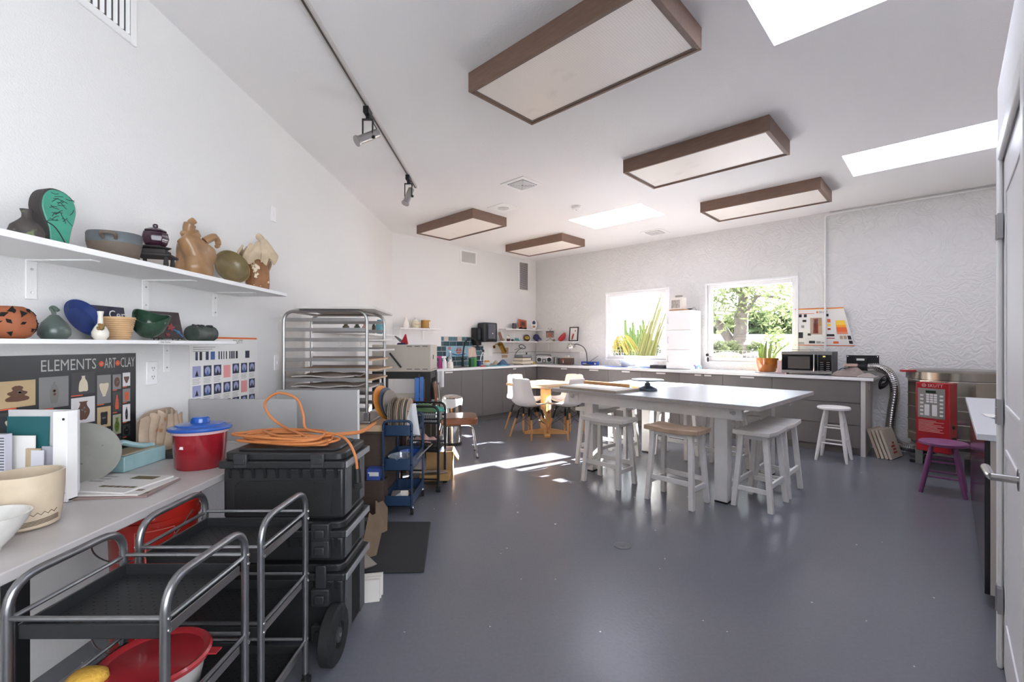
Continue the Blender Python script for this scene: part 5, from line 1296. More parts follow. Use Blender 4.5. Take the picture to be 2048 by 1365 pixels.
# ---- mosaic splashback behind the sink
tealm = [mat('tile_teal_a', '#35535B', .2), mat('tile_teal_b', '#4E6F78', .2), mat('tile_teal_c', '#27404A', .2), mat('tile_grout', '#C9CBCB', .7), mat('tile_sky', '#8FB8CC', .25), mat('tile_sail', '#B8503F', .3), mat('tile_sea', '#24508A', .25), mat('tile_bone', '#C5B9B0', .3)]
t = thing('tile_splashback', 'mosaic of teal tiles with a red sailing ship mural behind the sink', 'splashback', Bp(.851, .001, CT+.0006), RZB)
mb = MB(); mb.bb((0, -.008, .0), (1.07, 0, .33)); mb.bb((.095, -.008, .33), (.81, 0, .525)); mb.bb((.83, -.008, .33), (1.07, 0, .38)); mb.build('grout_bed', tealm[3], t)
mb = MB(); rnd = random.Random(3)
for r_ in range(6):
    z = .006+r_*.0875; x = -.03*(r_ % 2)-.02
    while x < 1.07:
        w_ = .15 if r_ != 5 else .10
        x0, x1 = max(x, .006 if r_ < 4 else .10), min(x+w_-.008, 1.064 if r_ < 4 else .80)
        inm = .2 < (x0+x1)/2 < .62 and r_ in (2, 3) and False
        if x1-x0 > .02: mb.bb((x0, -.012, z), (x1, -.008, z+.079 if r_ < 5 else z+.07), 7 if (r_ == 5 and rnd.random() < .6) else rnd.randrange(3))
        x += w_
mb.build('tile_field', tealm, t, bev=.0)
mb = MB(); mb.bb((.19, -.014, .17), (.79, -.0122, .355)); mb.build('mural_panel', tealm[4], t)
mb = MB()
mb.prism([(.41, .25), (.53, .25), (.50, .22), (.44, .22)], .0142, .017, 5, UP); mb.prism([(.40, .26), (.46, .345), (.47, .26)], .0142, .017, 5, UP); mb.prism([(.48, .26), (.50, .34), (.545, .262)], .0142, .017, 5, UP); mb.build('ship_relief', tealm, t)
mb = MB(); mb.tube(spline([(.33, -.016, .22), (.40, -.016, .20), (.47, -.016, .195), (.55, -.016, .20), (.62, -.016, .215)], 6), .008, n=6); mb.build('wave_relief', tealm[6], t)
mb = MB(); mb.lathe([(0, 0), (.03, 0), (.03, .003), (0, .003)], 12, M=Matrix.Translation((.265, -.0142, .315)) @ Matrix.Rotation(R(90), 4, 'X')); mb.build('sun_relief', mat('tile_coral', '#C9766A', .3), t)
# ---- black gooseneck tap
t = thing('gooseneck_tap', 'tall black gooseneck tap at the sink', 'tap', BIT(uB(925.5, .22), .22), RZB)
mb = MB(); mb.cyl((0, 0, 0), (0, 0, .012), .03, n=20); mb.cyl((0, 0, .012), (.0, 0, .16), .02, n=16); mb.build('body', black, t)
mb = MB(); mb.tube(spline([(0, 0, .15), (.02, -.01, .34), (.06, -.03, .45), (.13, -.06, .49), (.20, -.09, .46), (.235, -.11, .40)], 8), .0125, n=10); mb.build('spout', black, t)
mb = MB(); mb.cyl((.23, -.108, .41), (.25, -.118, .33), .019, .024, n=14); mb.build('spray_head', black, t)
mb = MB(); mb.tube([(.0, -.02, .12), (.05, -.06, .15)], .007, n=8); mb.build('lever', black, t)
# sink rim
t = thing('sink_tray', 'low steel sink rim sunk in the back counter under the tap', 'sink', BIT(uB(930, .36), .38), RZB)
o_ = rrect(.44, .30, .05); i_ = rrect(.40, .26, .04); mb = MB(); n = len(o_)
mb.add([(x, y, .004) for x, y in o_]+[(x, y, .006) for x, y in i_]+[(x, y, 0) for x, y in o_]+[(x, y, .001) for x, y in i_], [f for i in range(n) for j in [(i+1) % n] for f in ((i, j, n+j, n+i), (2*n+j, 2*n+i, i, j), (n+i, n+j, 3*n+j, 3*n+i))]); mb.build('rim', steel, t)
mb = MB(); mb.prism(i_, .0, .0014); mb.build('basin', mat('basin_dark', '#6A6866', .3, 1.0), t)
# ---- dispensers
u = uB(953, .1); z0 = zB(690, 953, .1)
t = thing('soap_dispenser', 'narrow black soap dispenser on the wall above the splashback', 'dispenser', Bp(u+.02, .014, 1.30), RZB)
mb = MB(); mb.bb((-.075, -.10, 0), (.075, 0, .30)); mb.build('housing', black, t, bev=.012)
mb = MB(); mb.bb((.0, -.105, .09), (.06, -.098, .27)); mb.build('window', mat('smoked_glass', '#46484C', .1), t)
mb = MB(); mb.bb((-.07, -.125, -.02), (.07, -.03, .06)); mb.build('push_bar', black, t, bev=.01)
t = thing('towel_dispenser', 'large smoked black paper towel dispenser beside the soap dispenser', 'dispenser', Bp(1.935, .005, 1.34), RZB)
smoke = mat('smoked_plastic', '#2E3034', .12, coat=.3)
mb = MB(); mb.bb((-.17, -.2, 0), (.17, 0, .36)); mb.build('housing', smoke, t, bev=.03, seg=4)
mb = MB(); mb.bb((-.08, -.208, .06), (.10, -.199, .33)); mb.build('window', mat('smoked_window', '#5C5D66', .1), t, bev=.004)
mb = MB(); mb.bb((-.12, -.21, .012), (.12, -.19, .035)); mb.build('paper_slot', holem, t)
MB().lathe([(0, 0), (.012, 0), (.012, .004), (0, .004)], 12, M=Matrix.Translation((.03, -.209, .16)) @ Matrix.Rotation(R(90), 4, 'X')).build('badge', whiteplastic, t)
# ---- mug shelf
def shelf2(lab, P, rz, x0, x1, d, th, brs, grp):
    t = thing('wall_shelf', lab, 'shelf', P, rz, grp)
    mb = MB(); mb.bb((x0, -d, -th), (x1, -.001, 0)); mb.build('board', white, t, bev=.002)
    for x in brs:
        mb = MB(); mb.bb((x-.02, -.005, -th-.16), (x+.02, -.0005, -th)); mb.bb((x-.02, -d*.75, -th-.005), (x+.02, -.005, -th)); mb.build('bracket', white, t)
    return t
MZ = 1.558
shelf2('short white shelf with mugs on the back wall above the beige kiln', Bp(.40, 0, MZ), RZB, -.38, .40, .2, .02, (-.26, .18), 'small white shelves on the back wall')
whitec = mat('glaze_white', '#E9E3DA', .3, coat=.2); creamc = mat('glaze_butter', '#E2D6B8', .3, coat=.2); ochre = mat('glaze_ochre', '#B58A4A', .4, var=.25)
def bspin(n, lab, cat, u, v, z, parts): 
    if len(parts) == 1:
        pn, m, prof, kw = parts[0]; o = MB().lathe(prof, **kw).build(n, m, None, Bp(u, v, z), RZB); return tag(o, lab, cat)
    t = thing(n, lab, cat, Bp(u, v, z), RZB)
    for pn, m, prof, kw in parts: MB().lathe(prof, **kw).build(pn, m, t)
    return t
bspin('bottle', 'slim white double necked bottle on the mug shelf', 'bottle', uB(812, .1), .1, MZ, [('b', whitec, vessel([(.045, 0), (.05, .03), (.04, .09), (.018, .13), (.022, .165)], .005), dict(n=20, sx=1.15, sy=.7))])
t = bspin('teapot', 'cream lettered teapot on the mug shelf', 'teapot', uB(831, .1), .1, MZ, [('body', creamc, [(0, 0), (.05, 0), (.062, .03), (.058, .09), (.045, .115), (0, .115)], dict(n=24)), ('lid', whitec, [(0, .115), (.04, .115), (.03, .14), (.012, .15), (.012, .165), (0, .168)], dict(n=20))])
MB().tube(spline([(.055, 0, .035), (.09, 0, .04), (.092, 0, .085), (.055, 0, .095)], 5), .008, n=8).build('handle', creamc, t)
mb = MB(); mb.text('Pottery', .03, Matrix.Translation((-.045, -.0615, .05)) @ UP); mb.build('lettering', mat('letter_red', '#8A3F2E', .5), t)
t = bspin('canister', 'ochre banded canister with white front on the mug shelf', 'canister', uB(851.5, .1), .1, MZ, [('body', ochre, [(0, 0), (.072, 0), (.075, .05), (.072, .12), (0, .12)], dict(n=28)), ('lid', mat('glaze_amber', '#C99A4A', .35), [(0, .12), (.076, .12), (.076, .134), (0, .138)], dict(n=28))])
MB().surf(lambda u, v: (.0765*math.cos(R(-80)+u*R(75)), .0765*math.sin(R(-80)+u*R(75)), .01+v*.1), 8, 2, .001).build('white_panel', whitec, t)
# ---- things on the back counter
def spray(lab, u, v, m_, h=.22):
    t = thing('spray_bottle', lab, 'spray bottle', BIT(u, v), RZB-.6, 'spray bottles at the sink')
    MB().lathe([(0, 0), (.035, 0), (.036, .09), (.02, .14), (.014, .16), (0, .16)], 18).build('bottle', m_, t)
    MB().bb((-.045, -.012, .165), (.03, .012, .195)).bb((-.03, -.006, .13), (-.02, .006, .17)).bb((-.013, -.013, .155), (.013, .013, .17)).build('trigger_head', m_, t)
spray('magenta spray bottle on the sink counter', uB(880, .33), .33, mat('plastic_magenta', '#A32C78', .35))
spray('white spray bottle in front of the magenta one', uB(889, .45), .45, mat('plastic_milky', '#E6E4E6', .35))
bspin('jar', 'ribbed white jar on the sink counter', 'jar', uB(900.5, .42), .42, CT, [('b', whitec, [(0, 0), (.045, 0), (.05, .02), (.048, .09), (.02, .11), (.022, .135), (0, .137)], dict(n=22))])
t = thing('clear_bottle', 'clear plastic bottle behind the ribbed white jar', 'bottle', BIT(uB(900, .24), .24), RZB); MB().lathe([(0, 0), (.04, 0), (.042, .14), (.02, .2), (.016, .25), (0, .25)], 20).build('bottle', glassmat('clear_plastic2', '#DDE4E8', .2, .1, ('#C9CFD2', .35)), t); MB().cyl((0, 0, .25), (0, 0, .27), .018, n=14).build('cap', whiteplastic, t)
o = MB().surf(lambda a, b: (.17*(a-.5), .012*math.sin(8*a+3*b)-.012*b, .17-.17*b+.012*math.sin(3*a)), 12, 10, .006).build('dish_cloth', mat('cloth_blush', '#D3B8AB', .85), None, BIT(uB(944, .28), .28)+Vector((0, 0, .155)), RZB, ang=60); tag(o, 'pinkish cloth draped over a rail beside the tap', 'cloth')
t = thing('cloth_rail', 'thin rail with foot holding the pinkish cloth by the tap', 'rail', BIT(uB(944, .30), .285), RZB); MB().tube(rpath([(-.1, 0, .0), (-.1, 0, .318), (.1, 0, .318), (.1, 0, .0)], .02), .005, n=6).build('wire', steel, t)
t = thing('sponge_box', 'green box of scouring pads beside the tap', 'box', BIT(uB(946, .42), .42), RZB); MB().bb((-.07, -.03, 0), (.005, .03, .145)).build('dark_side', mat('box_forest', '#1D5A33', .4), t); MB().bb((.0055, -.03, 0), (.06, .03, .15)).build('bright_side', mat('box_lime', '#3C9C34', .4), t)
bspin('tumbler', 'dark blue tumbler beside the green box', 'cup', uB(957.5, .40), .40, CT, [('b', mat('glaze_navy', '#22356E', .3), vessel([(.034, 0), (.04, .05), (.042, .1)], .004), dict(n=20))])
t = thing('dish_brush', 'white dish brush standing in the dark blue tumbler', 'brush', Bp(uB(958, .40), .40, CT+.012), RZB); MB().tube([(.012, 0, 0), (.045, 0, .15), (.09, 0, .24)], .007, n=8).build('handle', whiteplastic, t); MB().box((.1, 0, .258), (.03, .02, .045)).build('bristle_head', black, t)
t = thing('fruit_bowl', 'white bowl with oranges on the back counter', 'bowl', BIT(uB(973, .38), .38), RZB); MB().lathe(vessel([(.035, 0), (.055, .02), (.068, .06), (.07, .072)], .004), 26).build('body', whitec, t)
for k, (x, y) in enumerate(((-.026, -.01), (.026, -.018), (.004, .026))):
    o = MB().sph((0, 0, 0), .030, 14, 9).build('orange', mat('orange_peel', '#D08A2E', .5), None, Bp(uB(973, .38), .38, CT+.0725)+Matrix.Rotation(RZB, 3, 'Z') @ Vector((x, y, 0))); tag(o, ('left', 'right', 'rear')[k]+' orange in the white bowl on the back counter', 'orange', 'oranges in the bowl')
o = MB().prism(rrect(.10, .09, .03), 0, .016).build('scrub_pad', mat('pad_red', '#C2433C', .6), None, BIT(uB(964.5, .5), .5), RZB, bev=.004); tag(o, 'flat red scrubbing pad at the front of the sink counter', 'pad')
t = thing('cutting_mat', 'turquoise cutting tray lying on the back counter', 'mat', BIT(uB(991, .48), .48), RZB); MB().prism(rrect(.46, .15, .02), 0, .008).build('sheet', mat('plastic_turquoise', '#3E97A8', .35), t); MB().bb((.08, -.07, .008), (.22, .07, .014)).build('raised_part', mat('plastic_turquoise2', '#4FA8B5', .35), t)
for k, (px, py, w_, h_) in enumerate(((1006, 702, .11, .12), (1013, 702, .09, .12), (1009, 713, .15, .055))):
    u, z = inB(px, py, 0); o = MB().bb((-w_/2, -.008, -h_/2), (w_/2, 0, h_/2)).build('test_tile', mat('tile_buff_%d' % (k % 2), ('#B89C80', '#A98C70')[k % 2], .6), None, Bp(u, .0005, z), RZB); tag(o, ('left', 'right', 'lower')[k]+' buff test tile on the back wall under the brass lamp', 'tile', 'buff tiles on the back wall')
t = thing('brass_wall_lamp', 'brass cylinder lamp tilted out from the back wall below the corner shelf', 'lamp', Bp(2.30, 0, 1.22), RZB)
MB().cyl((-.09, -.16, .09), (.08, -.10, -.06), .052, n=26).build('lamp_shade', mat('brass', '#B08A3E', .22, 1.0), t)
MB().tube(spline([(-.1, -.005, .03), (-.12, -.08, .08), (-.08, -.15, .085)], 6), .007, n=8).cyl((-.1, 0, .03), (-.1, -.012, .03), .03, n=16).build('arm', mat('brass', '', .2), t)
rag('blue and brown cloth heap on the back counter', BIT(uB(1004, .32), .32), .16, .10, .10, mat('cloth_denim', '#4A6A8C', .85, var=.4), 31, 'cloth_heap')
rag('white and brown paper heap beside the blue cloth', BIT(uB(992, .22), .2), .09, .07, .08, mat('paper_buff', '#CFC2B2', .8, var=.3, vs=20), 32, 'paper_heap')
# scale with magnifier lamp
t = thing('gram_scale', 'cream two tier desk scale with dark trim on the back counter', 'scale', BIT(uB(1046, .36), .36), RZB+R(8))
ivory = mat('enamel_ivory', '#D8CFBD', .4)
mb = MB(); mb.bb((-.2, -.12, .012), (.18, .12, .065)); mb.build('lower_case', ivory, t, bev=.006)
mb = MB(); mb.bb((-.17, -.11, .073), (.19, .11, .125)); mb.build('upper_case', ivory, t, bev=.006)
mb = MB(); mb.bb((-.17, -.11, .066), (.18, .11, .0725)); mb.bb((-.16, -.1, .126), (.17, .1, .138)); mb.build('trim', black, t)
mb = MB()
for sx in (-1, 1):
    for sy in (-1, 1): mb = MB(); mb.cyl((sx*.16, sy*.09, 0), (sx*.16, sy*.09, .0115), .014, n=10); mb.build('foot', black, t)
MB().bb((-.15, -.095, .139), (.16, .095, .185)).build('clear_cover', glassmat('clear_cover', '#E2E6EA', .2, .08, ('#C4C8CC', .35)), t)
MB().bb((.11, -.1122, .085), (.15, -.11, .112)).build('badge', black, t)
MB().cyl((.12, 0, .185), (.12, 0, .225), .016, n=12).build('knob', black, t)
t = thing('magnifier_lamp', 'thin armed magnifier lamp standing behind the cream scale', 'lamp', BIT(uB(1031, .16), .16), RZB)
MB().cyl((0, 0, 0), (0, 0, .015), .06, n=20).build('base', black, t)
MB().tube(spline([(0, 0, .015), (-.02, 0, .14), (.03, -.02, .25), (.13, -.05, .31)], 8), .006, n=8).tube([(-.05, -.02, .275), (.16, -.06, .33)], .005, n=6).build('arm', mat('lamp_grey', '#55534F', .4, .6), t)
MB().tube([Vector((.13+.085*math.cos(q*PI/10), -.06+.03*math.sin(q*PI/10), .335+.04*math.sin(q*PI/10))) for q in range(20)], .008, n=8, closed=True).build('lens_ring', mat('lamp_grey', '', .4), t)
rag('yellow crumpled tape by the cream scale', BIT(uB(1067, .36), .36), .045, .035, .035, mat('tape_yellow', '#C9B22E', .5), 33, 'tape')
# boombox (stands across the corner)
P = (Bp(uB(1087, .28), .28, 0)+Wp(uW(1087, .28), .28, 0))/2
t = thing('stereo', 'silver boombox with two round speakers in the counter corner', 'radio', (P.x, P.y, CT+.0006), R(4))
silver = mat('plastic_silver', '#A9A8A8', .3, .5)
mb = MB(); mb.bb((-.165, -.08, 0), (.165, .08, .15)); mb.build('case', silver, t, bev=.025, seg=4)
for s in (-1, 1):
    MB().lathe([(0, 0), (.05, 0), (.055, .004), (.055, .01), (0, .01)], 24, M=Matrix.Translation((s*.1, -.079, .077)) @ Matrix.Rotation(R(90), 4, 'X')).build('speaker_ring', mat('ring_pale', '#CFCDCB', .3), t)
    MB().lathe([(0, .0), (.043, .0), (.043, .012), (0, .012)], 24, M=Matrix.Translation((s*.1, -.079, .077)) @ Matrix.Rotation(R(90), 4, 'X')).build('speaker_cone', mat('cone_dark', '#35383C', .7), t)
MB().bb((-.035, -.084, .02), (.035, -.079, .085)).build('display', mat('panel_dark', '#3C3A38', .4), t)
MB().lathe([(0, 0), (.02, 0), (.02, .006), (0, .006)], 16, M=Matrix.Translation((0, -.084, .05)) @ Matrix.Rotation(R(90), 4, 'X')).build('dial', mat('ring_pale', '#CFCDCB', .3), t)
MB().tube(spline([(-.14, 0, .14), (-.12, 0, .175), (.12, 0, .175), (.14, 0, .14)], 6), .007, n=8).build('handle', mat('lamp_grey', '', .4), t)
# books, box with mushroom, white box
for k in range(3):
    u = uW(1111+4.2*k, .22); o = MB().bb((-.014, -.07, 0), (.014, .07, .135-.008*k)).build('book', mat('book_%d' % k, ('#8C8884', '#B5B1AC', '#6F6C6A')[k], .6), None, WIT(u, .22), RZW, bev=.002); tag(o, ('left grey', 'middle pale', 'right dark grey')[k]+' book beside the boombox', 'book', 'books beside the boombox')
t = thing('keepsake_box', 'brown box painted with a red mushroom on the window counter', 'box', WIT(uW(1134, .3), .3), RZW+R(6))
MB().bb((-.125, -.06, 0), (.125, .06, .125)).build('body', mat('box_umber', '#55443C', .5), t, bev=.004); MB().bb((-.128, -.063, .1255), (.128, .063, .137)).build('lid', mat('box_rim', '#B7A89B', .5), t)
mb = MB(); mb.prism([(-.068, .075), (-.03, .075), (-.035, .1), (-.063, .1)], .0602, .063, M=UP); mb.build('mushroom_cap', mat('glaze_red2', '#B8503E', .4), t); MB().prism([(-.055, .03), (-.04, .03), (-.043, .075), (-.052, .075)], .0602, .0625, M=UP).build('mushroom_stem', paper, t)
MB().bb((-.035, -.0, .1375), (.035, .05, .175)).build('small_carton', paper, None, WIT(uW(1133, .3), .3), RZW).data.update()
o = bpy.data.objects['small_carton']; tag(o, 'small white carton on top of the brown mushroom box', 'carton')
t = thing('desk_lamp', 'curved desk lamp with chrome dome shade on the window counter', 'lamp', WIT(uW(1174, .3), .3), RZW)
MB().lathe([(0, 0), (.085, 0), (.085, .008), (.03, .02), (0, .02)], 26).build('base', blackmetal, t)
MB().tube(spline([(0, 0, .015), (.0, 0, .12), (-.01, -.01, .24), (-.06, -.04, .34), (-.16, -.09, .385), (-.22, -.12, .37)], 8), .008, n=8).build('arm', blackmetal, t)
MB().lathe([(.085, 0), (.083, .02), (.06, .055), (.03, .075), (.018, .1), (0, .1), (0, .09), (.026, .07), (.054, .05), (.078, .018), (.08, 0), (.085, 0)], 28, M=Matrix.Translation((-.25, -.14, .32)) @ Matrix.Rotation(R(-18), 4, 'Y')).build('lamp_shade', chrome, t)
MB().tube(spline([(.0, .05, .01), (-.08, .12, .02), (-.02, .22, .10), (.06, .28, .17)], 6), .004, n=6).build('cord', black, t)
t = thing('label_carton', 'flat blue carton with white print behind the desk lamp', 'carton', WIT(uW(1180, .15), .15), RZW); MB().bb((-.17, -.04, 0), (.17, .04, .062)).build('carton', mat('carton_royal', '#2950A8', .45), t); MB().bb((.12, -.0415, .012), (.155, -.04, .045)).bb((-.14, -.0415, .02), (-.05, -.04, .035)).build('print', paper, t)
# thin cable line on the wall
u0, u1 = 2.2, ULEN-.01
o = MB().tube([Bp(2.17, .006, 1.135), Bp(2.8, .006, 1.14), Bp(ULEN-.006, .006, 1.145), Wp(.006, .006, 1.145), Wp(1.12, .006, 1.135)], .005, n=6).build('wall_cable', mat('cable_grey', '#A8A4A1', .5), None); tag(o, 'thin grey cable run along both walls in the corner', 'cable')
# ---- corner shelves
SL, SU = 1.358, 1.60
def corner_shelf(lab, z, ub, uw, brs):
    t = thing('corner_shelf', lab, 'shelf', (C2[0], C2[1], z), 0, 'white corner shelves')
    o_ = Vector((C2[0], C2[1], 0))
    P = [Wp(uw, .2, 0), Wp(uw, .002, 0), Wp(.002, .002, 0), Bp(ub, .002, 0), Bp(ub, .2, 0), Wp(.2, .2, 0)]
    MB().prism([((p-o_).x, (p-o_).y) for p in P], -.02, 0).build('board', white, t, bev=.002)
    for wall, q in brs:
        M = (Matrix.Translation(Wp(q, 0, 0)-o_) @ Matrix.Rotation(RZW, 4, 'Z')) if wall == 'W' else (Matrix.Translation(Bp(q, 0, 0)-o_) @ Matrix.Rotation(RZB, 4, 'Z'))
        mb = MB(); mb.T = M; mb.bb((-.02, -.005, -.18), (.02, -.0005, -.02)); mb.bb((-.02, -.16, -.025), (.02, -.005, -.02)); mb.build('bracket', white, t)
corner_shelf('lower corner shelf of small ornaments above the boombox', SL, 2.20, 1.10, [('B', 2.75), ('W', .35), ('W', .92)])
corner_shelf('upper corner shelf with framed tile and oval plaque', SU, 2.33, .22, [('B', 2.75)])
def onB(px, v): return Bp(uB(px, v), v, 0)
def onW(px, v): return Wp(uW(px, v), v, 0)
def at(P, z): return Vector((P.x, P.y, z+.0006))
bspin('mug', 'grey brown mug at the left of the upper corner shelf', 'mug', uB(1028.5, .1), .1, SU, [('b', mat('glaze_slate', '#5E5A5C', .4, var=.4), vessel([(.035, 0), (.045, .03), (.045, .08), (.04, .115)], .005), dict(n=22))])
t = thing('framed_tile', 'orange framed tile tilted on a dark easel on the upper corner shelf', 'framed tile', at(onB(1045, .09), SU), RZB, rot=(R(-12), R(7), RZB-R(12)))
MB().bb((-.1, -.012, .03), (.1, .0, .2)).build('frame', mat('frame_orange', '#A85A36', .5), t, bev=.003); MB().bb((-.065, -.0135, .06), (.065, -.012, .17)).build('mat_board', mat('frame_rust', '#7A3A28', .5), t); MB().bb((-.035, -.015, .085), (.035, -.0135, .145)).build('tile', mat('tile_bronze', '#4A3A30', .5, var=.5, vs=30), t)
MB().bb((-.07, -.05, 0), (-.04, .03, .03)).bb((.04, -.05, 0), (.07, .03, .03)).bb((-.07, .0, .01), (.07, .03, .03)).build('easel', mat('easel_dark', '#2E2422', .5), t)
t = thing('oval_plaque', 'oval white plaque with a blue fig design on the upper corner shelf', 'plaque', at((onB(1068, .08)+onW(1068, .08))/2, SU), R(2), rot=(R(-10), 0, R(2)))
ov = [(.062*math.cos(q*PI/16), .11+.11*math.sin(q*PI/16)) for q in range(32)]
MB().prism(ov, 0, .01, M=UP).build('plate', whiteplastic, t, bev=.003); MB().prism([(x*.78, .11+(y-.11)*.82) for x, y in ov], .0102, .012, M=UP).build('field', mat('plaque_field', '#E9E4E0', .4), t)
MB().prism([(.0, .195), (.03, .17), (.035, .13), (.02, .115), (-.02, .115), (-.035, .13), (-.03, .17)], .0122, .015, M=UP).build('fig_relief', mat('plaque_blue', '#2C4468', .5), t); MB().prism([(-.03, .045), (.03, .045), (.02, .09), (0, .07), (-.02, .09)], .0122, .015, M=UP).build('leaf_relief', mat('plaque_rust', '#A86A3A', .5), t)
# lower corner shelf ornaments
def orn(n, lab, P, z, rz=0, cat='ornament'): return thing(n, lab, cat, at(P, z), rz)
t = orn('postcard_frame', 'blue and orange picture card leaning above the lower corner shelf end', Bp(uB(1003, .06), .06, 0), SL+.06, RZB, 'picture'); t.location.z = SL+.0006; t.rotation_euler = (R(-10), R(-10), RZB)
MB().bb((-.055, -.005, .0), (.055, .005, .20)).build('card', mat('card_pale', '#D9D6D2', .5), t); MB().prism([(-.04, .02), (.045, .02), (.03, .18), (-.02, .185), (-.045, .16)], .0052, .007, M=UP).build('painting', mat('card_indigo', '#4A4E78', .5, stripe=('#B8782E', (1, 1, 1))), t)
t = orn('skull_ornament', 'small brown and white ornament at the left end of the lower corner shelf', Bp(uB(1006, .14), .14, 0), SL, RZB)
MB().surf(lambda u, v: ((.045+.008*math.sin(6*PI*u))*math.sin(PI*v)*math.cos(2*PI*u), .03*math.sin(PI*v)*math.sin(2*PI*u), .03-.03*math.cos(PI*v)), 20, 10).build('body', mat('orn_bone', '#B09A88', .6, var=.5, vs=30), t)
t = orn('plant_ornament', 'little pot figure with green top on the lower corner shelf', Bp(uB(1017, .12), .12, 0), SL, RZB)
MB().lathe([(0, 0), (.028, 0), (.038, .03), (.03, .05), (0, .05)], 16).build('pot', mat('orn_maroon', '#4A2A2C', .4), t); MB().sph((-.012, 0, .075), (.03, .025, .032), 12, 8).build('white_top', whitec, t); MB().lathe([(0, .1), (.012, .085), (.02, .1), (.008, .118), (0, .12)], 8).build('leaf', mat('orn_leaf', '#5C8A4A', .5), t)
o = MB().sph((0, 0, .022), (.035, .03, .022), 16, 8).build('dome_ornament', mat('orn_graphite', '#3A3A40', .3), None, at(Bp(uB(1025, .14), .14, 0), SL), RZB); tag(o, 'dark dome shaped ornament on the lower corner shelf', 'ornament')
t = orn('dragon_ornament', 'teal spiky crouching creature ornament on the lower corner shelf', Bp(uB(1033, .12), .12, 0), SL, RZB)
tl_ = mat('orn_teal', '#4F8C8C', .4)
MB().tube(spline([(-.06, 0, .02), (-.03, 0, .035), (.02, 0, .04), (.05, 0, .03), (.075, 0, .015)], 6), [.008]*6+[.02]*13+[.016]*2+[.008]*4, n=10).build('body', tl_, t)
for k in range(6): MB().cyl((-.04+.018*k, 0, .045), (-.045+.018*k, 0, .075), .009, .001, 7).build('spike', tl_, t)
for s in (-1, 1):
    for x in (-.02, .035): MB().cyl((x, s*.018, .03), (x, s*.024, 0), .01, .008, 8).build('leg', tl_, t)
t = orn('wave_ornament', 'pale aqua glass like wave ornament beside the teal creature', Bp(uB(1042, .12), .12, 0), SL, RZB)
MB().surf(lambda u, v: ((u-.5)*.09, (v-.5)*.04, .005+.05*math.sin(PI*u)*(.6+.4*math.sin(6*u))*math.sin(PI*v)), 14, 6, .005).build('body', mat('orn_aqua', '#A8C6CC', .2), t, ang=60)
def plate_on(n, lab, P, z, rz, r, m_, sub=None):
    t = thing(n, lab, 'plate', at(P, z), rz, None, rot=(R(-12), 0, rz))
    MB().lathe([(0, 0), (r*.6, 0), (r, .012), (r, .016), (r*.6, .006), (0, .006)], 32, M=Matrix.Translation((0, 0, r)) @ Matrix.Rotation(R(90), 4, 'X')).build('plate', m_, t)
    return t
t = plate_on('round_plaque', 'round brown plaque with a yellow band on the lower corner shelf', Bp(uB(1054, .08), .08, 0), SL, RZB-R(20), .07, mat('plaque_brown', '#4A3028', .4))
MB().prism([(.052*math.cos(q*PI/12), .07+.03*math.sin(q*PI/12)) for q in range(24)], .016, .019, M=UP).build('yellow_band', mat('plaque_yellow', '#C9AA2E', .4), t); mb = MB(); mb.bb((-.03, -.021, .063), (.03, -.0192, .077)); mb.build('dark_bar', mat('plaque_brown', '#4A3028', .4), t)
t = orn('fish_ornament', 'indigo fish shaped ornament on the lower corner shelf', (Bp(uB(1074, .1), .1, 0)+Wp(uW(1074, .1), .1, 0))/2, SL, R(0))
ind = mat('orn_indigo', '#2E2C6A', .35, var=.3, vs=30)
MB().sph((-.015, 0, .085), (.066, .025, .066), 20, 12).build('body', ind, t); MB().prism([(.02, .07), (.085, .02), (.10, .04), (.085, .06), (.05, .09)], -.012, .012, M=UP).build('tail', ind, t); MB().bb((-.03, -.03, 0), (.03, .03, .022)).build('stand', mat('easel_dark', '#2E2422', .5), t); MB().sph((-.055, -.014, .1), (.012, .008, .01), 8, 6).build('eye_patch', mat('plaque_rust', '#A86A3A', .5), t)
t = orn('wire_photo_stand', 'small painting on a curly black wire easel on the lower corner shelf', Wp(uW(1100, .1), .1, 0), SL, RZW)
MB().bb((-.10, -.006, .075), (.10, .0, .20)).build('painting', mat('painting_mix', '#B9B0AE', .5, var=.6, vs=18, stripe=('#A8584A', (1, 1, 1))), t)
MB().prism([(-.03, .09), (.03, .09), (.045, .13), (0, .175), (-.045, .13)], .0062, .0085, M=UP).build('shell_motif', mat('motif_rust', '#A8604A', .5), t)
MB().tube(spline([(-.03, .0, .27), (-.045, .0, .255), (-.02, .0, .245), (0, .004, .2), (0, .004, .07), (-.05, 0, .03), (-.09, -.02, 0)], 6), .003, n=6).tube(spline([(.03, 0, .27), (.045, 0, .255), (.02, 0, .245), (0, .006, .2), (0, .006, .07), (.05, 0, .03), (.09, -.02, 0)], 6), .003, n=6).bb((-.1, -.008, .185), (.1, -.006, .203)).build('wire_easel', black, t)
o = MB().sph((0, 0, .022), (.03, .022, .022), 12, 8).build('shell_ornament', mat('orn_shell', '#8A7A4A', .5, var=.5, vs=30), None, at(Wp(uW(1108, .15), .15, 0), SL), RZW); tag(o, 'small mottled shell ornament in front of the wire easel', 'ornament')
t = orn('leaf_dish', 'bright red leaf shaped dish propped up on the lower corner shelf', Wp(uW(1124, .08), .08, 0), SL, RZW, 'dish'); t.rotation_euler = (R(-10), 0, RZW)
lf = [p for p in spline([(-.09, 0, .02), (-.09, 0, .06), (-.05, 0, .11), (.0, 0, .15), (.05, 0, .175), (.075, 0, .13), (.07, 0, .07), (.03, 0, .02), (-.03, 0, .0)], 4, True)]
MB().prism([(p.x, p.z) for p in lf], 0, .012, M=UP).build('dish', mat('orn_scarlet', '#B52A32', .3), t, bev=.003)
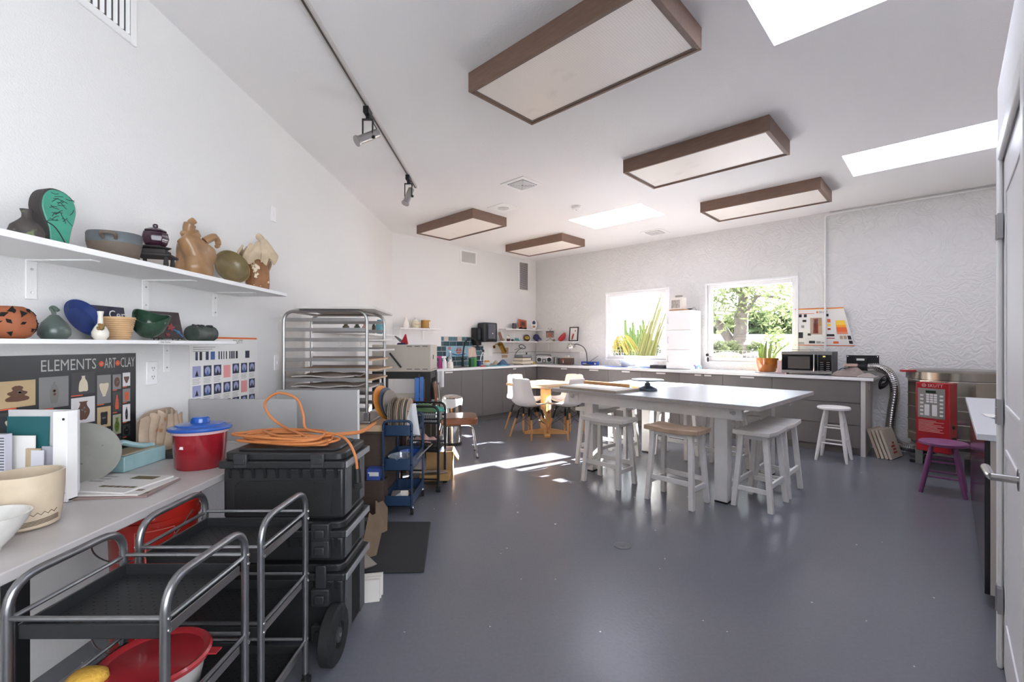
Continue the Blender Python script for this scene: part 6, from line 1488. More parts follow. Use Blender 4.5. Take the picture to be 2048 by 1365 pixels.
mb = MB(); mb.tube(spline([(-.08, -.013, .02), (-.02, -.013, .07), (.06, -.013, .16)], 6), .003, n=5); mb.build('leaf_vein', mat('vein_pink', '#D98A86', .4), t)
t = orn('framed_picture', 'black framed picture of red flowers at the right end of the lower corner shelf', Wp(uW(1147, .1), .1, 0), SL, RZW, 'picture'); t.rotation_euler = (R(-6), 0, RZW)
fb = mat('frame_black', '#2A2623', .4)
mb = MB(); w_, h_ = .105, .275; mb.bb((-w_, -.015, 0), (-w_+.018, 0, h_)); mb.bb((w_-.018, -.015, 0), (w_, 0, h_)); mb.bb((-w_+.018, -.015, 0), (w_-.018, 0, .018)); mb.bb((-w_+.018, -.015, h_-.018), (w_-.018, 0, h_)); mb.build('frame', fb, t)
MB().bb((-w_+.017, -.004, .017), (w_-.017, -.002, h_-.017)).build('print_sheet', paper, t)
mb = MB(); mb.prism([(-.05, .03), (-.02, .03), (.0, .1), (.01, .14), (-.02, .15), (-.045, .09)], .0042, .006, M=UP); mb.build('flower_print', mat('print_crimson', '#A8402E', .5), t); MB().prism([(.02, .19), (.045, .19), (.04, .215), (.025, .215)], .0042, .006, M=UP).build('bud_print', mat('print_wine', '#7A2A34', .5), t)
# ---- window counter things
t = thing('silicone_mat', 'bright blue mat with scattered papers below the first window', 'mat', WIT(uW(1255, .36), .36), RZW); MB().bb((-.42, -.12, 0), (.36, .12, .008)).build('sheet', mat('mat_cobalt', '#2348A0', .4), t); mb = MB(); mb.bb((.02, -.11, .008), (.2, .06, .0095), M=Matrix.Rotation(R(14), 4, 'Z')); mb.build('paper_sheet', paper, t)
t = thing('plastic_basket', 'translucent white basket of bottles on the blue mat', 'basket', Wp(uW(1255, .3), .27, CT+.0096), RZW); MB().lathe(vessel([(.12, 0), (.15, .10), (.165, .12)], .004), 28, sy=.6).build('basket', glassmat('milk_plastic', '#F0F2F5', .15, .2, ('#E9ECF0', .75)), t)
for k in range(3): MB().cyl((-.07+.06*k, .01, .012), (-.07+.06*k, .01, .16-.02*(k % 2)), .024, n=14).build('small_bottle', mat('milky_bottle', '#DDE6F0', .3), t)
t = thing('seed_tray', 'black slatted tray with white tags beside the white tower', 'tray', WIT(uW(1320, .33), .33), RZW); MB().bb((-.13, -.09, 0), (.12, .09, .05)).build('tray', mat('tray_charcoal', '#37363A', .6), t, bev=.004)
mb = MB()
for k in range(3): mb = MB(); mb.bb((-.02+.03*k, .0, .05), (.0+.03*k, .003, .11-.01*k)); mb.build('tag', paper, t)
t = thing('cabinet_tower', 'white three door tower cabinet standing between the windows', 'cabinet', WIT(uW(1332, .46), .46), RZW)
TW, TD, TH_ = .385, .40, .905
MB().bb((0, .018, 0), (TW, TD, TH_)).build('carcass', whitegloss, t, bev=.003)
for k in range(3):
    z0 = .012+k*.297; d_ = MB().bb((.003, 0, z0), (TW-.003, .0175, z0+.289)).build('door', whitegloss, t, bev=.003)
    MB().tube(rpath([(.035, .001, z0+.10), (.035, -.022, z0+.10), (.035, -.022, z0+.19), (.035, .001, z0+.19)], .01), .006, n=8).build('handle', mat('handle_white', '#D5D2D0', .3), d_)
TP = lambda x, y, z: Wp(uW(1332, .46)+x, .46-y, CT+TH_+z+.001)
o = MB().bb((-.14, -.11, 0), (.14, .11, .016)).build('wooden_board', mat('board_amber', '#C08A52', .5), None, TP(.17, .15, 0), RZW, bev=.003); tag(o, 'amber wooden board on top of the white tower', 'board')
t = thing('carved_box', 'carved white ceramic box with lug handle on top of the white tower', 'box', TP(.14, .13, .0165), RZW)
MB().bb((-.095, -.08, 0), (.095, .08, .19)).build('body', mat('bisque', '#DED6CF', .6, bump=.2, bs=30), t, bev=.008)
mb = MB(); mb.prism([(-.075, .02), (.06, .02), (.06, .15), (-.075, .15)], .0802, .083, M=UP); mb.build('carved_panel', mat('bisque_line', '#B9AFA8', .6, var=.5, vs=40), t, bev=.004)
MB().bb((-.04, -.03, .19), (.06, .03, .225)).build('lid_handle', mat('bisque_grey', '#9C9690', .6), t, bev=.006)
t = thing('cable_clip', 'black clip with trailing wire on top of the white tower', 'clip', TP(.31, .15, 0), RZW); MB().bb((-.03, -.02, 0), (.04, .02, .03)).build('clip', black, t, bev=.003); MB().tube(spline([(.03, 0, .025), (.045, .05, .05), (.05, .12, .02), (.05, .2, -.02)], 6), .003, n=6).build('wire', black, t)
for k, (px, c_, lab) in enumerate(((1388, '#8C80B8', 'lilac arch shaped ornament beside the white tower'), (1397.5, '#86B4D8', 'pale blue arch shaped ornament next to the lilac one'))):
    o = MB().tube([Vector((.028*math.cos(q*PI/10), 0, .022+.04*math.sin(q*PI/10))) for q in range(11)]+[Vector((-.028, 0, .0085))] if False else [Vector((.028, 0, .013))]+[Vector((.028*math.cos(q*PI/10), 0, .03+.032*math.sin(q*PI/10))) for q in range(11)]+[Vector((-.028, 0, .013))], .013, n=10).build('arch_ornament', mat('arch_%d' % k, c_, .4), None, WIT(uW(px, .33), .33), RZW); tag(o, lab, 'ornament')
o = MB().bb((-.12, -.08, 0), (.12, .08, .006)).build('paper_pad', paper, None, WIT(uW(1412, .3), .3), RZW+R(8)); tag(o, 'white paper pad on the counter under the second window', 'pad')
u, z = inW(1415, 718, .02); t = thing('hanging_ornament', 'black and white bird ornament hanging on the second window frame', 'ornament', Wp(u, .014, z), RZW); MB().sph((0, -.015, -.015), (.03, .015, .055), 14, 10).build('body', whiteplastic, t); MB().sph((.0, -.018, .06), (.024, .014, .024), 12, 8).build('head', black, t); MB().sph((.014, -.024, -.01), (.016, .012, .04), 10, 8).build('wing', black, t)
# snake plant
uP = uW(1535, .33)
o = MB().lathe([(0, 0), (.15, 0), (.16, .008), (0, .012)], 30).build('plant_saucer', mat('saucer_white', '#E4DEDC', .3), None, WIT(uP, .34), RZW); tag(o, 'white saucer under the amber plant pot', 'saucer')
t = thing('snake_plant', 'snake plant in a ribbed amber pot under the second window', 'potted plant', Wp(uP, .34, CT+.0135), RZW)
amber = mat('glass_amber', '#B56A28', .15, var=.4, vs=14, coat=.4)
MB().lathe(vessel([(.098, 0), (.11, .01), (.13, .10), (.138, .185)], .006), 72, fn=lambda a, r, z: (r*(1+.018*math.sin(36*a)), z)).build('pot', amber, t, ang=80)
MB().lathe([(0, .16), (.126, .16), (.126, .165), (0, .17)], 24).build('soil', mat('soil', '#3A2C22', .9), t)
rnd = random.Random(17); lfm = mat('leaf_snake', '#6F8A4A', .45, stripe=('#A8B46A', (3, 3, 14)))
for k, (x, y, h_, tx, ty) in enumerate(((-.05, 0, .22, -.02, 0), (-.02, -.03, .26, .02, 0), (.0, .03, .30, .0, .02), (.03, -.01, .27, .03, 0), (-.085, .02, .18, -.05, 0), (.06, .02, .22, .09, .0), (.085, -.01, .20, .16, 0), (-.06, .05, .24, -.06, .02))):
    def leaf(u, v, x=x, y=y, h_=h_, tx=tx, ty=ty, k=k):
        w_ = .028*math.sin(PI*min(1, .15+.85*v)**.8)*(1 if v < .98 else .2); a = k*.9
        return (x+tx*v*v+(u-.5)*w_*2*math.cos(a)*.9, y+ty*v+(u-.5)*w_*2*math.sin(a)*.5+.008*math.sin(PI*u), .165+h_*v)
    MB().surf(leaf, 4, 10, .003).build('leaf', lfm, t, ang=60)
o = MB().bb((-.045, -.005, 0), (.045, .005, .17)).build('pink_card', mat('card_rose', '#E3C6C6', .5), None, WIT(uW(1562, .42), .42), RZW); o.rotation_euler = (R(-4), 0, RZW); tag(o, 'pale pink card standing against the left side of the microwave', 'card')
# microwave
t = thing('microwave', 'black and stainless microwave on the window counter', 'microwave', Wp(4.685, .50, CT+.0006), RZW)
MW, MH, MD = .548, .292, .40
mst = mat('micro_steel', '#8F8D8B', .3, .9)
MB().bb((0, .02, .014), (MW, MD, MH)).build('housing', mat('micro_case', '#4A4A4B', .4, .5), t, bev=.004)
d_ = MB().bb((0, .0, .014), (MW*.735, .0195, MH)).build('door', mst, t, bev=.003)
MB().bb((.004, -.003, .052), (MW*.725, .0, MH-.038)).build('door_glass', mat('micro_glass', '#131314', .06), d_)
MB().bb((.075, -.0045, .075), (MW*.58, -.003, MH-.062)).build('viewing_mesh', mat('micro_mesh', '#4B4744', .25), d_)
MB().cyl((MW*.665, -.028, .045), (MW*.665, -.028, MH-.03), .009, n=12).bb((MW*.665-.005, -.028, .055), (MW*.665+.005, .0, .065)).bb((MW*.665-.005, -.028, MH-.05), (MW*.665+.005, .0, MH-.04)).build('handle', chrome, d_)
c_ = MB().bb((MW*.737, .0, .014), (MW, .0195, MH)).build('control_panel', mst, t, bev=.003)
MB().bb((MW*.74, -.003, .052), (MW-.004, .0, MH-.038)).build('panel_glass', mat('micro_glass', '', .06), c_)
dm = mat('led_amber', '#FFD65A', .5, emit=('#FFE07A', 2.5))
mb = MB(); mb.text('3:0', .022, Matrix.Translation((MW*.83, -.0036, MH-.066)) @ UP); mb.build('clock_digits', dm, c_)
mb = MB()
for r_ in range(5):
    for q in range(2): mb.bb((MW*.775+q*.065, -.0036, .062+r_*.024), (MW*.775+q*.065+.035, -.003, .066+r_*.024))
mb.build('key_legends', greyprint, c_)
for x in (.06, MW-.06):
    for y in (.05, MD-.06): MB().cyl((x, y, 0), (x, y, .0138), .015, n=10).build('foot', black, t)
t = thing('wire_rack', 'thin wire rack resting on top of the microwave', 'rack', Wp(4.85, .38, CT+MH+.002), RZW); mb = MB(); mb.tube([(-.14, -.06, .022), (.16, -.06, .022), (.16, .08, .022), (-.14, .08, .022)], .003, n=6, closed=True)
for k in range(7): mb.tube([(-.12+.045*k, -.06, .022), (-.12+.045*k, .08, .022)], .002, n=5)
for x, y in ((-.13, -.055), (.15, -.055), (.15, .075), (-.13, .075)): mb.tube([(x, y, .022), (x, y, 0)], .0025, n=5)
mb.build('grid', steel, t)
# cloth pile + wooden box, vent plate with blower, hose, cable
rag('folded taupe cloths heaped at the end of the window counter', WIT(5.42, .50), .17, .11, .12, mat('cloth_taupe', '#9C8E88', .85, stripe=('#7F726D', (2, 12, 12))), 41, 'cloth_pile')
rag('pale folded cloth at the front corner of the window counter', WIT(5.585, .60), .055, .08, .05, mat('cloth_oat', '#B5A9A2', .85, stripe=('#968A84', (2, 12, 12))), 42, 'cloth_pile')
o = MB().bb((-.06, -.04, 0), (.06, .04, .03)).build('pine_box', mat('lid_pinkish', '#C4A294', .6), None, Wp(5.42, .48, CT+.12), RZW, bev=.003); tag(o, 'small tan box lying on the folded taupe cloths', 'box')
t = thing('vent_blower', 'black wall plate with blower motor above the counter end', 'vent blower', Wp(5.477, .0, 1.075), RZW)
MB().bb((-.165, -.008, -.11), (.165, -.0005, .085)).build('wall_plate', black, t, bev=.004)
for x in (-.15, .15): MB().cyl((x, -.008, .07), (x, -.011, .07), .006, n=8).build('screw', chrome, t)
MB().bb((-.07, -.10, -.04), (.05, -.008, .05)).build('motor', black, t, bev=.008); MB().bb((-.05, -.102, .02), (.03, -.1, .045)).build('motor_label', paper, t)
MB().cyl((-.13, -.09, -.06), (.06, -.09, -.06), .042, n=22).build('blower_tube', black, t); MB().cyl((-.175, -.09, -.06), (-.1301, -.09, -.06), .03, n=18).build('inlet', steel, t)
foil = mat('duct_foil', '#BDBBB8', .22, 1.0)
hp = spline([Wp(5.545, .09, 1.015), Wp(5.66, .10, 1.01), Wp(5.76, .11, .93), Wp(5.80, .12, .75), Wp(5.775, .13, .50), Wp(5.76, .14, .30), Wp(5.78, .15, .17), Wp(5.88, .20, .10), Wp(6.02, .25, .10), Wp(6.16, .29, .12)], 16)
rr = [(.047 if k % 2 else .051) for k in range(len(hp))]
o = MB().tube(hp, rr, n=20).build('duct_hose', foil, None, ang=20); tag(o, 'silver corrugated duct hose dropping from the blower to the kiln', 'duct')
o = MB().tube(spline([Wp(5.26, .3, .96), Wp(5.31, .24, 1.0), Wp(5.38, .17, .945)], 8), .005, n=6).build('power_cord', black, None); tag(o, 'short black power cord behind the microwave', 'cord')
pts = [Wp(5.56, .04, .985)]
for k in range(5): pts += [Wp(5.70+.012*k, .06+.03*k, .93-.02*k), Wp(5.735-.012*k, .12+.02*k, .82), Wp(5.66, .15+.02*k, .755+.008*k), Wp(5.655+.006*k, .1, .85)]
o = MB().tube(spline(pts, 6), .005, n=6).build('cable_bundle', black, None); tag(o, 'bundle of black cable hanging at the counter end', 'cable')
# wall chart
t = thing('kiln_wall_chart', 'curling white kiln chart with orange edges beside the second window', 'poster', Wp(4.733, 0, 1.285), RZW)
PWID, PHT = .665, .505
def sheetf(u, v):
    return (PWID*u*(1-.17*v*max(0, u)**2.2), -.003-.09*(max(0, u-.6)/.4)**2*v*.6, PHT*v-.01*u)
MB().surf(sheetf, 18, 10, .001).build('sheet', mat('chart_paper', '#E7E3E0', .45), t, ang=60)
def onch(x, z): p = sheetf(x/PWID, z/PHT); return Vector((p[0], p[1]-.0015, p[2]))
def chp(mb, x0, z0, x1, z1, mi): 
    n = 5; 
    for k in range(n):
        a, b = x0+(x1-x0)*k/n, x0+(x1-x0)*(k+1)/n
        mb.add([onch(a, z0), onch(b, z0), onch(b, z1), onch(a, z1)], [(0, 1, 2, 3)], mi)
cm = [mat('print_orange', '', .6), mat('print_amber', '#F0A030', .6), mat('print_yellow', '#F2C94A', .6), mat('print_red', '#A83A2E', .6), ink, greyprint, mat('print_rose', '#D8866A', .6), mat('print_vermilion', '#E06A3A', .6), mat('print_tan', '#B49C88', .6)]
mb = MB()
chp(mb, 0, PHT-.012, PWID, PHT, 0); chp(mb, 0, PHT-.018, PWID, PHT-.013, 2); chp(mb, 0, 0, PWID, .01, 0)
for k in range(6): chp(mb, .49, .155+.03*k, .625, .185+.03*k, (6, 7, 7, 1, 2, 2)[k])
chp(mb, .18, .15, .32, .375, 8); chp(mb, .21, .165, .275, .36, 3); chp(mb, .222, .29, .262, .335, 5); chp(mb, .222, .19, .262, .24, 6); chp(mb, .285, .26, .31, .33, 2)
for (x, z, w_, h_, m_) in ((.045, .385, .035, .04, 4), (.105, .385, .035, .04, 4), (.09, .32, .045, .03, 4), (.075, .24, .035, .035, 5), (.035, .10, .06, .08, 4), (.15, .135, .04, .03, 4), (.165, .03, .07, .035, 4), (.37, .39, .035, .035, 4), (.385, .31, .04, .045, 7), (.385, .255, .04, .04, 2), (.385, .21, .035, .025, 3), (.37, .125, .09, .03, 4), (.37, .095, .09, .012, 3), (.44, .03, .06, .03, 7), (.52, .09, .035, .045, 8), (.565, .09, .035, .045, 8), (.612, .085, .04, .05, 4), (.615, .03, .04, .04, 4), (.03, .43, .2, .008, 6), (.31, .03, .05, .02, 5), (.25, .03, .05, .03, 5), (.03, .02, .08, .025, 5)): chp(mb, x, z, x+w_, z+h_, m_)
v, f = text_mesh('SKUTT', 0, 2); mb.add([onch(.285+p.x*.036, .435+p.y*.04) for p in v], f, 4)
mb.add([onch(.265+.014*math.cos(q*PI/8), .449+.014*math.sin(q*PI/8)) for q in range(16)], [tuple(range(16))], 6)
mb.build('print', cm, t)
# ================================================================ TABLES, STOOLS, CHAIRS
offw = mat('stool_white', '#EAE7E4', .42, var=.06, vs=14)
tabw = mat('table_white', '#C3C6CD', .3, spec=.16)
tedge = mat('table_edge', '#AFA9A5', .5, var=.1, vs=30)
TA = R(-45.97); A0 = Vector((.445, 4.873, 0)); TZ = .83
wt = thing('work_table', 'large white work table in the middle of the room with stools around it', 'table', A0, TA)
MB().bb((0, 0, TZ-.006), (2.05, 1.60, TZ)).build('tabletop', tabw, wt, bev=.002)
MB().bb((0, 0, TZ-.036), (2.05, 1.60, TZ-.006)).build('plywood_edge', tedge, wt, bev=.002)
mb = MB(); ax0, ax1, ay0, ay1 = .16, 1.90, .10, 1.375
for y in (ay0, ay1): mb.bb((ax0, y-.014, TZ-.135), (ax1, y+.014, TZ-.036))
mb.bb((ax0+.19, ay0+.014, TZ-.135), (ax0+.215, ay1-.014, TZ-.036)); mb.bb((ax1-.215, ay0+.014, TZ-.135), (ax1-.19, ay1-.014, TZ-.036)); mb.build('apron', offw, wt, bev=.003)
for x in (.40, 1.72):
    for y in (.167, 1.31):
        l_ = MB().bb((x-.052, y-.052, .012), (x+.052, y+.052, TZ-.036)).build('leg', offw, wt, bev=.005); MB().bb((x-.05, y-.05, 0), (x+.05, y+.05, .012)).build('foot_pad', black, l_)
for x in (.235, 1.84):
    mb = MB(); mb.bb((x-.04, ay0-.03, TZ-.12), (x+.06, ay0-.014, TZ-.036)); mb.build('corner_block', offw, wt, bev=.003)
    mb = MB(); mb.cyl((x, ay0-.03, TZ-.075), (x, ay0-.048, TZ-.075), .016, n=12); mb.bb((x-.03, ay0-.036, TZ-.083), (x+.015, ay0-.03, TZ-.066)); mb.build('latch', chrome, wt)
def TL(x, y, z): return A0+Matrix.Rotation(TA, 3, 'Z') @ Vector((x, y, z))
# things on it
t = thing('banding_wheel', 'blue grey banding wheel standing on the white work table', 'banding wheel', TL(.846, .505, TZ+.0006))
slate = mat('wheel_slate', '#565E66', .4, .3)
MB().lathe([(0, 0), (.09, 0), (.098, .008), (.092, .022), (.05, .042), (.03, .05), (.028, .075), (0, .075)], 36).build('base', slate, t); MB().cyl((0, 0, .0752), (0, 0, .10), .018, n=18).build('spindle', steel, t); MB().lathe([(0, .10), (.155, .10), (.162, .104), (.162, .11), (.157, .114), (0, .114)], 48).build('wheel_head', mat('wheel_head', '#8D949C', .35, .4), t)
t = thing('plaster_board', 'pale framed drying board lying on the left end of the white table', 'board', TL(.45, .215, TZ+.0006), TA-R(3)); MB().bb((-.36, -.20, 0), (.36, .20, .022)).build('edge_frame', mat('board_buff', '#A99D8C', .6), t, bev=.002); MB().bb((-.355, -.195, .022), (.355, .195, .0265)).build('face', mat('board_face', '#CFCAC4', .6), t)
tanw = mat('stick_tan', '#B98A5E', .55, wood=('#9C7048', (8, 1, 8)))
for k, (x, y, rz, L_, w_, lab) in enumerate(((.37, .485, -4, .62, .04, 'longest tan wooden stick behind the drying board on the white table'), (.50, .60, -14, .42, .03, 'pale thin stick crossing the long tan stick on the white table'))):
    o = MB().bb((-L_/2, -w_/2, 0), (L_/2, w_/2, .055-.03*k)).build('wooden_stick', (tanw, brd)[k], None, TL(x, y+.04*k, TZ+.0006), TA+R(rz), bev=.002); tag(o, lab, 'stick')
# ---- saddle stools
def mkstool(lab, P, rz, seatm):
    t = thing('counter_stool', lab, 'stool', P, rz, 'white saddle stools around the work table')
    SH = .62
    MB().surf(lambda u, v: ((u-.5)*.458, (v-.5)*.27, SH-.010*math.sin(PI*u)**1.5-.002*math.sin(PI*v)), 16, 6, .036).build('seat', seatm, t, bev=.004, ang=40)
    for sx in (-1, 1):
        for sy in (-1, 1):
            a = Vector((sx*.162, sy*.088, SH-.040)); b = Vector((sx*.192, sy*.136, 0)); h = .0195
            mb = MB(); mb.add([a+Vector((x*h, y*h, 0)) for x, y in ((-1, -1), (1, -1), (1, 1), (-1, 1))]+[b+Vector((x*h, y*h, 0)) for x, y in ((-1, -1), (1, -1), (1, 1), (-1, 1))], [(0, 1, 2, 3), (7, 6, 5, 4), (0, 4, 5, 1), (1, 5, 6, 2), (2, 6, 7, 3), (3, 7, 4, 0)]); mb.build('leg', offw, t, bev=.002)
    def at_(sx, sy, z): 
        q = z/(SH-.04); return Vector((sx*(.192-.03*q), sy*(.136-.048*q), z))
    for sy in (-1, 1):
        a, b = at_(-1, sy, .195), at_(1, sy, .195); MB().bb((a.x+.018, a.y-.010, .175), (b.x-.018, a.y+.010, .213)).build('stretcher', offw, t, bev=.002)
        MB().bb((a.x+.02, at_(1, sy, .56).y-.009, .545), (b.x-.02, at_(1, sy, .56).y+.009, .582)).build('seat_rail', offw, t)
    for sx in (-1, 1):
        a = at_(sx, 1, .15); MB().bb((a.x-.010, -a.y+.018, .132), (a.x+.010, a.y-.018, .168)).build('stretcher', offw, t, bev=.002)
        MB().bb((at_(sx, 1, .56).x-.009, -.07, .545), (at_(sx, 1, .56).x+.009, .07, .582)).build('seat_rail', offw, t)
    return t
seat_w = mat('seat_white', '#E2DDD8', .4, var=.14, vs=7)
seat_t = mat('seat_tan', '#B79A80', .5, var=.2, vs=8, stripe=('#CDB8A2', (2, 14, 2)))
s0 = mkstool('white saddle stool at the left of the table front, in the first sun streak', (.932, 4.285, 0), R(-46), seat_w)
def place(lab, x, y, rz): return dup(s0, (x, y, 0), R(rz), lab)
tan = mkstool('saddle stool with worn tan seat, front and centre of the work table', (1.388, 3.78, 0), R(-47), seat_t)
place('saddle stool at the right table corner, nearest the camera of the touching pair', 2.045, 3.71, 44)
place('rear stool of the touching pair at the right table end, toward the purple stool', 2.385, 4.05, 45)
place('saddle stool under the left end of the table, behind the front left stool', .965, 4.995, 45)
place('saddle stool under the far left of the table, beside the far left leg', 1.26, 5.33, -46)
place('saddle stool between the two far table legs on the window side', 1.947, 5.32, -48)
place('saddle stool on the window side beside the far right table leg', 2.255, 4.77, -46)
# ---- small pedestal table and shell chairs
maple = mat('maple', '#D6A76C', .35, wood=('#C28F52', (1, 1, 1)), var=.1)
mtop = mat('maple_top', '#DCC09C', .3, stripe=('#CBA478', (2, 22, 2)), coat=.1)
pt = thing('pedestal_table', 'square maple pedestal table with cross base by the sink counter', 'table', (.52, 6.62, 0), R(45))
MB().bb((-.41, -.41, .70), (.41, .41, .74)).build('tabletop', mtop, pt, bev=.008)
MB().bb((-.055, -.055, .05), (.055, .055, .66)).build('post', maple, pt, bev=.004)
for a in (45, 135):
    M = Matrix.Rotation(R(a), 4, 'Z'); MB().add([(-.31, -.035, 0), (.31, -.035, 0), (.31, .035, 0), (-.31, .035, 0), (-.31, -.035, .03), (.31, -.035, .03), (.31, .035, .03), (-.31, .035, .03), (-.06, -.035, .075), (.06, -.035, .075), (.06, .035, .075), (-.06, .035, .075)], [(0, 3, 2, 1), (0, 1, 5, 9, 8, 4), (3, 7, 11, 10, 6, 2), (4, 8, 11, 7), (5, 6, 10, 9), (8, 9, 10, 11), (0, 4, 7, 3), (1, 2, 6, 5)], M=M).build('foot', maple, pt)
    MB().bb((-.25, -.03, .66), (.25, .03, .699), M=M).build('top_bearer', maple, pt)
MB().bb((-.012, -.057, .30), (.012, -.055, .50)).build('keyhole', mat('wood_dark', '#6A4526', .6), pt)
shellw = mat('shell_white', '#E6E2E1', .28, coat=.1)
dowel = mat('dowel_oak', '#C58F57', .5, wood=('#AC7641', (1, 1, 1)))
prof = [(-.225, .435), (-.20, .452), (-.10, .44), (.02, .432), (.11, .44), (.165, .475), (.195, .54), (.215, .63), (.232, .73), (.245, .805), (.248, .825)]
pp = spline([(0, a, b) for a, b in prof], 4)
def shell(u, v):
    k = v*(len(pp)-1); i = min(int(k), len(pp)-2); p = pp[i].lerp(pp[i+1], k-i)
    s_ = (u-.5)*2
    hw = .205+.03*math.sin(PI*min(1, v*1.5))-.055*max(0, v-.55)/.45
    if v > .9: hw *= math.sqrt(max(.0, 1-((v-.9)/.1)**2*.55))
    if v < .06: hw *= .88+2*v
    curl = abs(s_)**2.6
    lift = .055*curl*max(0, min(1, (.75-v)/.4)); fwd = .075*curl*max(0, min(1, (v-.35)/.25))
    return (s_*hw, p.y-fwd, p.z+lift)
def shell_chair(lab, x, y, rz):
    t = thing('shell_chair', lab, 'chair', (x, y, 0), rz, 'white shell chairs at the maple table')
    MB().surf(shell, 20, 40, .006).build('shell', shellw, t, ang=60)
    for sx in (-1, 1):
        for sy in (-1, 1):
            a = Vector((sx*.115, sy*.105-.01, .375)); b = Vector((sx*.205, sy*.195-.01, 0)); m_ = a.lerp(b, .28)
            l_ = MB().tube([m_, a.lerp(b, .6), b], [.0155, .0145, .010], n=12).build('leg', dowel, t); MB().cyl(a, m_+(b-a)*.02, .0165, n=12).build('leg_socket', blackmetal, l_)
    c_ = Vector((0, -.01, .415))
    for (p, q) in (((-1, -1), (1, -1)), ((1, -1), (1, 1)), ((1, 1), (-1, 1)), ((-1, 1), (-1, -1))):
        def lp(s_, k): a = Vector((s_[0]*.115, s_[1]*.105-.01, .375)); b = Vector((s_[0]*.205, s_[1]*.195-.01, 0)); return a.lerp(b, k)
        mb = MB(); mb.tube([lp(p, .12), lp(q, .55)], .003, n=6); mb.tube([lp(q, .12), lp(p, .55)], .003, n=6); mb.build('wire_brace', blackmetal, t)
    for s_ in (-1, 1): MB().tube(rpath([(s_*.115, -.115, .375), (s_*.06, -.10, .425), (s_*.06, .08, .425), (s_*.115, .095, .375)], .02), .007, n=6).build('mount', blackmetal, t)
    return t
c1 = shell_chair('white shell chair on the near left side of the maple table, back toward the carts', .275, 6.385, R(180-45)+R(180))
c1.rotation_euler = (0, 0, R(135))
for (x, y, rz, lab) in ((.80, 6.40, 225, 'white shell chair between the maple table and the big white table'), (.89, 7.02, 315, 'white shell chair at the far right side of the maple table, toward the first window'), (.20, 6.98, 45, 'white shell chair on the sink side of the maple table')):
    dup(c1, (x, y, 0), R(rz), lab)
# ---- turned round stools
def round_stool(n, lab, P, rz, h, rs, foot, m_):
    t = thing(n, lab, 'stool', P, rz)
    MB().lathe([(0, h-.032), (rs*.93, h-.032), (rs, h-.026), (rs, h-.008), (rs*.95, h), (0, h-.002)], 40).build('seat', m_, t)
    tf = rs*.62/1.414
    L_ = []
    for sx in (-1, 1):
        for sy in (-1, 1):
            a = Vector((sx*tf, sy*tf, h-.033)); b = Vector((sx*foot, sy*foot, 0)); L_.append((a, b))
            MB().tube([a.lerp(b, q) for q in (0, .1, .3, .5, .8, .93, 1)], [.014, .0165, .019, .0195, .019, .0165, .014], n=14).build('leg', m_, t)
    for z, pairs in ((.33*h, ((0, 1), (2, 3))), (.39*h, ((0, 2), (1, 3))), (.62*h, ((0, 1), (2, 3))), (.68*h, ((0, 2), (1, 3)))):
        for i, j in pairs:
            q = 1-z/(h-.033); MB().tube([L_[i][0].lerp(L_[i][1], q), L_[j][0].lerp(L_[j][1], q)], .0085, n=10).build('rung', m_, t)
    return t
round_stool('round_stool', 'white round topped stool standing in front of the wide drawer cabinet', (3.64, 5.10, 0), R(45), .60, .158, .142, offw)
round_stool('round_stool', 'purple painted round stool in front of the red kiln controller', (3.81, 3.985, 0), R(45), .445, .165, .142, mat('paint_purple', '#7C4270', .42, var=.15, vs=20))
# ================================================================ KILN CORNER AND RIGHT COUNTER
KX, KY, KR = 4.70, 4.73, .42
kn = thing('electric_kiln', 'large stainless electric kiln in the right corner with a red controller', 'kiln', (KX, KY, 0))
mir = mat('kiln_stainless', '#A59C90', .13, 1.0, var=.15, vs=5)
prof_k = [(0, .28), (KR, .28), (KR, .93), (0, .93)]
MB().lathe(prof_k, 12).build('body', mir, kn, ang=20)
MB().lathe([(0, .935), (KR+.012, .935), (KR+.012, 1.012), (KR-.02, 1.03), (0, 1.03)], 24).build('lid', mat('lid_stainless', '#9A9288', .2, 1.0, var=.2, vs=4), kn)
for z in (.36, .50, .64, .78, .925): MB().lathe([(KR+.001, z-.006), (KR+.005, z-.004), (KR+.005, z+.004), (KR+.001, z+.006)], 12).build('band', mat('band_bright', '#D8D4CC', .2, 1.0), kn)
MB().lathe([(0, .245), (KR-.03, .245), (KR-.03, .279), (0, .279)], 24).build('floor_pan', mat('pan_dark', '#55514C', .5, .6), kn)
for a in (45, 135, 225, 315):
    c_, s_ = math.cos(R(a)), math.sin(R(a)); MB().bb((-.03, -.03, 0), (.03, .03, .245), M=Matrix.Translation((c_*.32, s_*.32, 0)) @ Matrix.Rotation(R(a), 4, 'Z')).build('leg', mat('leg_galv', '#8C8A87', .4, .8), kn)
d0 = R(205)
M = Matrix.Translation((math.cos(d0)*(KR+.002), math.sin(d0)*(KR+.002), .23)) @ Matrix.Rotation(d0+R(90), 4, 'Z')     # local -y points outwards
red = mat('kiln_red', '#A11420', .2, coat=.4, var=.1, vs=4)
mb = MB(); mb.T = M; mb.bb((-.135, -.15, 0), (.135, .0, .69)); cb = mb.build('control_box', red, kn, bev=.01, seg=3)
mb = MB(); mb.T = M; mb.bb((-.115, -.1535, .335), (.10, -.15, .63)); mb.build('keypad_plate', mat('plate_grey', '#8F8B89', .4, .5), cb, bev=.003)
mb = MB(); mb.T = M; mb.bb((-.05, -.156, .585), (.03, -.1536, .61)); mb.build('display', mat('lcd_green', '#1E2A1E', .2), cb)
kw = mat('key_white', '#D8D4D2', .5)
mb = MB(); mb.T = M
for r_ in range(4):
    for c_ in range(3): mb.bb((-.045+c_*.03, -.156, .49+r_*.023), (-.021+c_*.03, -.1536, .507+r_*.023))
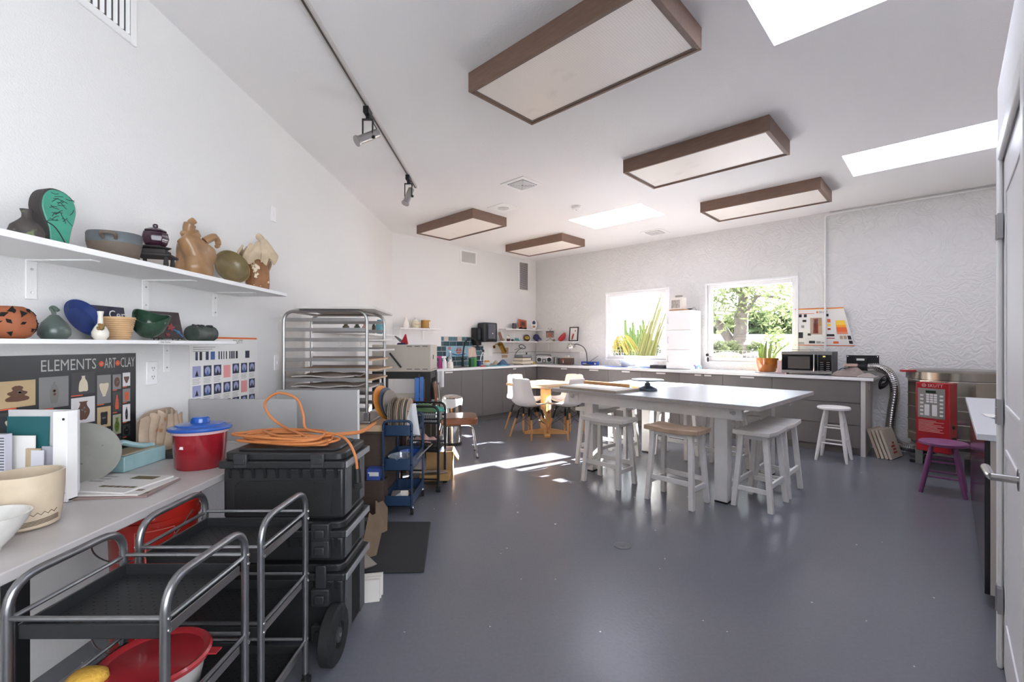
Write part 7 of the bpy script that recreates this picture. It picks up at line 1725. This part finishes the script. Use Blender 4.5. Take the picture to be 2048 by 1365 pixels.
for r_ in range(6):
    for x in (-.095, .06): mb.bb((x, -.156, .36+r_*.038), (x+.026, -.1536, .378+r_*.038))
mb.bb((-.06, -.1555, .36), (-.02, -.1536, .47)); mb.bb((.0, -.1555, .36), (.04, -.1536, .47))
mb.build('keypad_legend', kw, cb)
lg = mat('legend_pink', '#D8A6A4', .5)
mb = MB(); mb.T = M; mb.text('SKUTT', .042, Matrix.Translation((-.035, -.1512, .645)) @ UP, 0, sx=.95)
mb.tube([Vector((-.065+.016*math.cos(q*PI/8), -.152, .659+.016*math.sin(q*PI/8))) for q in range(16)], .0022, n=5, closed=True); mb.tube([Vector((-.065+.007*math.cos(q*PI/6), -.152, .659+.007*math.sin(q*PI/6))) for q in range(12)], .0018, n=5, closed=True)
for r_ in range(9):
    w_ = (.20, .17, .19, .15, .2, .18, .12, .2, .14)[r_]; mb.bb((-.11, -.1515, .20+r_*.0135), (-.11+w_, -.1502, .2035+r_*.0135))
mb.build('lettering', lg, cb)
mb = MB(); mb.T = M; mb.bb((.1335, -.11, .02), (.137, -.03, .16)); mb.build('side_vent', holem, cb); mb = MB(); mb.T = M; mb.cyl((.134, -.08, .26), (.142, -.08, .26), .018, n=14); mb.build('power_knob', black, cb)
por = mat('porcelain', '#D9CDC6', .3)
for k, z in enumerate((.345, .475, .60, .725, .845)):
    a = R(186); P = Vector((math.cos(a)*KR, math.sin(a)*KR, z)); dr = Vector((-.93, -.36, 0))
    MB().tube([P-dr*.01, P+dr*.03, P+dr*.045, P+dr*.075, P+dr*.085], [.016, .018, .027, .027, .018], n=14).build('peephole_plug', por, kn)
    MB().cyl(P+dr*.0851, P+dr*.0875, .007, n=10).build('plug_hole', holem, kn)
mb = MB(); a = R(170); P = Vector((math.cos(a)*(KR+.01), math.sin(a)*(KR+.01), 1.018)); mb.box((-.05, 0, 0), (.13, .05, .022), M=Matrix.Translation(P) @ Matrix.Rotation(R(-12), 4, 'Z')); mb.build('lid_handle', mat('handle_red', '#A8222C', .4), kn, bev=.004)
mb = MB(); mb.box((-.05, 0, .0115), (.09, .03, .001), M=Matrix.Translation(P) @ Matrix.Rotation(R(-12), 4, 'Z')); mb.build('handle_label', paper, kn)
for k in range(3):
    P0 = Vector((math.cos(R(250))*(KR+.03), math.sin(R(250))*(KR+.03), .55-.06*k)); MB().tube(spline([P0+Vector((-.02, 0, .12)), P0+Vector((.05, -.03, .02)), P0+Vector((-.03, -.05, -.12)), P0+Vector((.05, -.04, -.25))], 6), .009, n=8).build('power_cable', mat('cable_steel', '#8A8682', .35, .6), kn)
# drum shaped junction and vent box under kiln where hose ends
o = MB().bb((-.06, -.06, 0), (.06, .06, .16)).build('vent_box', mat('leg_galv', '', .4), None, Wp(6.0, .13, 0), RZW, bev=.003); tag(o, 'small metal box on the floor by the wall behind the silver hose', 'vent box')
# ---- slabs leaning on the end panel, blue motor
slabm = mat('bisque_slab', '#C9BBAA', .7, var=.12)
for k in range(4):
    o = MB().bb((-.012, -.17, 0), (.012, .17, .33)).build('kiln_shelf', slabm if k else mat('slab_tan', '#B3A08C', .7), None, Wp(5.728+.036*k, .47, 0)); o.rotation_euler = (0, R(-18), RZW-R(12)); o.location.z = .006
    tag(o, ('innermost tan slab leaning against the end panel', 'second slab of four leaning against the end panel', 'third slab of four leaning against the end panel', 'outermost slab with red lettering, leaning by the blue motor')[k], 'slab', 'slabs leaning on the floor')
    if k == 3:
        mb = MB()
        for q in range(4): mb.bb((.0121, -.06+.02*q*(q % 2), .05+.035*q), (.0132, .05, .072+.035*q))
        mb.build('lettering_print', mat('print_brick', '#A8402E', .6), o)
t = thing('pump_motor', 'small blue motor on a black base beside the leaning slabs', 'motor', Wp(6.03, .53, 0), RZW); MB().bb((-.075, -.05, 0), (.075, .05, .03)).build('base', black, t, bev=.004); MB().cyl((-.03, 0, .075), (.035, 0, .075), .042, n=20).bb((-.03, -.03, .03), (.02, .03, .06)).build('motor_housing', mat('motor_blue', '#2457A8', .35), t)
# ---- right counter
rc = thing('side_counter', 'white topped dark fronted counter at the right edge beyond the door', 'counter', Bp(0, 0, 0), RZB)
RZ = .86
MB().bb((-.62, -VR+.003, RZ-.032), (1.51, -6.372, RZ)).build('top', mat('laminate_cool', '#D5D6DB', .25), rc, bev=.003)
MB().bb((-.60, -VR+.004, .07), (-.58, -6.42, RZ-.032)).build('end_panel', mat('panel_bone', '#BFB8B1', .45), rc)
MB().bb((1.47, -VR+.004, .07), (1.49, -6.42, RZ-.032)).build('end_panel', mat('panel_bone', '', .45), rc)
fm = mat('front_steel_dark', '#3A393B', .16, .7)
for k in range(3): MB().bb((-.60+.698*k, -6.42, .07), (-.60+.698*(k+1)-.004, -6.400, RZ-.034)).build('door', fm, rc, bev=.002)
MB().bb((-.58, -VR+.004, .07), (1.47, -6.43, .09)).build('bottom_panel', mat('panel_bone', '', .45), rc)
MB().bb((-.55, -VR+.05, 0), (1.45, -6.50, .07)).build('plinth', mat('plinth_dark', '#2A2A2B', .6), rc)
o = MB().surf(lambda u, v: ((u-.5)*.2, (v-.5)*.15, .004+.006*math.sin(5*u+2*v)), 8, 6, .001).build('paper_note', paper, None, Bp(.15, 6.52, RZ+.004), RZB+.3, ang=60); tag(o, 'curled white paper note lying on the right counter', 'paper')
o = MB().bb((-.035, -.03, 0), (.035, .03, .05)).build('paper_tag', paper, None, (4.30, 4.02, .0), R(30)) ; o.location = (4.31, 4.06, 0); tag(o, 'small white tag on the floor under the kiln', 'tag')
# ================================================================ GARDEN SEEN THROUGH THE WINDOWS
def leaf_cloud(mb, blobs, n, size, sd, mi=0):
    r_ = random.Random(sd)
    for k in range(n):
        c, rad = blobs[r_.randrange(len(blobs))]
        d = Vector((r_.gauss(0, 1), r_.gauss(0, 1), r_.gauss(0, 1))).normalized()*(r_.random()**.45)
        p = Vector(c)+Vector((d.x*rad[0], d.y*rad[1], d.z*rad[2])); s_ = size*r_.uniform(.6, 1.3)
        a = Vector((r_.gauss(0, 1), r_.gauss(0, 1), r_.gauss(0, 1))).normalized(); b = a.orthogonal().normalized()
        mb.add([p-a*s_, p-b*s_*.45, p+a*s_, p+b*s_*.45], [(0, 1, 2, 3)], mi)
def leafmat(name, col, t=.5):
    m = bpy.data.materials.new(name); m.use_nodes = True
    nt = m.node_tree; N = nt.nodes; L = nt.links; N.remove(N['Principled BSDF'])
    d = N.new('ShaderNodeBsdfDiffuse'); tr = N.new('ShaderNodeBsdfTranslucent'); mx = N.new('ShaderNodeMixShader'); mx.inputs[0].default_value = t
    n = N.new('ShaderNodeTexNoise'); n.inputs['Scale'].default_value = 1.5; tc = N.new('ShaderNodeTexCoord'); L.new(tc.outputs['Object'], n.inputs['Vector'])
    mc = N.new('ShaderNodeMix'); mc.data_type = 'RGBA'; L.new(n.outputs['Fac'], mc.inputs['Factor'])
    c = lin(col); mc.inputs['A'].default_value = tuple(x*.6 for x in c[:3])+(1,); mc.inputs['B'].default_value = tuple(min(1, x*1.4) for x in c[:3])+(1,)
    L.new(mc.outputs['Result'], d.inputs[0]); L.new(mc.outputs['Result'], tr.inputs[0]); L.new(d.outputs[0], mx.inputs[1]); L.new(tr.outputs[0], mx.inputs[2]); L.new(mx.outputs[0], N['Material Output'].inputs[0])
    return m
GZ = .97
mb = MB(); mb.T = WM; mb.bb((-30, .45, GZ-1.3), (40, 60, GZ)); struct(mb.build('ground', mat('pale_gravel', GRAVEL, .9, var=.25, vs=3)), 'pale gravel garden ground outside the windows')
def OP(px, py, Y): x, z = inY(px, py, Y); return Vector((x, Y, z))
bark = mat('bark', '#5A524C', .9, var=.4, vs=10)
lf1, lf2, lf3, lf4, lf5 = leafmat('leaf_pale', '#6C7450'), leafmat('leaf_hedge', '#4A5838', .35), leafmat('leaf_yellow', '#7C6E38'), leafmat('leaf_bright', '#6E7A4E'), leafmat('leaf_shrub', '#545A40', .4)
# main tree, 14 m out
Y = 13.5
tr = thing('mesquite_tree', 'forked pale leaved tree in the garden outside the second window', 'tree', Vector((OP(1480, 700, Y).x, Y, GZ)))
B0 = tr.location
def lo(px, py, dy=0): return OP(px, py, Y+dy)-Vector(B0)
mb = MB()
mb.tube(spline([Vector((0, 0, -.05)), lo(1478, 690), lo(1482, 660), lo(1483, 625), lo(1487, 595), lo(1492, 560), lo(1496, 520)], 5), [.30]*6+[.19]*10+[.13]*10+[.07]*5, n=10)
mb.tube(spline([lo(1474, 703), lo(1462, 685, .2), lo(1450, 665, .3), lo(1437, 648, .4), lo(1420, 620, .5)], 5), [.19]*6+[.14]*10+[.08]*5, n=10)
mb.tube(spline([lo(1484, 640), lo(1500, 612, -.3), lo(1515, 590, -.5)], 5), .06, n=8); mb.tube(spline([lo(1488, 598), lo(1470, 580, .3), lo(1450, 572, .5)], 5), .05, n=8)
mb.tube(spline([lo(1486, 610), lo(1520, 592, .3), lo(1560, 597, .5)], 5), .045, n=8); mb.build('trunk', bark, tr)
mb = MB()
bl_ = [(lo(x, y, random.Random(x+y).uniform(-1.2, 1.2)), (1.0, .9, .45)) for x, y in ((1430, 575), (1450, 600), (1440, 625), (1425, 600), (1500, 570), (1520, 590), (1550, 570), (1570, 600), (1540, 610), (1480, 545), (1510, 545), (1580, 570), (1430, 640), (1465, 560), (1560, 630))]
leaf_cloud(mb, bl_, 2600, .085, 5); mb.build('foliage', lf1, tr)
# hedge trees behind
for k, (px, w_, top, lab) in enumerate(((1428, 30, 640, 'dark green garden tree at the left behind the forked tree'), (1462, 26, 628, 'dense garden tree seen between the forked trunks'), (1512, 26, 612, 'upright dark conifer right of the forked tree'), (1536, 24, 620, 'second upright conifer right of the forked tree'), (1572, 34, 608, 'broad green garden tree at the right side of the second window'))):
    Y2 = 20.5+3.2*(k % 2)
    b = OP(px, 689, Y2); b.z = GZ; t = thing('garden_tree', lab, 'tree', b, 0, 'trees at the garden edge')
    ht = OP(px, top, Y2).z-GZ; r_ = w_*Y2/910
    mb = MB(); leaf_cloud(mb, [((0, 0, ht*.35), (r_, r_, ht*.36)), ((0, 0, ht*.68), (r_*.75, r_*.75, ht*.34))], 900, .17, 30+k); mb.build('crown', (lf2, lf4)[k % 2], t)
    MB().cyl((0, 0, 0), (0, 0, ht*.5), .09, .05, 8).build('trunk', bark, t)
# garden wall, shrubs, wire fence, rocks
a, b = OP(1190, 689, 18), OP(1640, 689, 18)
o = MB().bb((a.x, 17.9, GZ), (b.x, 18.05, OP(1400, 669, 18).z)).build('garden_wall', mat('stucco_pale', '#B9BAC0', .8)); o['kind'] = 'structure'
for k, (px, w_, lab) in enumerate(((1433, 26, 'low clipped shrub outside the second window, leftmost'), (1462, 22, 'low clipped shrub left of the trunk outside the second window'), (1512, 20, 'low shrub right of the trunk outside the second window'), (1552, 26, 'pale bushy shrub at the right outside the second window'), (1300, 24, 'low green shrub outside the first window'), (1238, 20, 'low green shrub at the left outside the first window'))):
    Y2 = 11+.9*(k % 2); b = OP(px, 689, Y2); b.z = GZ; ht = OP(px, 682 if k != 3 else 655, Y2).z-GZ; r_ = w_*Y2/910
    t = thing('garden_shrub', lab, 'shrub', b, 0, 'low shrubs in the garden'); mb = MB(); leaf_cloud(mb, [((0, 0, ht*.5), (r_, r_*.8, ht*.55))], 500, .05, 50+k); mb.build('foliage', lf5 if k != 3 else lf4, t); MB().cyl((0, 0, -.02), (0, 0, ht*.5), .02, n=6).build('stem', bark, t)
wire = mat('fence_wire', '#8A8784', .5, .5)
t = thing('wire_fence', 'fine wire mesh fence crossing the garden outside both windows', 'fence', Wp(3.2, -1.6, GZ), RZW)
mb = MB()
for k in range(120): x = -4+8*k/119; mb.bb((x-.002, -.002, 0), (x+.002, .002, .21))
for z in (.07, .14, .205): mb.bb((-4, -.002, z), (4, .002, z+.004))
mb.build('mesh', wire, t)
for k, (px, lab) in enumerate(((1455, 'tan boulder left of the forked tree outside the second window'), (1515, 'grey boulder right of the forked tree outside the second window'))):
    b = OP(px, 689, 9.5); b.z = GZ-.03; o = MB().surf(lambda u, v: ((.32+.05*math.sin(6*PI*u+k))*math.sin(PI*v)*math.cos(2*PI*u), (.25+.04*math.cos(4*PI*u))*math.sin(PI*v)*math.sin(2*PI*u), .10-.10*math.cos(PI*v)), 16, 10).build('boulder', mat('rock_%d' % k, ('#7A5E50', '#5E5A58')[k], .9, var=.3), None, b, ang=60); tag(o, lab, 'boulder')
# plants outside the first window
t = thing('strap_leaf_plant', 'pale yellow green plant with long leaning straps outside the first window', 'plant', Wp(inW(1288, 700, -1.15)[0], -1.15, GZ), RZW)
lfb = leafmat('leaf_lime', '#60603C'); r_ = random.Random(4)
du = inW(1336, 700, -1.15)[0]-inW(1288, 700, -1.15)[0]
for k in range(30):
    q = k/29; x0 = -.14+.34*q+r_.uniform(-.03, .03); ht = 1.32*(1.34-.9*abs(q-.5))*(r_.uniform(.65, 1.0) if k % 3 else 1.0); xe = du*(.55+.55*q)*(ht/1.3); yy = r_.uniform(-.12, .12); w_ = r_.uniform(.009, .018)
    MB().surf(lambda u, v: (x0+(xe-x0*.5)*v**1.15+(u-.5)*w_*2*(1-v*.7), yy+.05*v, ht*v), 2, 8, .002).build('strap_leaf', lfb, t, ang=60)
t = thing('yellow_palm', 'yellow drooping frond plant at the left outside the first window', 'plant', Wp(inW(1226, 700, -1.3)[0], -1.3, GZ), RZW)
for k in range(22):
    a = r_.uniform(-.4, 1.2); ln = r_.uniform(.35, .62); w_ = .018; zt = r_.uniform(.25, .52)
    MB().surf(lambda u, v: ((ln*v)*math.cos(a)+(u-.5)*w_, (ln*.4*v)*math.sin(a*3), zt*math.sin(PI*(.15+.75*v))+.02), 2, 8, .002).build('frond', lf3, t, ang=60)
for k in range(9):
    px = 1252+4.6*k; b = OP(px, 689, 12); b.z = GZ; ht = OP(px, 640+5*((k*5) % 7), 12).z-GZ
    o = MB().tube([(0, 0, -.03), (.01*k, 0, ht*.5), (.02*(k-4)*.3, 0, ht)], [.05, .05, .03], n=8).build('column_cactus', leafmat('cactus_green_%d' % k, '#4E5E34', .2), None, b); tag(o, ('first', 'second', 'third', 'fourth', 'fifth', 'sixth', 'seventh', 'eighth', 'ninth')[k]+' slim column cactus from the left in the garden row outside the first window', 'cactus', 'row of slim column cacti')
# ================================================================ LIGHT, SKY, CAMERA
w = bpy.data.worlds.new('sky'); S.world = w; w.use_nodes = True
bg = w.node_tree.nodes['Background']; bg.inputs['Color'].default_value = (.87, .935, 1.0, 1); bg.inputs['Strength'].default_value = SKYL
sd = bpy.data.lights.new('sun', 'SUN'); sd.energy = SUNE; sd.angle = R(.6); sd.color = (1.0, .99, .98)
so = bpy.data.objects.new('sun', sd); COL.objects.link(so)
el = R(21); dv = Vector((-.85*math.cos(el), -.53*math.cos(el), -math.sin(el)))
so.rotation_euler = dv.to_track_quat('-Z', 'Y').to_euler(); so.location = (8, 12, 6)
def portal(name, M, w_, h_):
    l = bpy.data.lights.new(name, 'AREA'); l.shape = 'RECTANGLE'; l.size = w_; l.size_y = h_; l.cycles.is_portal = True
    o = bpy.data.objects.new(name, l); COL.objects.link(o); o.matrix_world = M
def pm(P, d):   # area light shines along its -Z
    q = Vector(d).to_track_quat('-Z', 'Z'); return Matrix.Translation(P) @ q.to_matrix().to_4x4()
inw = (-bx, -by, 0); inr = (-by, bx, 0)
for (a, b, c, d) in WINS: portal('daylight_portal', pm(Wp((a+b)/2, -.11, (c+d)/2), inw), b-a, d-c)
a, b, c, d = W3; portal('daylight_portal', pm(Bp((a+b)/2, VR+.11, (c+d)/2), inr), b-a, d-c)

cam = bpy.data.cameras.new('camera'); cam.sensor_width = 36; cam.lens = FOC/2048*36; cam.clip_start = .05
cam.shift_y = (HY-682.5)/2048
co = bpy.data.objects.new('camera', cam); COL.objects.link(co); co.location = (0, 0, HC); co.rotation_euler = (R(90), 0, -YAW)
S.camera = co
S.view_settings.view_transform = 'Standard'; S.view_settings.look = 'None'; S.view_settings.gamma = 1; S.view_settings.use_curve_mapping = False
S.view_settings.exposure = EXPO
c = S.cycles
c.use_denoising = True; c.max_bounces = 10; c.diffuse_bounces = 6; c.glossy_bounces = 5; c.transmission_bounces = 6; c.transparent_max_bounces = 12
c.sample_clamp_indirect = 12; c.caustics_reflective = True; c.caustics_refractive = False; c.blur_glossy = .3
